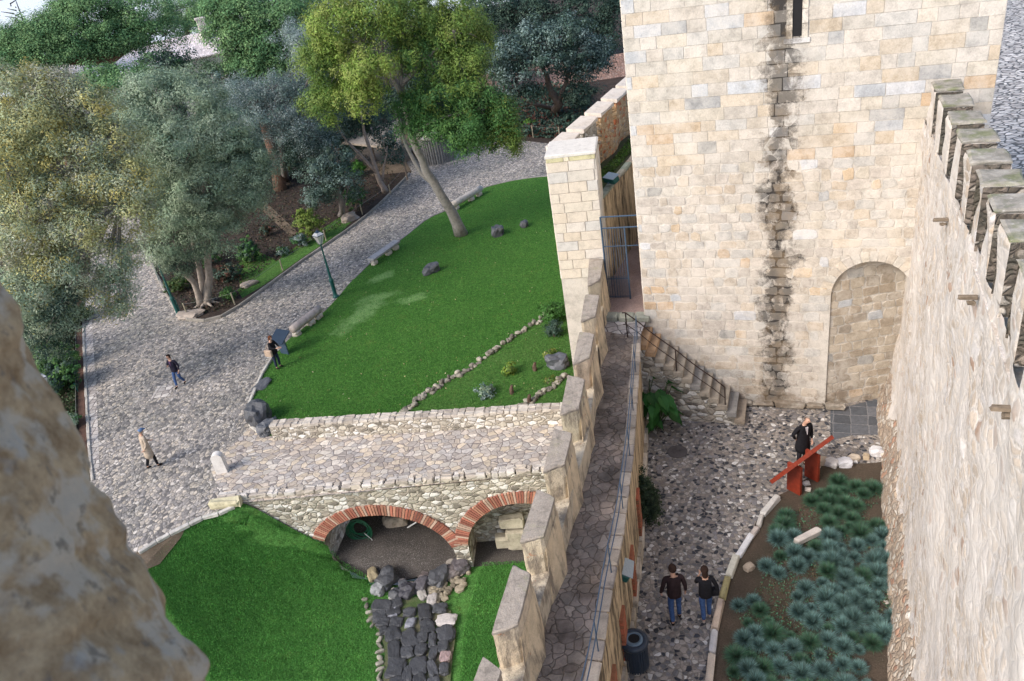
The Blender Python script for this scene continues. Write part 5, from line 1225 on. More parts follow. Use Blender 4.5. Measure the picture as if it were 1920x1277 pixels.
# planted tub bush and large-leaved plant against the curtain wall, in the yard
bb = P(1207, 968, YZ)
root = empty("clipped_bush", bb, "dark dense upright bush growing against the curtain wall in the yard", "shrub")
crown([((bb.x + .1, bb.y + .1, YZ + .65), (.34, .5, .7), None), ((bb.x + .1, bb.y - .1, YZ + .45), (.36, .5, .5), None)], 9000, .035, [(.03, .055, .03), (.045, .075, .035), (.02, .04, .02)], 331, root, clump=.12, per=40, name="leaves")
mb = MB(); mb.tube([bb, bb + Vector((.1, .1, .8))], [.04, .02], 6, (.14, .1, .08)); part("stem", mb, mats['bark'], root)
bp = P(1222, 800, YZ); root = empty("broadleaf_plant", bp, "large-leaved green plant spilling from the foot of the stair wall", "plant")
rng = random.Random(5)
for k in range(30):
    mb = MB(); a = rng.uniform(-2.4, 1.4); h = rng.uniform(.4, 1.6); L = rng.uniform(.35, .62); o_ = bp + Vector((rng.uniform(-.25, .3), rng.uniform(-.2, .2), 0))
    tip = o_ + Vector((math.cos(a) * .45, math.sin(a) * .45, h)); dr = Vector((math.cos(a), math.sin(a), -.45)).normalized(); sd2 = dr.cross(Vector((0, 0, 1))).normalized(); W2 = L * .3
    pts = [tip + dr * L * t + Vector((0, 0, -.25 * L * t * t)) for t in (0, .25, .5, .75, 1)]; ww = [.02, W2, W2 * 1.05, W2 * .6, .01]
    vs = []
    for p_, w_ in zip(pts, ww): vs += [p_ - sd2 * w_ + Vector((0, 0, .05)), p_, p_ + sd2 * w_ + Vector((0, 0, .05))]
    g = rng.uniform(.6, 1.3); mb.add(vs, [(i * 3 + j, i * 3 + j + 1, i * 3 + j + 4, i * 3 + j + 3) for i in range(4) for j in range(2)], (.03 * g, .12 * g, .025 * g))
    part("leaf", mb, mats['leaf'], root)
    mb = MB(); mb.tube([o_, o_.lerp(tip, .5) + Vector((0, 0, .1)), tip], .012, 4, (.06, .12, .03)); part("stalk", mb, mats['leaf'], root)
# blue fescue tufts
def tuft(name, seed, pal, r=.3, h=.26, n=1500):
    rg = np.random.default_rng(seed); el = np.arcsin(rg.uniform(.12, 1, n)); az = rg.uniform(0, 6.283, n)
    d = np.stack([np.cos(az) * np.cos(el), np.sin(az) * np.cos(el), np.sin(el)], 1); L = rg.uniform(.8, 1.05, n)
    tip = d * np.array([r, r, h]) * L[:, None] + rg.normal(size=(n, 3)) * np.array([.045, .045, .02]); b = d * .02; mid = tip * .6 + np.array([0, 0, .05 * h])
    sd_ = np.stack([-np.sin(az), np.cos(az), 0 * az], 1) * .0042
    v = np.stack([b - sd_, b + sd_, mid + sd_, mid - sd_, tip], 1).reshape(-1, 3)
    fs = []
    for i in range(n): k = i * 5; fs += [(k, k + 1, k + 2, k + 3), (k + 3, k + 2, k + 4)]
    mb = MB(); pa_ = np.array(pal); ci = rg.integers(0, len(pal), n); g = rg.uniform(.6, 1.4, n)
    mb.v = [tuple(x) for x in v]; mb.f = fs; mb.c = [tuple(pa_[ci[i]] * g[i]) for i in range(n) for _ in (0, 1)]
    return mb.build(name, mats['leaf'])
BF = [(.16, .29, .28), (.22, .37, .36), (.12, .22, .21), (.11, .18, .15)]; GF = [(.07, .19, .11), (.06, .15, .1), (.09, .22, .12), (.11, .17, .1)]
pro = [tuft("fescue_tuft", 400 + k, BF, .27, .3) for k in range(4)]; prg = [tuft("fescue_tuft", 410 + k, GF + BF[3:], .28, .27) for k in range(3)]
area = [(1478, 965), (1500, 955), (1560, 905), (1650, 912), (1655, 940), (1625, 960), (1660, 1010), (1662, 1050), (1692, 1090), (1694, 1150), (1660, 1190), (1640, 1215), (1600, 1230), (1620, 1277), (1640, 1300), (1400, 1310), (1362, 1290), (1370, 1240), (1390, 1180), (1375, 1130), (1425, 1100), (1430, 1060), (1455, 1040), (1450, 1010)]
def inside(x, y, pg):
    c = False
    for i in range(len(pg)):
        a, b = pg[i], pg[i - 1]
        if (a[1] > y) != (b[1] > y) and x < (b[0] - a[0]) * (y - a[1]) / (b[1] - a[1]) + a[0]: c = not c
    return c
rg = random.Random(17); pts = []; tries = 0
while len(pts) < 165 and tries < 9000:
    tries += 1; x, y = rg.uniform(1360, 1700), rg.uniform(900, 1310)
    if not inside(x, y, area) or (1490 < x < 1550 and 975 < y < 1030): continue
    q = P(x, y, YZ)
    if mnoise.noise(Vector((q.x * .9, q.y * .9, 4))) > -.26 and all((q - a[0]).length > .29 for a in pts): pts.append((q, x, y))
for i, (q, x, y) in enumerate(pts):
    green = y < 1000 or x < 1450 and rg.random() < .35 or rg.random() < .22
    src = (prg if green else pro)[i % (3 if green else 4)]
    o = src.copy(); COL.objects.link(o); o.location = (q.x, q.y, YZ); o.rotation_euler.z = rg.uniform(0, 6.28); s_ = rg.choice([rg.uniform(.5, .75), rg.uniform(.75, 1.0), rg.uniform(.9, 1.2)]); o.scale = (s_, s_, s_ * rg.uniform(.85, 1.2))
    tag(o, "dark green spiky fescue grass tuft in the garden bed" if green else "blue-grey spiky fescue grass tuft in the garden bed", "grass tuft", "green fescue tufts in the bed" if green else "blue fescue tufts in the bed")
for o in pro + prg: bpy.data.objects.remove(o)
# low scruffy growth between the tufts
def ground_scatter(name, label, polypx, z, n, size, pal, seed, h=.08, zf=None):
    rg = np.random.default_rng(seed); rr = random.Random(seed); C = []
    xs = [p[0] for p in polypx]; ys_ = [p[1] for p in polypx]
    while len(C) < n:
        x, y = rr.uniform(min(xs), max(xs)), rr.uniform(min(ys_), max(ys_))
        if inside(x, y, polypx): p = P(x, y, z) if zf is None else zf(x, y); C.append((p.x, p.y, p.z + rr.random() * h))
    C = np.array(C); nn_ = rg.normal(size=(n, 3)) + np.array([0, 0, .8]); nn_ /= np.linalg.norm(nn_, axis=1, keepdims=True)
    pa_ = np.array(pal); col = pa_[rg.integers(0, len(pal), n)] * rg.uniform(.6, 1.4, n)[:, None]
    o = leaf_mesh(name, C, nn_, size * rg.uniform(.5, 1.4, n), 1.0, col, rg, mats['leaf'], None); tag(o, label, "ground cover", kind="stuff"); return o
ground_scatter("bed_weeds", "scattered small weeds and dry litter between the grass tufts", area, YZ, 9000, .03, GF + [(.12, .09, .05), (.09, .08, .04)], 501)
ground_scatter("leaf_litter", "dark leaf litter and undergrowth covering the shaded tree bed", [(268, 420), (337, 580), (372, 592), (430, 578), (500, 500), (640, 425), (700, 380), (750, 335), (700, 290), (560, 290), (400, 330)], .03, 16000, .07, [(.05, .05, .03), (.09, .05, .035), (.03, .05, .025), (.1, .08, .05), (.02, .02, .02)], 502, .12)
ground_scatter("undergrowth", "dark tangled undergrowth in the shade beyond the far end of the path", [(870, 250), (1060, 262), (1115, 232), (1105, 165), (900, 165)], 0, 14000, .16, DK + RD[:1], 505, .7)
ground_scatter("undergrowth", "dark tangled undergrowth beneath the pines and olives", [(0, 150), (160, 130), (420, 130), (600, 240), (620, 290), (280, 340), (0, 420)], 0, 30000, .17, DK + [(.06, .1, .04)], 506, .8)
ground_scatter("fallen_leaves", "a few pale fallen leaves scattered on the upper lawn", [(1028, 345), (905, 366), (760, 460), (600, 610), (490, 740), (490, 790), (1040, 775), (1060, 690)], .05, 420, .035, [(.4, .34, .18), (.5, .45, .3), (.3, .2, .1)], 507, .02)
ground_scatter("ivy_ground_cover", "low green ground cover under the yellowing tree left of the wire fence", [(60, 560), (140, 560), (146, 860), (60, 760)], 0, 14000, .07, [(.05, .09, .03), (.07, .1, .04), (.03, .06, .025), (.08, .06, .04)], 503, .18)
ground_scatter("terrace_weeds", "patchy bright weeds growing on the mossy terrace beside the battlement wall", [(1120, 330), (1150, 300), (1180, 262), (1183, 285), (1150, 322), (1128, 345)], 7.6, 2600, .05, [(.08, .2, .03), (.1, .16, .04), (.06, .1, .03)], 504, .08)
def tuft_field(name, label, polypx, z, n, hgt, pal, seed, zf=None, wd_=.01):
    """short grass blades standing on a lawn"""
    rg = np.random.default_rng(seed); rr = random.Random(seed); C = []
    xs = [p[0] for p in polypx]; ys_ = [p[1] for p in polypx]
    while len(C) < n:
        x, y = rr.uniform(min(xs), max(xs)), rr.uniform(min(ys_), max(ys_))
        if inside(x, y, polypx): p = P(x, y, z) if zf is None else zf(x, y); C.append((p.x, p.y, p.z))
    C = np.array(C); az = rg.uniform(0, 6.28, n); s = np.stack([np.cos(az), np.sin(az), 0 * az], 1) * wd_
    tip = C + np.stack([rg.normal(size=n) * .02, rg.normal(size=n) * .02, hgt * rg.uniform(.5, 1.3, n)], 1)
    v = np.stack([C - s, C + s, tip], 1).reshape(-1, 3)
    me = bpy.data.meshes.new(name); me.vertices.add(3 * n); me.vertices.foreach_set("co", v.reshape(-1).astype(np.float32)); me.loops.add(3 * n); me.loops.foreach_set("vertex_index", np.arange(3 * n, dtype=np.int32))
    me.polygons.add(n); me.polygons.foreach_set("loop_start", np.arange(0, 3 * n, 3, dtype=np.int32)); me.polygons.foreach_set("loop_total", np.full(n, 3, np.int32)); me.update(calc_edges=True)
    ca = me.color_attributes.new("Col", 'FLOAT_COLOR', 'CORNER'); pa_ = np.array(pal); col = pa_[rg.integers(0, len(pal), n)] * rg.uniform(.6, 1.4, n)[:, None]
    cc = np.ones((n, 3, 4), np.float32); cc[:, :, :3] = col[:, None]; ca.data.foreach_set("color", cc.ravel()); me.materials.append(mats['leaf'])
    o = bpy.data.objects.new(name, me); COL.objects.link(o); tag(o, label, "grass", kind="stuff"); return o
tuft_field("lawn_grass", "short grass blades standing on the upper lawn", lawn_edge + [(1075, 700), (1050, 560), (1030, 331)] if 0 else [(1028, 335), (950, 343), (905, 356), (845, 395), (760, 447), (660, 530), (600, 595), (515, 671), (492, 704), (474, 747), (468, 772), (472, 793), (1050, 780), (1075, 700), (1055, 560)], .02, 90000, .06, [(.065, .22, .035), (.1, .28, .05), (.05, .17, .03)], 601)
tuft_field("sunk_lawn_grass", "short grass blades standing on the sunk lawn below the bridge", [(352, 980), (395, 963), (430, 952), (605, 1014), (640, 1050), (702, 1088), (712, 1277), (390, 1277), (300, 1120), (268, 1068)], 0, 70000, .05, [(.09, .3, .06), (.13, .37, .08), (.07, .23, .05)], 602, zf=lambda x, y: on_moat(x, y, -2))
tuft_field("sunk_lawn_grass", "short grass blades between the black-stone channel and the crenellated wall", [(885, 1118), (905, 1055), (985, 1052), (960, 1277), (862, 1277), (868, 1180)], 0, 16000, .05, [(.09, .3, .06), (.13, .37, .08), (.07, .23, .05)], 603, zf=lambda x, y: on_moat(x, y, -3.8))
# ------------------------------------------------------------------ stones and small things
random.seed(41)
BAS = (.075, .08, .093)
def hue(c, a, b):
    g = random.uniform(a, b); return tuple(q * g for q in c)
for x, y, z, d, lab in ((934, 440, .02, (.42, .38, .42), "round dark boulder on the upper lawn, nearest the leaning tree's right"), (983, 425, .02, (.26, .24, .28), "smallest dark stone on the upper lawn, right of the round boulder"), (809, 511, .02, (.52, .32, .36), "oblong dark boulder lying on the middle of the upper lawn"),
    (1046, 686, .02, (.5, .36, .38), "dark boulder against the crenellated wall below the pillar"), (493, 722, .02, (.5, .3, .12), "flat dark rock set in the lawn edge beside the woman at the sign"), (489, 788, .02, (.62, .5, .6), "big blue-black boulder at the lawn's corner by the bridge"),
    (502, 808, .02, (.46, .36, .34), "lower dark boulder leaning on the big blue-black one at the bridge"), (657, 413, 0, (.6, .45, .35), "dark brown rock by the path kerb at the foot of the small tree"), (358, 592, 0, (.8, .5, .22), "low grey-brown rock at the tip of the planted bed"), (388, 556, 0, (.3, .2, .12), "flat root-side stone under the olive tree"), (468, 535, 0, (.5, .36, .2), "pale grey stone between the clipped shrub and the grass margin")):
    p = P(x, y, z); rock((p.x, p.y, z - .06), d, (.32, .27, .23) if "brown" in lab or "root" in lab or "pale" in lab else hue(BAS, .8, 1.3), "boulder", lab, "rock", None, 'basalt', rough=.4, sub=3, facet=.6)
# row of boulders closing the arch and the dark-stone channel
row = [(700, 1082, .32, .22, (.4, .34, .22), "tan oblong stone at the left end of the boulder row by the arch"), (710, 1108, .26, .26, (.4, .42, .44), "pale blue-grey round stone at the left of the boulder row"), (727, 1092, .42, .38, BAS, "large dark boulder second in the row under the left arch"),
       (740, 1110, .14, .12, (.55, .52, .5), "small white stone tucked below the large dark boulder"), (757, 1100, .2, .2, BAS, "medium dark stone between the white stones of the row"), (743, 1117, .24, .22, BAS, "dark stone at the lower left of the row"), (765, 1112, .36, .3, (.055, .055, .07), "blackest boulder near the centre of the row"),
       (755, 1093, .16, .14, (.55, .5, .48), "white chip of stone on top of the row, left of centre"), (772, 1098, .22, .13, (.6, .52, .48), "pinkish-white flat stone on the row's centre"), (790, 1100, .4, .26, (.1, .095, .11), "broad smooth dark boulder right of the row's centre"), (793, 1118, .26, .18, (.42, .4, .38), "squared grey stone under the broad smooth boulder"),
       (800, 1086, .3, .2, (.12, .1, .1), "brown-black stone behind the broad smooth boulder"), (806, 1092, .17, .17, (.6, .56, .54), "white upright stone between the two biggest right-hand boulders"), (825, 1087, .48, .36, BAS, "biggest blue-black boulder at the right of the row"), (848, 1076, .34, .28, (.15, .13, .13), "brownish boulder next to the pier foot"), (864, 1065, .42, .34, (.1, .09, .1), "rounded dark boulder hard against the bridge pier"),
       (845, 1062, .2, .2, (.5, .46, .42), "pale lump wedged beside the pier boulder"), (812, 1128, .2, .26, (.5, .47, .46), "upright white stone below the big blue-black boulder"), (735, 1122, .12, .1, (.5, .5, .48), "little pale pebble-stone at the lower left of the row")]
for x, y, a, b, c, lab in row:
    p = on_moat(x, y, -3.3); rock((p.x, p.y, p.z - .02), (a, b, min(a, b) * .75), hue(c, .9, 1.15) if c[0] < .3 else hue(c, .55, .8), "boulder", lab, "rock", "boulder row under the bridge", 'basalt' if c[0] < .2 else 'oldstone', rough=.34, facet=.55)
p = on_moat(850, 1100, -3.5)
mb = MB()
for i in range(120):
    x = random.uniform(790, 880); y = random.uniform(1040, 1135)
    if y > 1150 - (x - 790) * .6 or y < 1110 - (x - 790) * .75: continue
    q = on_moat(x, y, -3.6); g = random.uniform(.35, .85); rock_into(mb, (q.x, q.y, q.z + .02), (random.uniform(.06, .2), random.uniform(.06, .16), random.uniform(.05, .12)), (.42 * g, .37 * g, .28 * g), 2)
o = mb.build("stone_kerbing", mats['oldstone']); tag(o, "mossy rubble edge curving from the bridge pier round the boulder row", "stone edging")
# channel paved with black stones
mb = MB(); ch = [(700, 1128), (780, 1120), (820, 1130), (845, 1145), (856, 1185), (850, 1225), (845, 1277), (840, 1300), (715, 1300), (722, 1230), (715, 1190), (690, 1160)]
cp = [on_moat(x, y, -3.8) + Vector((0, 0, .03)) for x, y in ch]; cc_ = sum(cp, Vector()) / len(cp)
mb.add(cp + [cc_ + Vector((0, 0, 0))], [(i, (i + 1) % len(cp), len(cp)) for i in range(len(cp))])
mats['mossbed'] = m_soil("mossy_mortar", (.17, .15, .1), (.07, .12, .04), (.4, .38, .3), .72)
mb.build("channel_bed", mats['mossbed'], kind='structure')
chs = [(718, 1140, 20, 9), (745, 1135, 12, 8), (713, 1158, 14, 10), (738, 1150, 14, 8), (740, 1151, 9, 8, 1), (769, 1152, 13, 7), (798, 1150, 13, 14), (827, 1144, 14, 8), (720, 1170, 14, 8), (745, 1170, 13, 8), (771, 1172, 10, 8, 1), (803, 1178, 14, 12), (838, 1166, 20, 9, 2), (737, 1192, 15, 12), (769, 1202, 16, 15), (793, 1198, 11, 9), (812, 1204, 8, 12), (838, 1192, 18, 13), (720, 1185, 8, 6), (740, 1224, 12, 14), (764, 1226, 13, 10), (791, 1222, 12, 9), (814, 1228, 8, 11), (833, 1215, 11, 9), (836, 1236, 11, 8, 3), (743, 1255, 18, 15), (785, 1252, 18, 14), (812, 1258, 9, 13), (765, 1268, 10, 12), (834, 1258, 10, 9), (788, 1276, 12, 10), (745, 1285, 14, 9), (815, 1285, 12, 9)]
mb = MB()
for t_ in chs:
    x, y, a, b = t_[:4]; k = t_[4] if len(t_) > 4 else 0; q = on_moat(x, y, -3.8); s = (q - CAM).length / FPX
    col = [hue(BAS, .5, .85), (.2, .21, .25), (.5, .47, .46), (.3, .22, .22)][k]
    rock_into(mb, (q.x, q.y, q.z + .09), (a * s * 1.0, b * s * 1.5, .09), col, 3, random.uniform(-.3, .3), .3, .75)
mb.build("channel_stones", mats['basalt'], kind='structure')
mb = MB()
for x, y in [(716 + .1 * k, 1190 + 11 * k) for k in range(10)] + [(688 + 4 * k, 1125 + 12 * k) for k in range(5)]:
    q = on_moat(x - 4, y, -3.8); g = random.uniform(.3, .8); rock_into(mb, (q.x, q.y, q.z + .02), (random.uniform(.05, .09), random.uniform(.1, .2), .09), (.4 * g, .39 * g, .33 * g), 2)
o = mb.build("channel_kerb", mats['oldstone']); tag(o, "thin line of upright kerb stones on the left side of the black-stone channel", "stone edging")
# rock, hose and pipe under the left arch
q = PV(742, 985, BR(0, 0, -1.9), BR(1, 0, -1.9)); rock((q.x, q.y, q.z - .3), (.5, .4, .6), (.36, .3, .24), "boulder", "large light-brown rock standing in the gloom under the left arch", "rock", None, 'oldstone', rough=.3)
q = PV(672, 978, BR(0, 0, -1.1), BR(1, 0, -1.1)); hs = empty("hose_coil", q, "coiled green garden hose hanging in the left side of the left arch", "hose"); mb = MB()
for k in range(9):
    r = .26 + .028 * k; tl = random.uniform(-.2, .2); pts_ = [q + bdx * (r * math.cos(a)) + Vector((0, 0, r * 1.05 * math.sin(a) - .3)) + bnn * (.05 * math.sin(a * 2 + k) + .02 * k + tl * .1) for a in [2 * math.pi * j / 28 for j in range(29)]]
    mb.tube(pts_, .016, 5, cap=False)
part("coil", mb, mats['hose'], hs)
mb = MB(); mb.tube([q + Vector((.1, -.1, -.5)), q + Vector((.35, -.25, -.75)), q + Vector((.3, -.4, -.95)), q + Vector((-.1, -.3, -1.0)), q + Vector((-.3, -.1, -.8))], .014, 5); part("hose_end", mb, mats['white'], hs)
q = PV(760, 992, BR(0, 0, -1.6), BR(1, 0, -1.6)); mb = MB(); mb.tube([q + bdx * -.45 + Vector((0, 0, .12)), q, q + bdx * .5 + Vector((0, 0, .3))], .03, 6); o = mb.build("bent_pipe", mats['white']); tag(o, "thin bent white pipe lying beside the rock under the left arch", "pipe")
# benches on stone blocks
def bench(x0, y0, x1, y1, label, kind):
    a, b = P(x0, y0, .3), P(x1, y1, .3); d = (b - a); L = d.length; d.normalize(); an = math.atan2(d.y, d.x); c = (a + b) / 2
    root = empty("stone_bench", (c.x, c.y, 0), label, "bench", "stone benches along the lawn edge")
    mb = MB()
    if kind == 'flat': mb.box((c.x, c.y, .38), (L, .48, .14), an, (.36, .36, .38), .02, .01)
    else: mb.tube([a + Vector((0, 0, .12)) + d * L * t for t in (0, .2, .4, .6, .8, 1)], [.2, .21, .2, .215, .2, .2], 14, (.4, .35, .33) if kind == 'log' else (.5, .46, .42), True, .03)
    part("seat", mb, mats['oldstone'], root, kind != 'flat')
    for t in (.1, .62, .9):
        mb = MB(); q = a + d * L * t; rock_into(mb, (q.x + .02, q.y - .05, .12), (.24, .2, .17), (.5, .46, .4), 2, an, .2, .8); part("support", mb, mats['oldstone'], root)
bench(549, 622, 600, 583, "pinkish rounded column-shaft bench nearest the woman at the sign", 'log')
bench(695, 490, 745, 455, "flat grey slab bench in the middle of the lawn edge", 'flat')
bench(848, 388, 902, 356, "pale rounded bench farthest up the path by the leaning tree", 'pale')
# fence posts with wire
def fence(pts, z, label, h=.75, wires=(.7,), wood=True):
    q = [P(x, y, z) for x, y in pts]; root = empty("wire_fence", q[0], label, "fence")
    for p in q:
        mb = MB(); mb.tube([p, p + Vector((0, 0, h))], .04 if wood else .02, 7, (.3, .27, .2)); part("post", mb, mats['oldstone'] if wood else mats['teal'], root)
    for w_ in wires:
        mb = MB(); L = []
        for a, b in zip(q, q[1:]): L += [a.lerp(b, t / 4) + Vector((0, 0, h * w_ / .75 - .05 * math.sin(math.pi * t / 4))) for t in range(4)]
        L.append(q[-1] + Vector((0, 0, h * w_ / .75))); mb.tube(L, .007, 4); part("wire", mb, mats['wire'], root)
fence([(352, 592), (441, 572), (531, 509), (612, 452), (680, 403), (733, 365), (762, 330)], 0, "low fence of wooden posts and one wire along the kerb of the tree bed")
fence([(268, 455), (300, 530), (338, 585)], 0, "short wire fence on the left side of the planted bed beside the path", wires=(.7, .45), wood=False)
fence([(146, 500), (146, 610), (147, 735), (148, 880)], 0, "thin wire strung along the brown soil strip left of the plaza", h=.5, wires=(.5,), wood=False)
fence([(790, 265), (860, 256), (930, 256), (1000, 258), (1050, 262)], 0, "faint post fence in the shade at the far side of the path", h=1.0)
# street lamps
def lamp_post(name, label, p, H, glass=True):
    root = empty(name, p, label, "street lamp", "green lamp posts of the plaza")
    mb = MB(); mb.lathe([(.17, 0), (.17, .06), (.12, .1), (.1, .2), (.105, .9), (.13, .95), (.12, 1.02), (.085, 1.08), (.07, 1.2), (.055, 2.0), (.05, 2.1), (.065, 2.14), (.045, 2.2), (.038, H - .78), (.06, H - .74), (.03, H - .7)], p, 14); part("post", mb, mats['teal'], root, True)
    ln = MB(); z = H - .72
    for k in range(4):
        a = math.pi / 4 + k * math.pi / 2; ln.tube([p + Vector((.1 * math.cos(a), .1 * math.sin(a), z)), p + Vector((.29 * math.cos(a), .29 * math.sin(a), z + .46))], .012, 4)
    ln.lathe([(.12, z), (.14, z + .02), (.02, z + .03)], p, 4); ln.lathe([(.3, z + .46), (.3, z + .49), (.15, z + .62), (.16, z + .64), (.08, z + .68), (.015, z + .76)], p, 4)
    fr = part("lantern", ln, mats['iron'], root); g = MB()
    g.lathe([(.13, z + .02), (.285, z + .455)], p, 4); part("glass", g, mats['glass'], fr)
    g = MB(); g.lathe([(.295, z + .5), (.15, z + .63)], p, 4); part("roof_pane", g, mats['white'], fr)
    return root
lamp_post("street_lamp", "green iron street lamp standing at the lawn edge in front of the path", P(630, 557, 0), 3.75)
lamp_post("street_lamp", "green lamp at the tip of the planted bed, its lantern hidden in olive leaves", P(335, 590, 0), 3.75)
lamp_post("street_lamp", "green street lamp partly hidden by the blurred stone at the left", P(142, 838, 0), 3.6)
# milestone, lectern sign
p = P(418, 884, 0); ms = empty("milestone", p, "white round-topped stone marker standing where the plaza meets the bridge", "bollard"); mb = MB()
vs = []; n = 14
for yy in (-.13, .13):
    for k in range(n + 1):
        a = math.pi * k / n; vs.append((p.x + .2 * math.cos(a), p.y + yy, .68 + .17 * math.sin(a)))
    vs += [(p.x - .21, p.y + yy, 0), (p.x + .21, p.y + yy, 0)]
m2 = n + 3; mb.add(vs, [tuple(range(m2)), tuple(range(2 * m2 - 1, m2 - 1, -1))] + [(i, (i + 1) % m2, m2 + (i + 1) % m2, m2 + i) for i in range(m2)], (.62, .6, .58)); part("slab", mb, mats['stone'], ms)
p = P(535, 664, 0); ls = empty("sign_lectern", p, "blue-grey slanted information lectern on the lawn edge", "information sign"); mb = MB()
an = -.6; m_ = Matrix.Rotation(an, 3, 'Z')
mb.box((p.x, p.y, .95), (.85, .75, .04), an, (1, 1, 1), .01, 0, (.5, 0)); part("panel", mb, mats['panel'] if 'panel' in mats else mats.setdefault('panel', m_plain("blue_metal_panel", (.008, .025, .055), .6, 0, .2, 5)), ls)
mb = MB(); mb.box((p.x, p.y, .45), (.5, .05, .9), an); part("stand", mb, mats['iron'], ls)
# low structures in the park: shelter, barrel screen
mats['roofpink'] = m_cells("clay_roof_tiles", 5, [(0, (.26, .16, .13)), (.5, (.33, .21, .17)), (1, (.3, .22, .19))], (.14, .09, .07), .05, .05, 2, (1, .45, 1), .04, .7)
mats['wallpale'] = m_plain("pale_house_wall", (.62, .55, .52), .8, 0, .2, 2)
mats['wallred'] = m_plain("dark_red_house_wall", (.16, .06, .045), .85, 0, .4, 1.5)
def house(name, label, c, L, W, h, rh, rz, wallm, roofm, chim=None):
    root = empty(name, c, label, "building"); cz, sz = math.cos(rz), math.sin(rz)
    T = lambda x, y, z: (c[0] + x * cz - y * sz, c[1] + x * sz + y * cz, c[2] + z)
    mb = MB(); a, b = L / 2, W / 2
    mb.add([T(-a, -b, 0), T(a, -b, 0), T(a, b, 0), T(-a, b, 0), T(-a, -b, h), T(a, -b, h), T(a, b, h), T(-a, b, h), T(-a, 0, h + rh), T(a, 0, h + rh)], [(0, 1, 5, 4), (1, 2, 6, 9, 5), (2, 3, 7, 6), (3, 0, 4, 8, 7)]); part("wall", mb, wallm, root)
    mb = MB(); e = .4; k = .0
    for sgn in (-1, 1): 
        y0 = sgn * (b + e); z0 = h - e * rh / b
        v = [T(-a - e, y0, z0), T(a + e, y0, z0), T(a + e, 0, h + rh + .02), T(-a - e, 0, h + rh + .02)]; v2 = [(q[0], q[1], q[2] + .12) for q in v]
        mb.add(v + v2, [(0, 1, 2, 3), (4, 5, 6, 7), (0, 1, 5, 4), (1, 2, 6, 5), (2, 3, 7, 6), (3, 0, 4, 7)])
    rf = part("roof", mb, roofm, root)
    for i in range(int(L // 3)):
        x = -a + 1.5 + 3 * i; w_ = MB(); v = [T(x - .5, -b - .03, h * .35), T(x + .5, -b - .03, h * .35), T(x + .5, -b - .03, h * .8), T(x - .5, -b - .03, h * .8)]
        w_.add(v, [(0, 1, 2, 3)]); wn_ = part("window", w_, mats['dark'], root)
        f_ = MB()
        for (x0, x1, z0, z1) in ((-.6, -.5, .3, .85), (.5, .6, .3, .85), (-.5, .5, .3, .35), (-.5, .5, .8, .85)): f_.add([T(x + x0, -b - .05, h * z0), T(x + x1, -b - .05, h * z0), T(x + x1, -b - .05, h * z1), T(x + x0, -b - .05, h * z1)], [(0, 1, 2, 3)])
        part("window_frame", f_, mats['white'], wn_)
    if chim is not None:
        mb = MB(); q = T(chim, -b * .3, h + rh + .1); mb.box(q, (.8, .8, 2.6), rz, (.6, .6, .6), .03); mb.box((q[0], q[1], q[2] + 1.4), (1.0, 1.0, .2), rz, (.6, .6, .6), .03); part("chimney", mb, mats['wallpale'], rf)
    return root
mats['rooflight'] = m_cells("sunlit_pale_tiles", 5, [(0, (.76, .66, .64)), (1, (.84, .77, .76))], (.62, .5, .48), .04, .05, 2, (1, .45, 1), .03, .22, spec=.8)  # glare on the reddish tiles painted as a pale pink colour
c = PD(300, 128, 92); c.z = 0
house("park_house", "low house with a glaring pale pink roof and white chimney between the pines", (c.x, c.y, 0), 20, 9, HZ(300, 112, c) , 1.6, R(20), mats['wallpale'], mats['rooflight'], 5.2)
c = PD(1080, 150, 84); c.z = 0
house("red_house", "dark red house with terracotta roof half hidden behind the dark olive and the tower", (c.x, c.y, 0), 22, 8, HZ(1080, 150, c), 1.8, R(-6), mats['wallred'], mats['roofpink'])
c = P(705, 300, 0)
sh = empty("garden_shelter", (c.x, c.y, 0), "low open garden shelter with a sloping grey-brown roof behind the forked tree", "shelter"); mb = MB()
hz_ = 2.2; q = [PD(x, y, 60) for x, y in ((640, 262), (755, 262), (750, 222), (690, 240))]
A1, A2, A3, A4 = P(640, 270, 2.2), P(752, 282, 2.2), P(752, 228, 2.6), P(690, 243, 2.6)
mb.add([A1, A2, A3, A4] + [v + Vector((0, 0, .15)) for v in (A1, A2, A3, A4)], [(0, 1, 2, 3), (4, 5, 6, 7), (0, 1, 5, 4), (1, 2, 6, 5), (2, 3, 7, 6), (3, 0, 4, 7)], (.3, .26, .22)); part("roof", mb, mats['oldstone'], sh)
for v in (A1, A2, A3, A4):
    mb = MB(); mb.tube([(v.x, v.y, 0), (v.x, v.y, v.z)], .08, 6, (.2, .16, .13)); part("post", mb, mats['bark'], sh)
c = P(822, 300, 0); bs = empty("barrel_screen", (c.x, c.y, 0), "round grey enclosure of upright wooden stakes at the head of the path", "enclosure")
mb = MB()
for k in range(40):
    a = 2 * math.pi * k / 40; g = random.uniform(.7, 1.2); mb.tube([(c.x + 1.25 * math.cos(a), c.y + 1.25 * math.sin(a), 0), (c.x + 1.25 * math.cos(a), c.y + 1.25 * math.sin(a), 2.0 + random.uniform(-.06, .06))], .1, 6, (.2 * g, .2 * g, .2 * g))
part("stakes", mb, mats['bark'], bs); mb = MB(); mb.lathe([(1.36, 1.95), (1.38, 2.05), (1.2, 2.08)], (c.x, c.y, 0), 32, (.4, .38, .35)); part("rim", mb, mats['oldstone'], bs)
for k in range(6):
    a = k * 1.1; mb = MB(); rock_into(mb, (c.x + .9 * math.cos(a), c.y + .9 * math.sin(a), 2.15), (.35, .3, .2), (.5, .45, .38), 2); part("stone", mb, mats['oldstone'], bs)
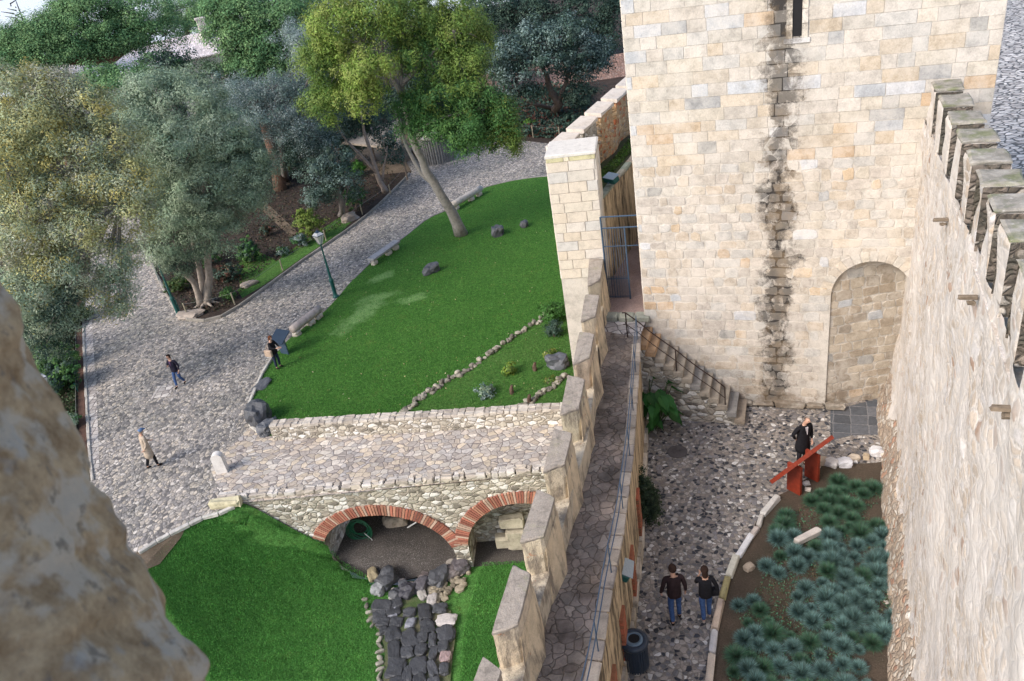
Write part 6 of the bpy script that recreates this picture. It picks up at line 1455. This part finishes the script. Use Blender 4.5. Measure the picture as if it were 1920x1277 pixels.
# red information board
pA, pB = P(1487, 905, YZ), P(1521, 884, YZ)
pA, pB = P(1489, 922, YZ), P(1522, 897, YZ)
ib = empty("information_board", ((pA.x + pB.x) / 2, (pA.y + pB.y) / 2, YZ), "red-stained wooden lectern board on two broad posts beside the garden bed", "information sign")
ax = (pB - pA); ax.z = 0; ax.normalize(); ac = Vector((-ax.y, ax.x, 0))
mats['redwood'] = mats['redwood']
for p_, (ya, yb_) in ((pA, (870, 842)), (pB, (846, 820))):
    mb = MB(); hh = HZ(p_.x * 0 + (1489 if p_ is pA else 1522), 872 if p_ is pA else 848, p_) - YZ
    # broad post: wide across the axis, thin along it
    w_ = .42; v = []
    for s in (-1, 1):
        for t in (-1, 1):
            q = p_ + ac * (w_ / 2 * s) + ax * (.04 * t); v.append(q)
    base = [v[0], v[1], v[3], v[2]]; top = [q + Vector((0, 0, hh + (.0 if i in (0, 1) else .0))) for i, q in enumerate(base)]
    mb.add(base + top, [(0, 1, 2, 3), (4, 5, 6, 7)] + [(i, (i + 1) % 4, 4 + (i + 1) % 4, 4 + i) for i in range(4)]); part("post", mb, mats['redwood'], ib)
hA = HZ(1489, 872, pA); hB = HZ(1522, 848, pB)
e0 = Vector((pA.x, pA.y, hA + .02)) ; e1 = Vector((pB.x, pB.y, hA + .02)); 
mb = MB(); up_ = Vector((0, 0, 1)); 
# plank seen edge-on, leaning away from the viewer
vw = -ray(1505, 865); pd_ = (vw - vw.dot(ax) * ax).normalized()      # reading side low, back edge high
nn3 = ax.cross(pd_).normalized(); L0 = e0 - ax * .68; L1 = e1 + ax * .62
v = []
for q in (L0, L1):
    for s in (-.42, .3):
        for t in (-.055, .055): v.append(q + pd_ * s + nn3 * t)
mb.add(v, [(0, 1, 3, 2), (4, 5, 7, 6), (0, 1, 5, 4), (2, 3, 7, 6), (0, 2, 6, 4), (1, 3, 7, 5)]); part("panel", mb, mats['redwood'], ib)
# litter bin
c = P(1194, 1248, YZ); bn = empty("litter_bin", (c.x, c.y, YZ), "blue-black slatted round litter bin at the foot of the curtain wall", "litter bin"); mb = MB()
for k in range(30):
    a = 2 * math.pi * k / 30; mb.box((c.x + .275 * math.cos(a), c.y + .275 * math.sin(a), YZ + .43), (.012, .034, .76), a)
mb.lathe([(.24, .04), (.24, .8)], (c.x, c.y, YZ), 24); part("slatted_body", mb, mats.setdefault('bin', m_plain("dark_blue_plastic", (.03, .045, .07), .4, 0, .3, 20)), bn)
mb = MB(); mb.lathe([(.3, .76), (.315, .8), (.3, .86), (.24, .88), (.16, .85), (.155, .7)], (c.x, c.y, YZ), 28); part("rim", mb, mats['bin'], bn, True)
mb = MB(); mb.lathe([(.2, .842), (.2, .868), (.13, .9), (.12, .86)], (c.x, c.y, YZ), 28); part("collar", mb, mats.setdefault('bincol', m_plain("blue_grey_plastic", (.13, .19, .25), .4, 0, .2, 20)), bn, True)
mb = MB(); mb.lathe([(.125, .8), (.125, .885)], (c.x, c.y, YZ), 20); part("opening", mb, mats['dark'], bn)
# floodlights
def flood(x, y, z, label, rz, dn):
    c = P(x, y, z); fl = empty("floodlight", c, label, "floodlight", "floodlights on the walls"); mb = MB()
    mb.box(c, (.3, .52, .2), rz, (1, 1, 1), .03, 0, (0, dn)); part("housing", mb, mats['teal'], fl)
    mb = MB(); m_ = Matrix.Rotation(rz, 3, 'Z') @ Matrix.Rotation(dn, 3, 'Y'); mb.box(c + m_ @ Vector((.03, 0, .11)), (.34, .5, .02), rz, (1, 1, 1), .005, 0, (0, dn)); part("glass", mb, mats['floodglass'], fl)
    mb = MB(); mb.tube([c, c + m_ @ Vector((-.2, 0, -.05))], .03, 6); part("bracket", mb, mats['iron'], fl)
mats['floodglass'] = m_plain("floodlight_glass", (.3, .36, .4), .15, 0, .15, 30, .7)
flood(1168, 1068, 3.6, "teal floodlight with pale glass hanging off the curtain wall above the walking couple", -.28, .5)
flood(1206, 692, 3.2, "teal floodlight on the wall under the top of the stairs", -.28, .4)
flood(1146, 336, 7.95, "dark blue floodlight with white glass standing on the mossy terrace", .6, -.3)
# garden border blocks and loose stones
def blk(x0, y0, x1, y1, w_, h, col, label):
    a, b = P(x0, y0, YZ + .05), P(x1, y1, YZ + .05); d = b - a; c = (a + b) / 2; mb = MB()
    mb.box((c.x, c.y, YZ + h / 2 - .02), (d.length, w_, h), math.atan2(d.y, d.x), col, .025, .02); o = mb.build("border_stone", mats['oldstone' if col[0] < .5 else 'stone']); tag(o, label, "border stone", "blocks edging the garden bed")
blk(1459, 932, 1430, 966, .17, .15, (.6, .58, .55), "pale rounded border block nearest the red board")
blk(1429, 967, 1421, 988, .12, .14, (.55, .52, .48), "short whitish border piece, second from the red board")
blk(1420, 990, 1409, 1007, .13, .14, (.52, .46, .42), "short pinkish border piece, third from the red board")
blk(1408, 1004, 1383, 1044, .15, .16, (.7, .7, .72), "cleanest white squared border block")
blk(1381, 1043, 1366, 1082, .17, .16, (.6, .58, .5), "chunky cream border block above the mossy one")
blk(1364, 1084, 1353, 1124, .15, .15, (.4, .35, .18), "yellow-mossy border block beside the woman in black")
blk(1352, 1126, 1341, 1181, .15, .15, (.58, .47, .38), "buff border block with a small dark socket hole")
blk(1340, 1183, 1335, 1226, .15, .15, (.52, .51, .52), "grey weathered border block below the socketed one")
blk(1334, 1228, 1328, 1300, .15, .15, (.55, .47, .39), "long buff border block cut by the bottom of the picture")
for x, y, r, col, lab in ((1601, 862, .16, (.55, .47, .38), "tan angular stone in the row near the right wall"), (1624, 858, .12, (.45, .36, .25), "brownish stone in the row near the right wall"), (1643, 851, .21, (.66, .66, .68), "bright white block in the row near the right wall"), (1661, 853, .16, (.55, .48, .4), "buff stone touching the right wall"),
    (1584, 872, .22, (.6, .6, .64), "large white boulder right of the red board"), (1560, 872, .2, (.56, .54, .54), "second white boulder, next to the red board's right"), (1541, 868, .19, (.4, .33, .27), "brown stone just right of the red board's far post"), (1512, 908, .1, (.62, .6, .58), "small white stone between the two red posts"), (1515, 919, .09, (.55, .5, .46), "little buff stone under the small white one at the red posts"),
    (1672, 916, .19, (.72, .7, .74), "white square stone against the foot of the right wall"), (1404, 1066, .15, (.36, .3, .24), "lone tan stone on the bare earth of the bed"), (1661, 995, .08, (.5, .48, .47), "pebble-sized pale stone in the right of the bed"), (1603, 866, .08, (.7, .69, .68), "small white stone left of the tan angular one"), (1700, 1180, .07, (.6, .6, .62), "small white stone near the wall foot, low in the bed"), (1662, 1130, .06, (.5, .45, .4), "tiny buff stone at the right edge of the bed")):
    p = P(x, y, YZ); rock((p.x, p.y, YZ - .02), (r, r * .8, r * .7), col, "loose_stone", lab, "stone", None, 'stone', facet=.75, rough=.25)
a, b = P(1492, 1018, YZ + .1), P(1536, 995, YZ + .1); d = b - a; c = (a + b) / 2; mb = MB(); mb.box((c.x, c.y, YZ + .12), (d.length, .17, .2), math.atan2(d.y, d.x), (.52, .48, .45), .03, .02); o = mb.build("fallen_block", mats['stone']); tag(o, "long pale stone block lying among the blue grass tufts", "stone block")
mb = MB(); c = P(1270, 847, YZ); mb.lathe([(.3, -.02), (.3, .012), (.26, .016), (.01, .014)], c, 24, (.11, .1, .1)); o = mb.build("manhole_cover", mats['oldstone']); tag(o, "dark round iron manhole cover set in the yard cobbles", "manhole cover")
# three small brown stubs on the lower grass
for x, y, lab in ((1003, 695, "brown wooden stub, farthest from the bridge on the lower grass"), (960, 738, "tallest dark wooden stub on the lower grass"), (993, 756, "short brown stub beside the pale stone curve")):
    p = P(x, y, .02); mb = MB(); mb.tube([p, p + Vector((0, 0, .2)), p + Vector((.05, 0, .38))], [.09, .08, .05], 8, (.12, .08, .06), True, .1); o = mb.build("wooden_stub", mats['bark']); tag(o, lab, "stump")
# near parapet stone, out of focus
fs_ = empty("parapet_stone", PD(100, 1000, .9), "huge blurred sandy weathered stone of the near battlement filling the lower left corner", "castle wall")
sil = [(-40, 470), (8, 540), (45, 600), (80, 665), (118, 745), (150, 800), (168, 862), (205, 925), (236, 985), (243, 1022), (285, 1075), (305, 1115), (308, 1150), (345, 1190), (372, 1225), (388, 1260), (393, 1300), (400, 1400), (410, 1600)]
mb = MB(); LL = []
sl_ = []
for a, b in zip(sil, sil[1:]):
    for k in range(6): sl_.append((a[0] + (b[0] - a[0]) * k / 6, a[1] + (b[1] - a[1]) * k / 6))
nrow = 34; vs = []
for i, (x, y) in enumerate(sl_):
    rim = CAM + ray(x, y) * 1.15; inn = CAM + ray(x - 900, y + 250) * 1.0
    bk = rim + ray(x, y) * .5 + Vector((-.12, 0, -.1))
    for j in range(nrow):
        u = j / (nrow - 1)
        if u < .3: t = u / .3; v = bk.lerp(rim, t)
        else: t = (u - .3) / .7; v = rim.lerp(inn, t); v -= ray(x, y) * .12 * math.sin(min(1, t * 3) * math.pi / 2)
        r_ = .02 * mnoise.noise(v * 7) + .018 * mnoise.noise(v * 17) + .01 * mnoise.noise(v * 40)
        vs.append(v + Vector((-.6, -.4, .6)) * r_)
mb.add(vs, [(i * nrow + j, (i + 1) * nrow + j, (i + 1) * nrow + j + 1, i * nrow + j + 1) for i in range(len(sl_) - 1) for j in range(nrow - 1)])
t = NT("near_sandstone"); f = t.noise(22, 9, rough=.75); g = t.noise(34, 5, rough=.65); h = t.noise(15, 4)
c_ = t.mix(t.ramp(f, [(.35, 0), (.62, 1)]), (.25, .16, .085), (.56, .41, .25)); c_ = t.mix(t.ramp(h, [(.48, 0), (.58, .75)]), c_, (.58, .51, .42)); c_ = t.mix(t.ramp(g, [(.57, 0), (.66, .8)]), c_, (.2, .165, .13)); c_ = t.mix(t.ramp(t.noise(14, 3), [(.6, 0), (.7, .6)]), c_, (.42, .43, .43))
part("weathered_face", mb, t.fin(c_, .9, f, 1.0, .02, .2), fs_, True)
# ------------------------------------------------------------------ people
def plocal(o, root): o.parent = root; return o
def skin_obj(name, chains, m, root, sub=1):
    """chains: list of (points, radii) - one continuous skinned surface per chain, welded where a chain starts on another's point"""
    me = bpy.data.meshes.new(name); vs = []; es = []; rad = []; key = {}; roots = []
    for pts, rr in chains:
        prev = None
        for i, (p, r) in enumerate(zip(pts, rr)):
            k = tuple(round(c, 4) for c in p)
            if k in key: idx = key[k]
            else: idx = len(vs); vs.append(p); rad.append(r); key[k] = idx; 
            if prev is None and i == 0 and idx == len(vs) - 1: roots.append(idx)
            if prev is not None and prev != idx and (prev, idx) not in es and (idx, prev) not in es: es.append((prev, idx))
            prev = idx
    me.from_pydata(vs, es, []); o = bpy.data.objects.new(name, me); COL.objects.link(o)
    md = o.modifiers.new("skin", 'SKIN'); md.use_smooth_shade = True
    sv = me.skin_vertices[0].data
    for i, r in enumerate(rad): sv[i].radius = (r, r) if not hasattr(r, '__len__') else r
    for i, s_ in enumerate(sv): s_.use_root = i in roots
    if sub: s2 = o.modifiers.new("sub", 'SUBSURF'); s2.levels = sub; s2.render_levels = sub
    me.materials.append(m); o.parent = root; return o
mats['skin'] = m_plain("skin", (.5, .3, .22), .55, 0, .1, 20)
def cloth(name, c): return m_plain(name, c, .9, 0, .35, 14, .2)
def limbpts(a, b, c): return [a, tuple((a[i] + b[i]) / 2 for i in range(3)), b, tuple((b[i] + c[i]) / 2 for i in range(3)), c]
def finger_chains(wr, hd, curl, side):
    """hand at the end of the forearm: palm plus five separate fingers"""
    w_, h = Vector(wr), Vector(hd); f = (h - w_).normalized(); s = Vector((0, 1, 0)) if abs(f.y) < .8 else Vector((1, 0, 0)); s = (s - s.dot(f) * f).normalized(); n = f.cross(s) * side
    out = []
    for k, (o_, L) in enumerate(((.032, .07), (.011, .08), (-.011, .076), (-.031, .06))):
        a = w_ + f * .06 + s * o_ * .7; b = w_ + f * .095 + s * o_; c = b + (f * math.cos(curl) + n * math.sin(curl)) * L * .55; d = c + (f * math.cos(curl * 2.2) + n * math.sin(curl * 2.2)) * L * .45
        out.append(([tuple(a), tuple(b), tuple(c), tuple(d)], [.011, .01, .009, .007]))
    a = w_ + f * .03 + s * .022; b = a + f * .03 + s * .03 + n * .01; c = b + f * .035 + s * .008 + n * .012
    out.append(([tuple(a), tuple(b), tuple(c)], [.012, .011, .008])); return out
def person(label, p, rz, H, pose, hairc, hairlen, top, bottom, shoe, coat=None, female=False, bald=False, hat=None, bag=None, shirt=None):
    k = H / 1.75
    root = empty("person", p, label, "person", None, rz)
    S = lambda v: tuple(c * k for c in v)
    sw = .165 if female else .19; hw = .1 if female else .09
    lean = pose.get('lean', 0); tl = pose.get('head', (0, -.02)); # forward is -Y
    pel = (0, 0, .93); sp = (0, -lean * .4, 1.14); ch = (0, -lean * .8, 1.34); nk = (0, -lean, 1.47)
    hb = (tl[0] * .4, -lean - .01 + tl[1] * .4, 1.55); hc = (tl[0], -lean - .02 + tl[1], 1.645); ht = (tl[0] * 1.1, -lean - .01 + tl[1], 1.71)
    arms = pose['arms']; legs = pose['legs']
    body = [([S(pel), S(sp), S(ch), S(nk), S(hb), S(hc), S(ht)], [(.09 * k, .07 * k), (.08 * k, .065 * k), (.11 * k, .08 * k), .048 * k, .06 * k, (.076 * k, .092 * k), .05 * k])]
    slv = []; wr = []
    for sg, (el, ws, hd, curl) in zip((-1, 1), arms):
        sh = (sg * sw, -lean, 1.41); el_ = (sg * el[0], el[1] - lean, el[2]); ws_ = (sg * ws[0], ws[1] - lean, ws[2]); hd_ = (sg * hd[0], hd[1] - lean, hd[2])
        body.append(([S(ch), S(sh), S(el_), S(ws_), S(hd_)], [(.13 * k, .09 * k), .045 * k, .036 * k, .023 * k, (.032 * k, .018 * k)]))
        body += [([tuple(x) for x in q], [r * k for r in rr]) for q, rr in finger_chains(S(ws_), S(hd_), curl, -sg)]
        slv.append(([S(ch), S((sg * sw * .8, -lean, 1.42)), S(sh), S(el_), S(tuple(el_[i] + (ws_[i] - el_[i]) * .93 for i in range(3)))], [(.15 * k, .105 * k), .07 * k, .066 * k, .053 * k, .04 * k]))
    for sg, (kn, anl, toe) in zip((-1, 1), legs):
        hp = (sg * hw, 0, .9); kn_ = (sg * kn[0], kn[1], kn[2]); an_ = (sg * anl[0], anl[1], anl[2]); to_ = (sg * toe[0], toe[1], toe[2])
        body.append(([S(pel), S(hp), S(kn_), S(an_), S(to_)], [(.09 * k, .07 * k), .07 * k, .05 * k, .036 * k, .03 * k]))
    # nose
    nz_ = (hc[0] + tl[0] * .5, hc[1] - .1, hc[2] - .015); body.append(([S(hc), S(nz_)], [(.076 * k, .092 * k), .012 * k]))
    skin_obj("body", body, mats['skin'], root, 1)
    # eyes and mouth
    mb = MB()
    for sg in (-1, 1): mb.lathe([(.004, -.008), (.011, 0), (.004, .008)], S((hc[0] + sg * .032, hc[1] - .083, hc[2] + .012)), 6)
    mb.box(S((hc[0], hc[1] - .082, hc[2] - .05)), (.045, .01, .01), 0); plocal(mb.build("face_features", mats['dark']), root)
    # trousers
    tr = []
    for sg, (kn, anl, toe) in zip((-1, 1), legs):
        tr.append(([S((0, 0, .97)), S((0, 0, .9)), S((sg * hw, 0, .85)), S((sg * kn[0], kn[1], kn[2])), S((sg * anl[0], anl[1], anl[2] + .03))], [(.14 * k, .11 * k), (.14 * k, .115 * k), .098 * k, .07 * k, .058 * k]))
    skin_obj("trousers", tr, bottom, root, 1)
    for sg, (kn, anl, toe) in zip((-1, 1), legs):
        skin_obj("shoe", [([S((sg * anl[0], anl[1] + .04, anl[2] - .02)), S((sg * (anl[0] + toe[0]) / 2, (anl[1] + toe[1]) / 2, (anl[2] + toe[2]) / 2 + .0)), S((sg * toe[0], toe[1] - .02, toe[2]))], [.042 * k, .046 * k, .034 * k])], shoe, root, 1)
    # jacket or long coat: torso shell plus sleeves
    hem = .8 if coat is None else coat
    tors = [([S((0, -lean * .1, hem)), S((0, -lean * .2, .5 * hem + .5)), S((0, -lean * .5, 1.18)), S(ch), S((0, -lean, 1.44))], [(.2 * k * (1.35 if coat else 1), .17 * k * (1.3 if coat else 1)), (.18 * k * (1.25 if coat else 1), .15 * k * (1.2 if coat else 1)), (.165 * k * (1.15 if coat else 1), .135 * k), (.175 * k, .125 * k), (.1 * k, .085 * k)])]
    jk = skin_obj("coat" if coat else "jacket", tors + slv, top, root, 1)
    if shirt: 
        mb = MB(); mb.add([S((-.04, -lean - .115, 1.43)), S((.04, -lean - .115, 1.43)), S((.004, -lean - .135, 1.2)), S((-.004, -lean - .135, 1.2)), S((-.04, -lean - .09, 1.43)), S((.04, -lean - .09, 1.43)), S((0, -lean - .1, 1.2))], [(0, 1, 2, 3), (0, 1, 5, 4), (4, 5, 6)]); plocal(mb.build("shirt_front", shirt), jk)
    # hair
    mb = MB(); vs, fs = ico(3); out = []; keep = []
    for v in vs:
        out.append(S((hc[0] + v.x * .094, hc[1] + .012 + v.y * .106, hc[2] + .02 + v.z * .108)))
    if bald: fs2 = [f for f in fs if all(-.35 < vs[i].z < .3 and vs[i].y > -.1 for i in f)]
    else: fs2 = [f for f in fs if all(vs[i].y > -.45 or vs[i].z > .45 for i in f) and all(vs[i].z > -.75 for i in f)]
    mb.add(out, fs2); hr_ = mb.build("hair", hairc, smooth=True); plocal(hr_, root)
    sd_ = hr_.modifiers.new("thick", 'SOLIDIFY'); sd_.thickness = .015
    if hairlen: skin_obj("long_hair", [([S((hc[0], hc[1] + .05, hc[2] + .02)), S((hc[0] * .8, hc[1] + .08, hc[2] - .1)), S((hc[0] * .6, -lean + .09, hc[2] - hairlen))], [(.085 * k, .07 * k), (.085 * k, .05 * k), (.05 * k, .03 * k)])], hairc, root, 1)
    if hat:
        mb = MB(); mb.lathe([(.1, .04), (.108, .07), (.1, .115), (.06, .145), (.01, .15)], S((hc[0], hc[1], hc[2] - .03)), 16); mb.box(S((hc[0], hc[1] - .12, hc[2] + .025)), (.13, .1, .012)); plocal(mb.build("cap", hat, smooth=True), root)
    if bag:
        c, d, m_, str_ = bag; mb = MB(); mb.box(S(c), d, pose.get('bagrot', 0), (1, 1, 1), .04); b_ = plocal(mb.build("bag", m_), root)
        mb = MB(); mb.tube([S((c[0], c[1], c[2] + d[2] * .4)), S((c[0] * .6, c[1] + .02, 1.3)), S((str_ * sw * .7, -lean + .02, 1.485)), S((c[0] * .75, c[1] + .12, 1.25)), S((c[0], c[1] + .05, c[2] + d[2] * .4))], .012, 5); plocal(mb.build("strap", m_), b_)
    return root
hang = ((.25, .02, 1.14), (.27, -.05, .89), (.27, -.09, .8), .35)
stand = ((.1, -.01, .49), (.1, .02, .08), (.12, -.13, .035))
jean = cloth("blue_denim", (.05, .1, .24)); djean = cloth("dark_denim", (.025, .035, .07)); black = cloth("black_cloth", (.012, .012, .016)); dgrey = cloth("charcoal_cloth", (.03, .028, .035)); beige = cloth("beige_wool", (.42, .35, .28)); mauve = cloth("purple_knit", (.12, .06, .14))
brown = cloth("brown_hair", (.03, .016, .012)); auburn = cloth("auburn_hair", (.13, .045, .02)); greyh = cloth("grey_hair", (.3, .26, .23)); bluecap = cloth("blue_cap", (.12, .2, .36)); shoeb = cloth("dark_leather", (.015, .013, .012)); tan = cloth("tan_canvas", (.42, .32, .25)); white_ = cloth("white_cotton", (.65, .62, .66)); pale = cloth("pale_shoe", (.4, .35, .32))
# woman walking towards the viewer in the middle of the plaza, hand at the chest
f = P(340, 724, 0)
person("woman in a dark jacket, purple top and blue jeans walking alone across the plaza", (f.x, f.y, 0), R(-15), 1.66,
       dict(arms=[((.26, -.02, 1.15), (.14, -.2, 1.2), (.07, -.24, 1.24), .6), ((.27, .03, 1.14), (.28, -.08, .92), (.27, -.13, .84), .4)], legs=[((.1, -.12, .5), (.1, -.16, .09), (.12, -.31, .04)), ((.09, .02, .5), (.09, .24, .12), (.1, .13, .035))], head=(-.02, -.01)), brown, .1, cloth("navy_jacket", (.02, .018, .035)), jean, shoeb, None, True, shirt=mauve)
# man in the beige coat walking away to the right with a blue cap
f = P(290, 876, 0)
person("older man in a long beige coat, dark trousers and blue cap strolling on the plaza", (f.x, f.y, 0), R(130), 1.76,
       dict(arms=[((.24, .03, 1.14), (.2, .16, .96), (.15, .2, .9), .4), ((.25, -.05, 1.13), (.2, -.22, 1.02), (.14, -.28, 1.02), .5)], legs=[((.1, -.12, .5), (.1, -.12, .08), (.11, -.27, .035)), ((.09, .04, .49), (.09, .2, .11), (.1, .08, .035))], lean=.05), greyh, 0, beige, black, shoeb, .42, hat=bluecap)
# woman reading the lectern
f = P(523, 690, .02)
person("auburn-haired woman in black with a beige shoulder bag reading the blue-grey lectern", (f.x, f.y, .02), R(62), 1.66,
       dict(arms=[((.2, -.14, 1.2), (.12, -.36, 1.18), (.08, -.44, 1.2), .5), ((.22, -.12, 1.18), (.1, -.33, 1.12), (.06, -.41, 1.14), .5)], legs=[stand, ((.1, -.06, .49), (.1, -.02, .08), (.13, -.17, .035))], head=(0, -.05), lean=.03), auburn, .12, black, djean, shoeb, .78, True, bag=((-.3, .02, .98), (.13, .4, .32), tan, -1))
# man in the long black coat behind the board, hand to his ear side
f = P(1503, 874, YZ)
person("balding man in a long black overcoat with white shirt standing behind the red board", (f.x, f.y, YZ), R(15), 1.78,
       dict(arms=[((.32, .05, 1.2), (.2, .1, .98), (.15, .1, .94), .5), ((.26, .03, 1.14), (.22, -.05, .92), (.2, -.1, .85), .4)], legs=[stand, stand], head=(.03, -.06), lean=.05), greyh, 0, black, dgrey, shoeb, .48, bald=True, shirt=white_)
# couple walking away
f = P(1268, 1164, YZ)
person("man in a dark brown jacket and blue jeans walking away beside the woman in black", (f.x, f.y, YZ), R(178), 1.75,
       dict(arms=[hang, ((.27, .02, 1.13), (.3, -.08, .9), (.29, -.13, .82), .4)], legs=[((.1, -.1, .5), (.1, -.08, .08), (.11, -.23, .035)), ((.1, .03, .49), (.1, .14, .1), (.12, .0, .035))]), brown, 0, cloth("brown_black_jacket", (.03, .018, .02)), jean, shoeb)
f = P(1325, 1162, YZ)
person("woman with dark long hair, black jacket and black shoulder bag walking beside the bed border", (f.x, f.y, YZ), R(172), 1.66,
       dict(arms=[((.27, .0, 1.12), (.27, -.06, .9), (.24, -.1, .83), .5), ((.2, -.12, 1.18), (.12, -.26, 1.22), (.08, -.3, 1.28), .6)], legs=[((.08, -.08, .5), (.08, -.06, .08), (.09, -.21, .035)), ((.08, .03, .49), (.08, .12, .1), (.1, -.02, .035))]), brown, .16, black, jean, pale, None, True, bag=((-.17, -.06, .9), (.3, .14, .22), black, 1))
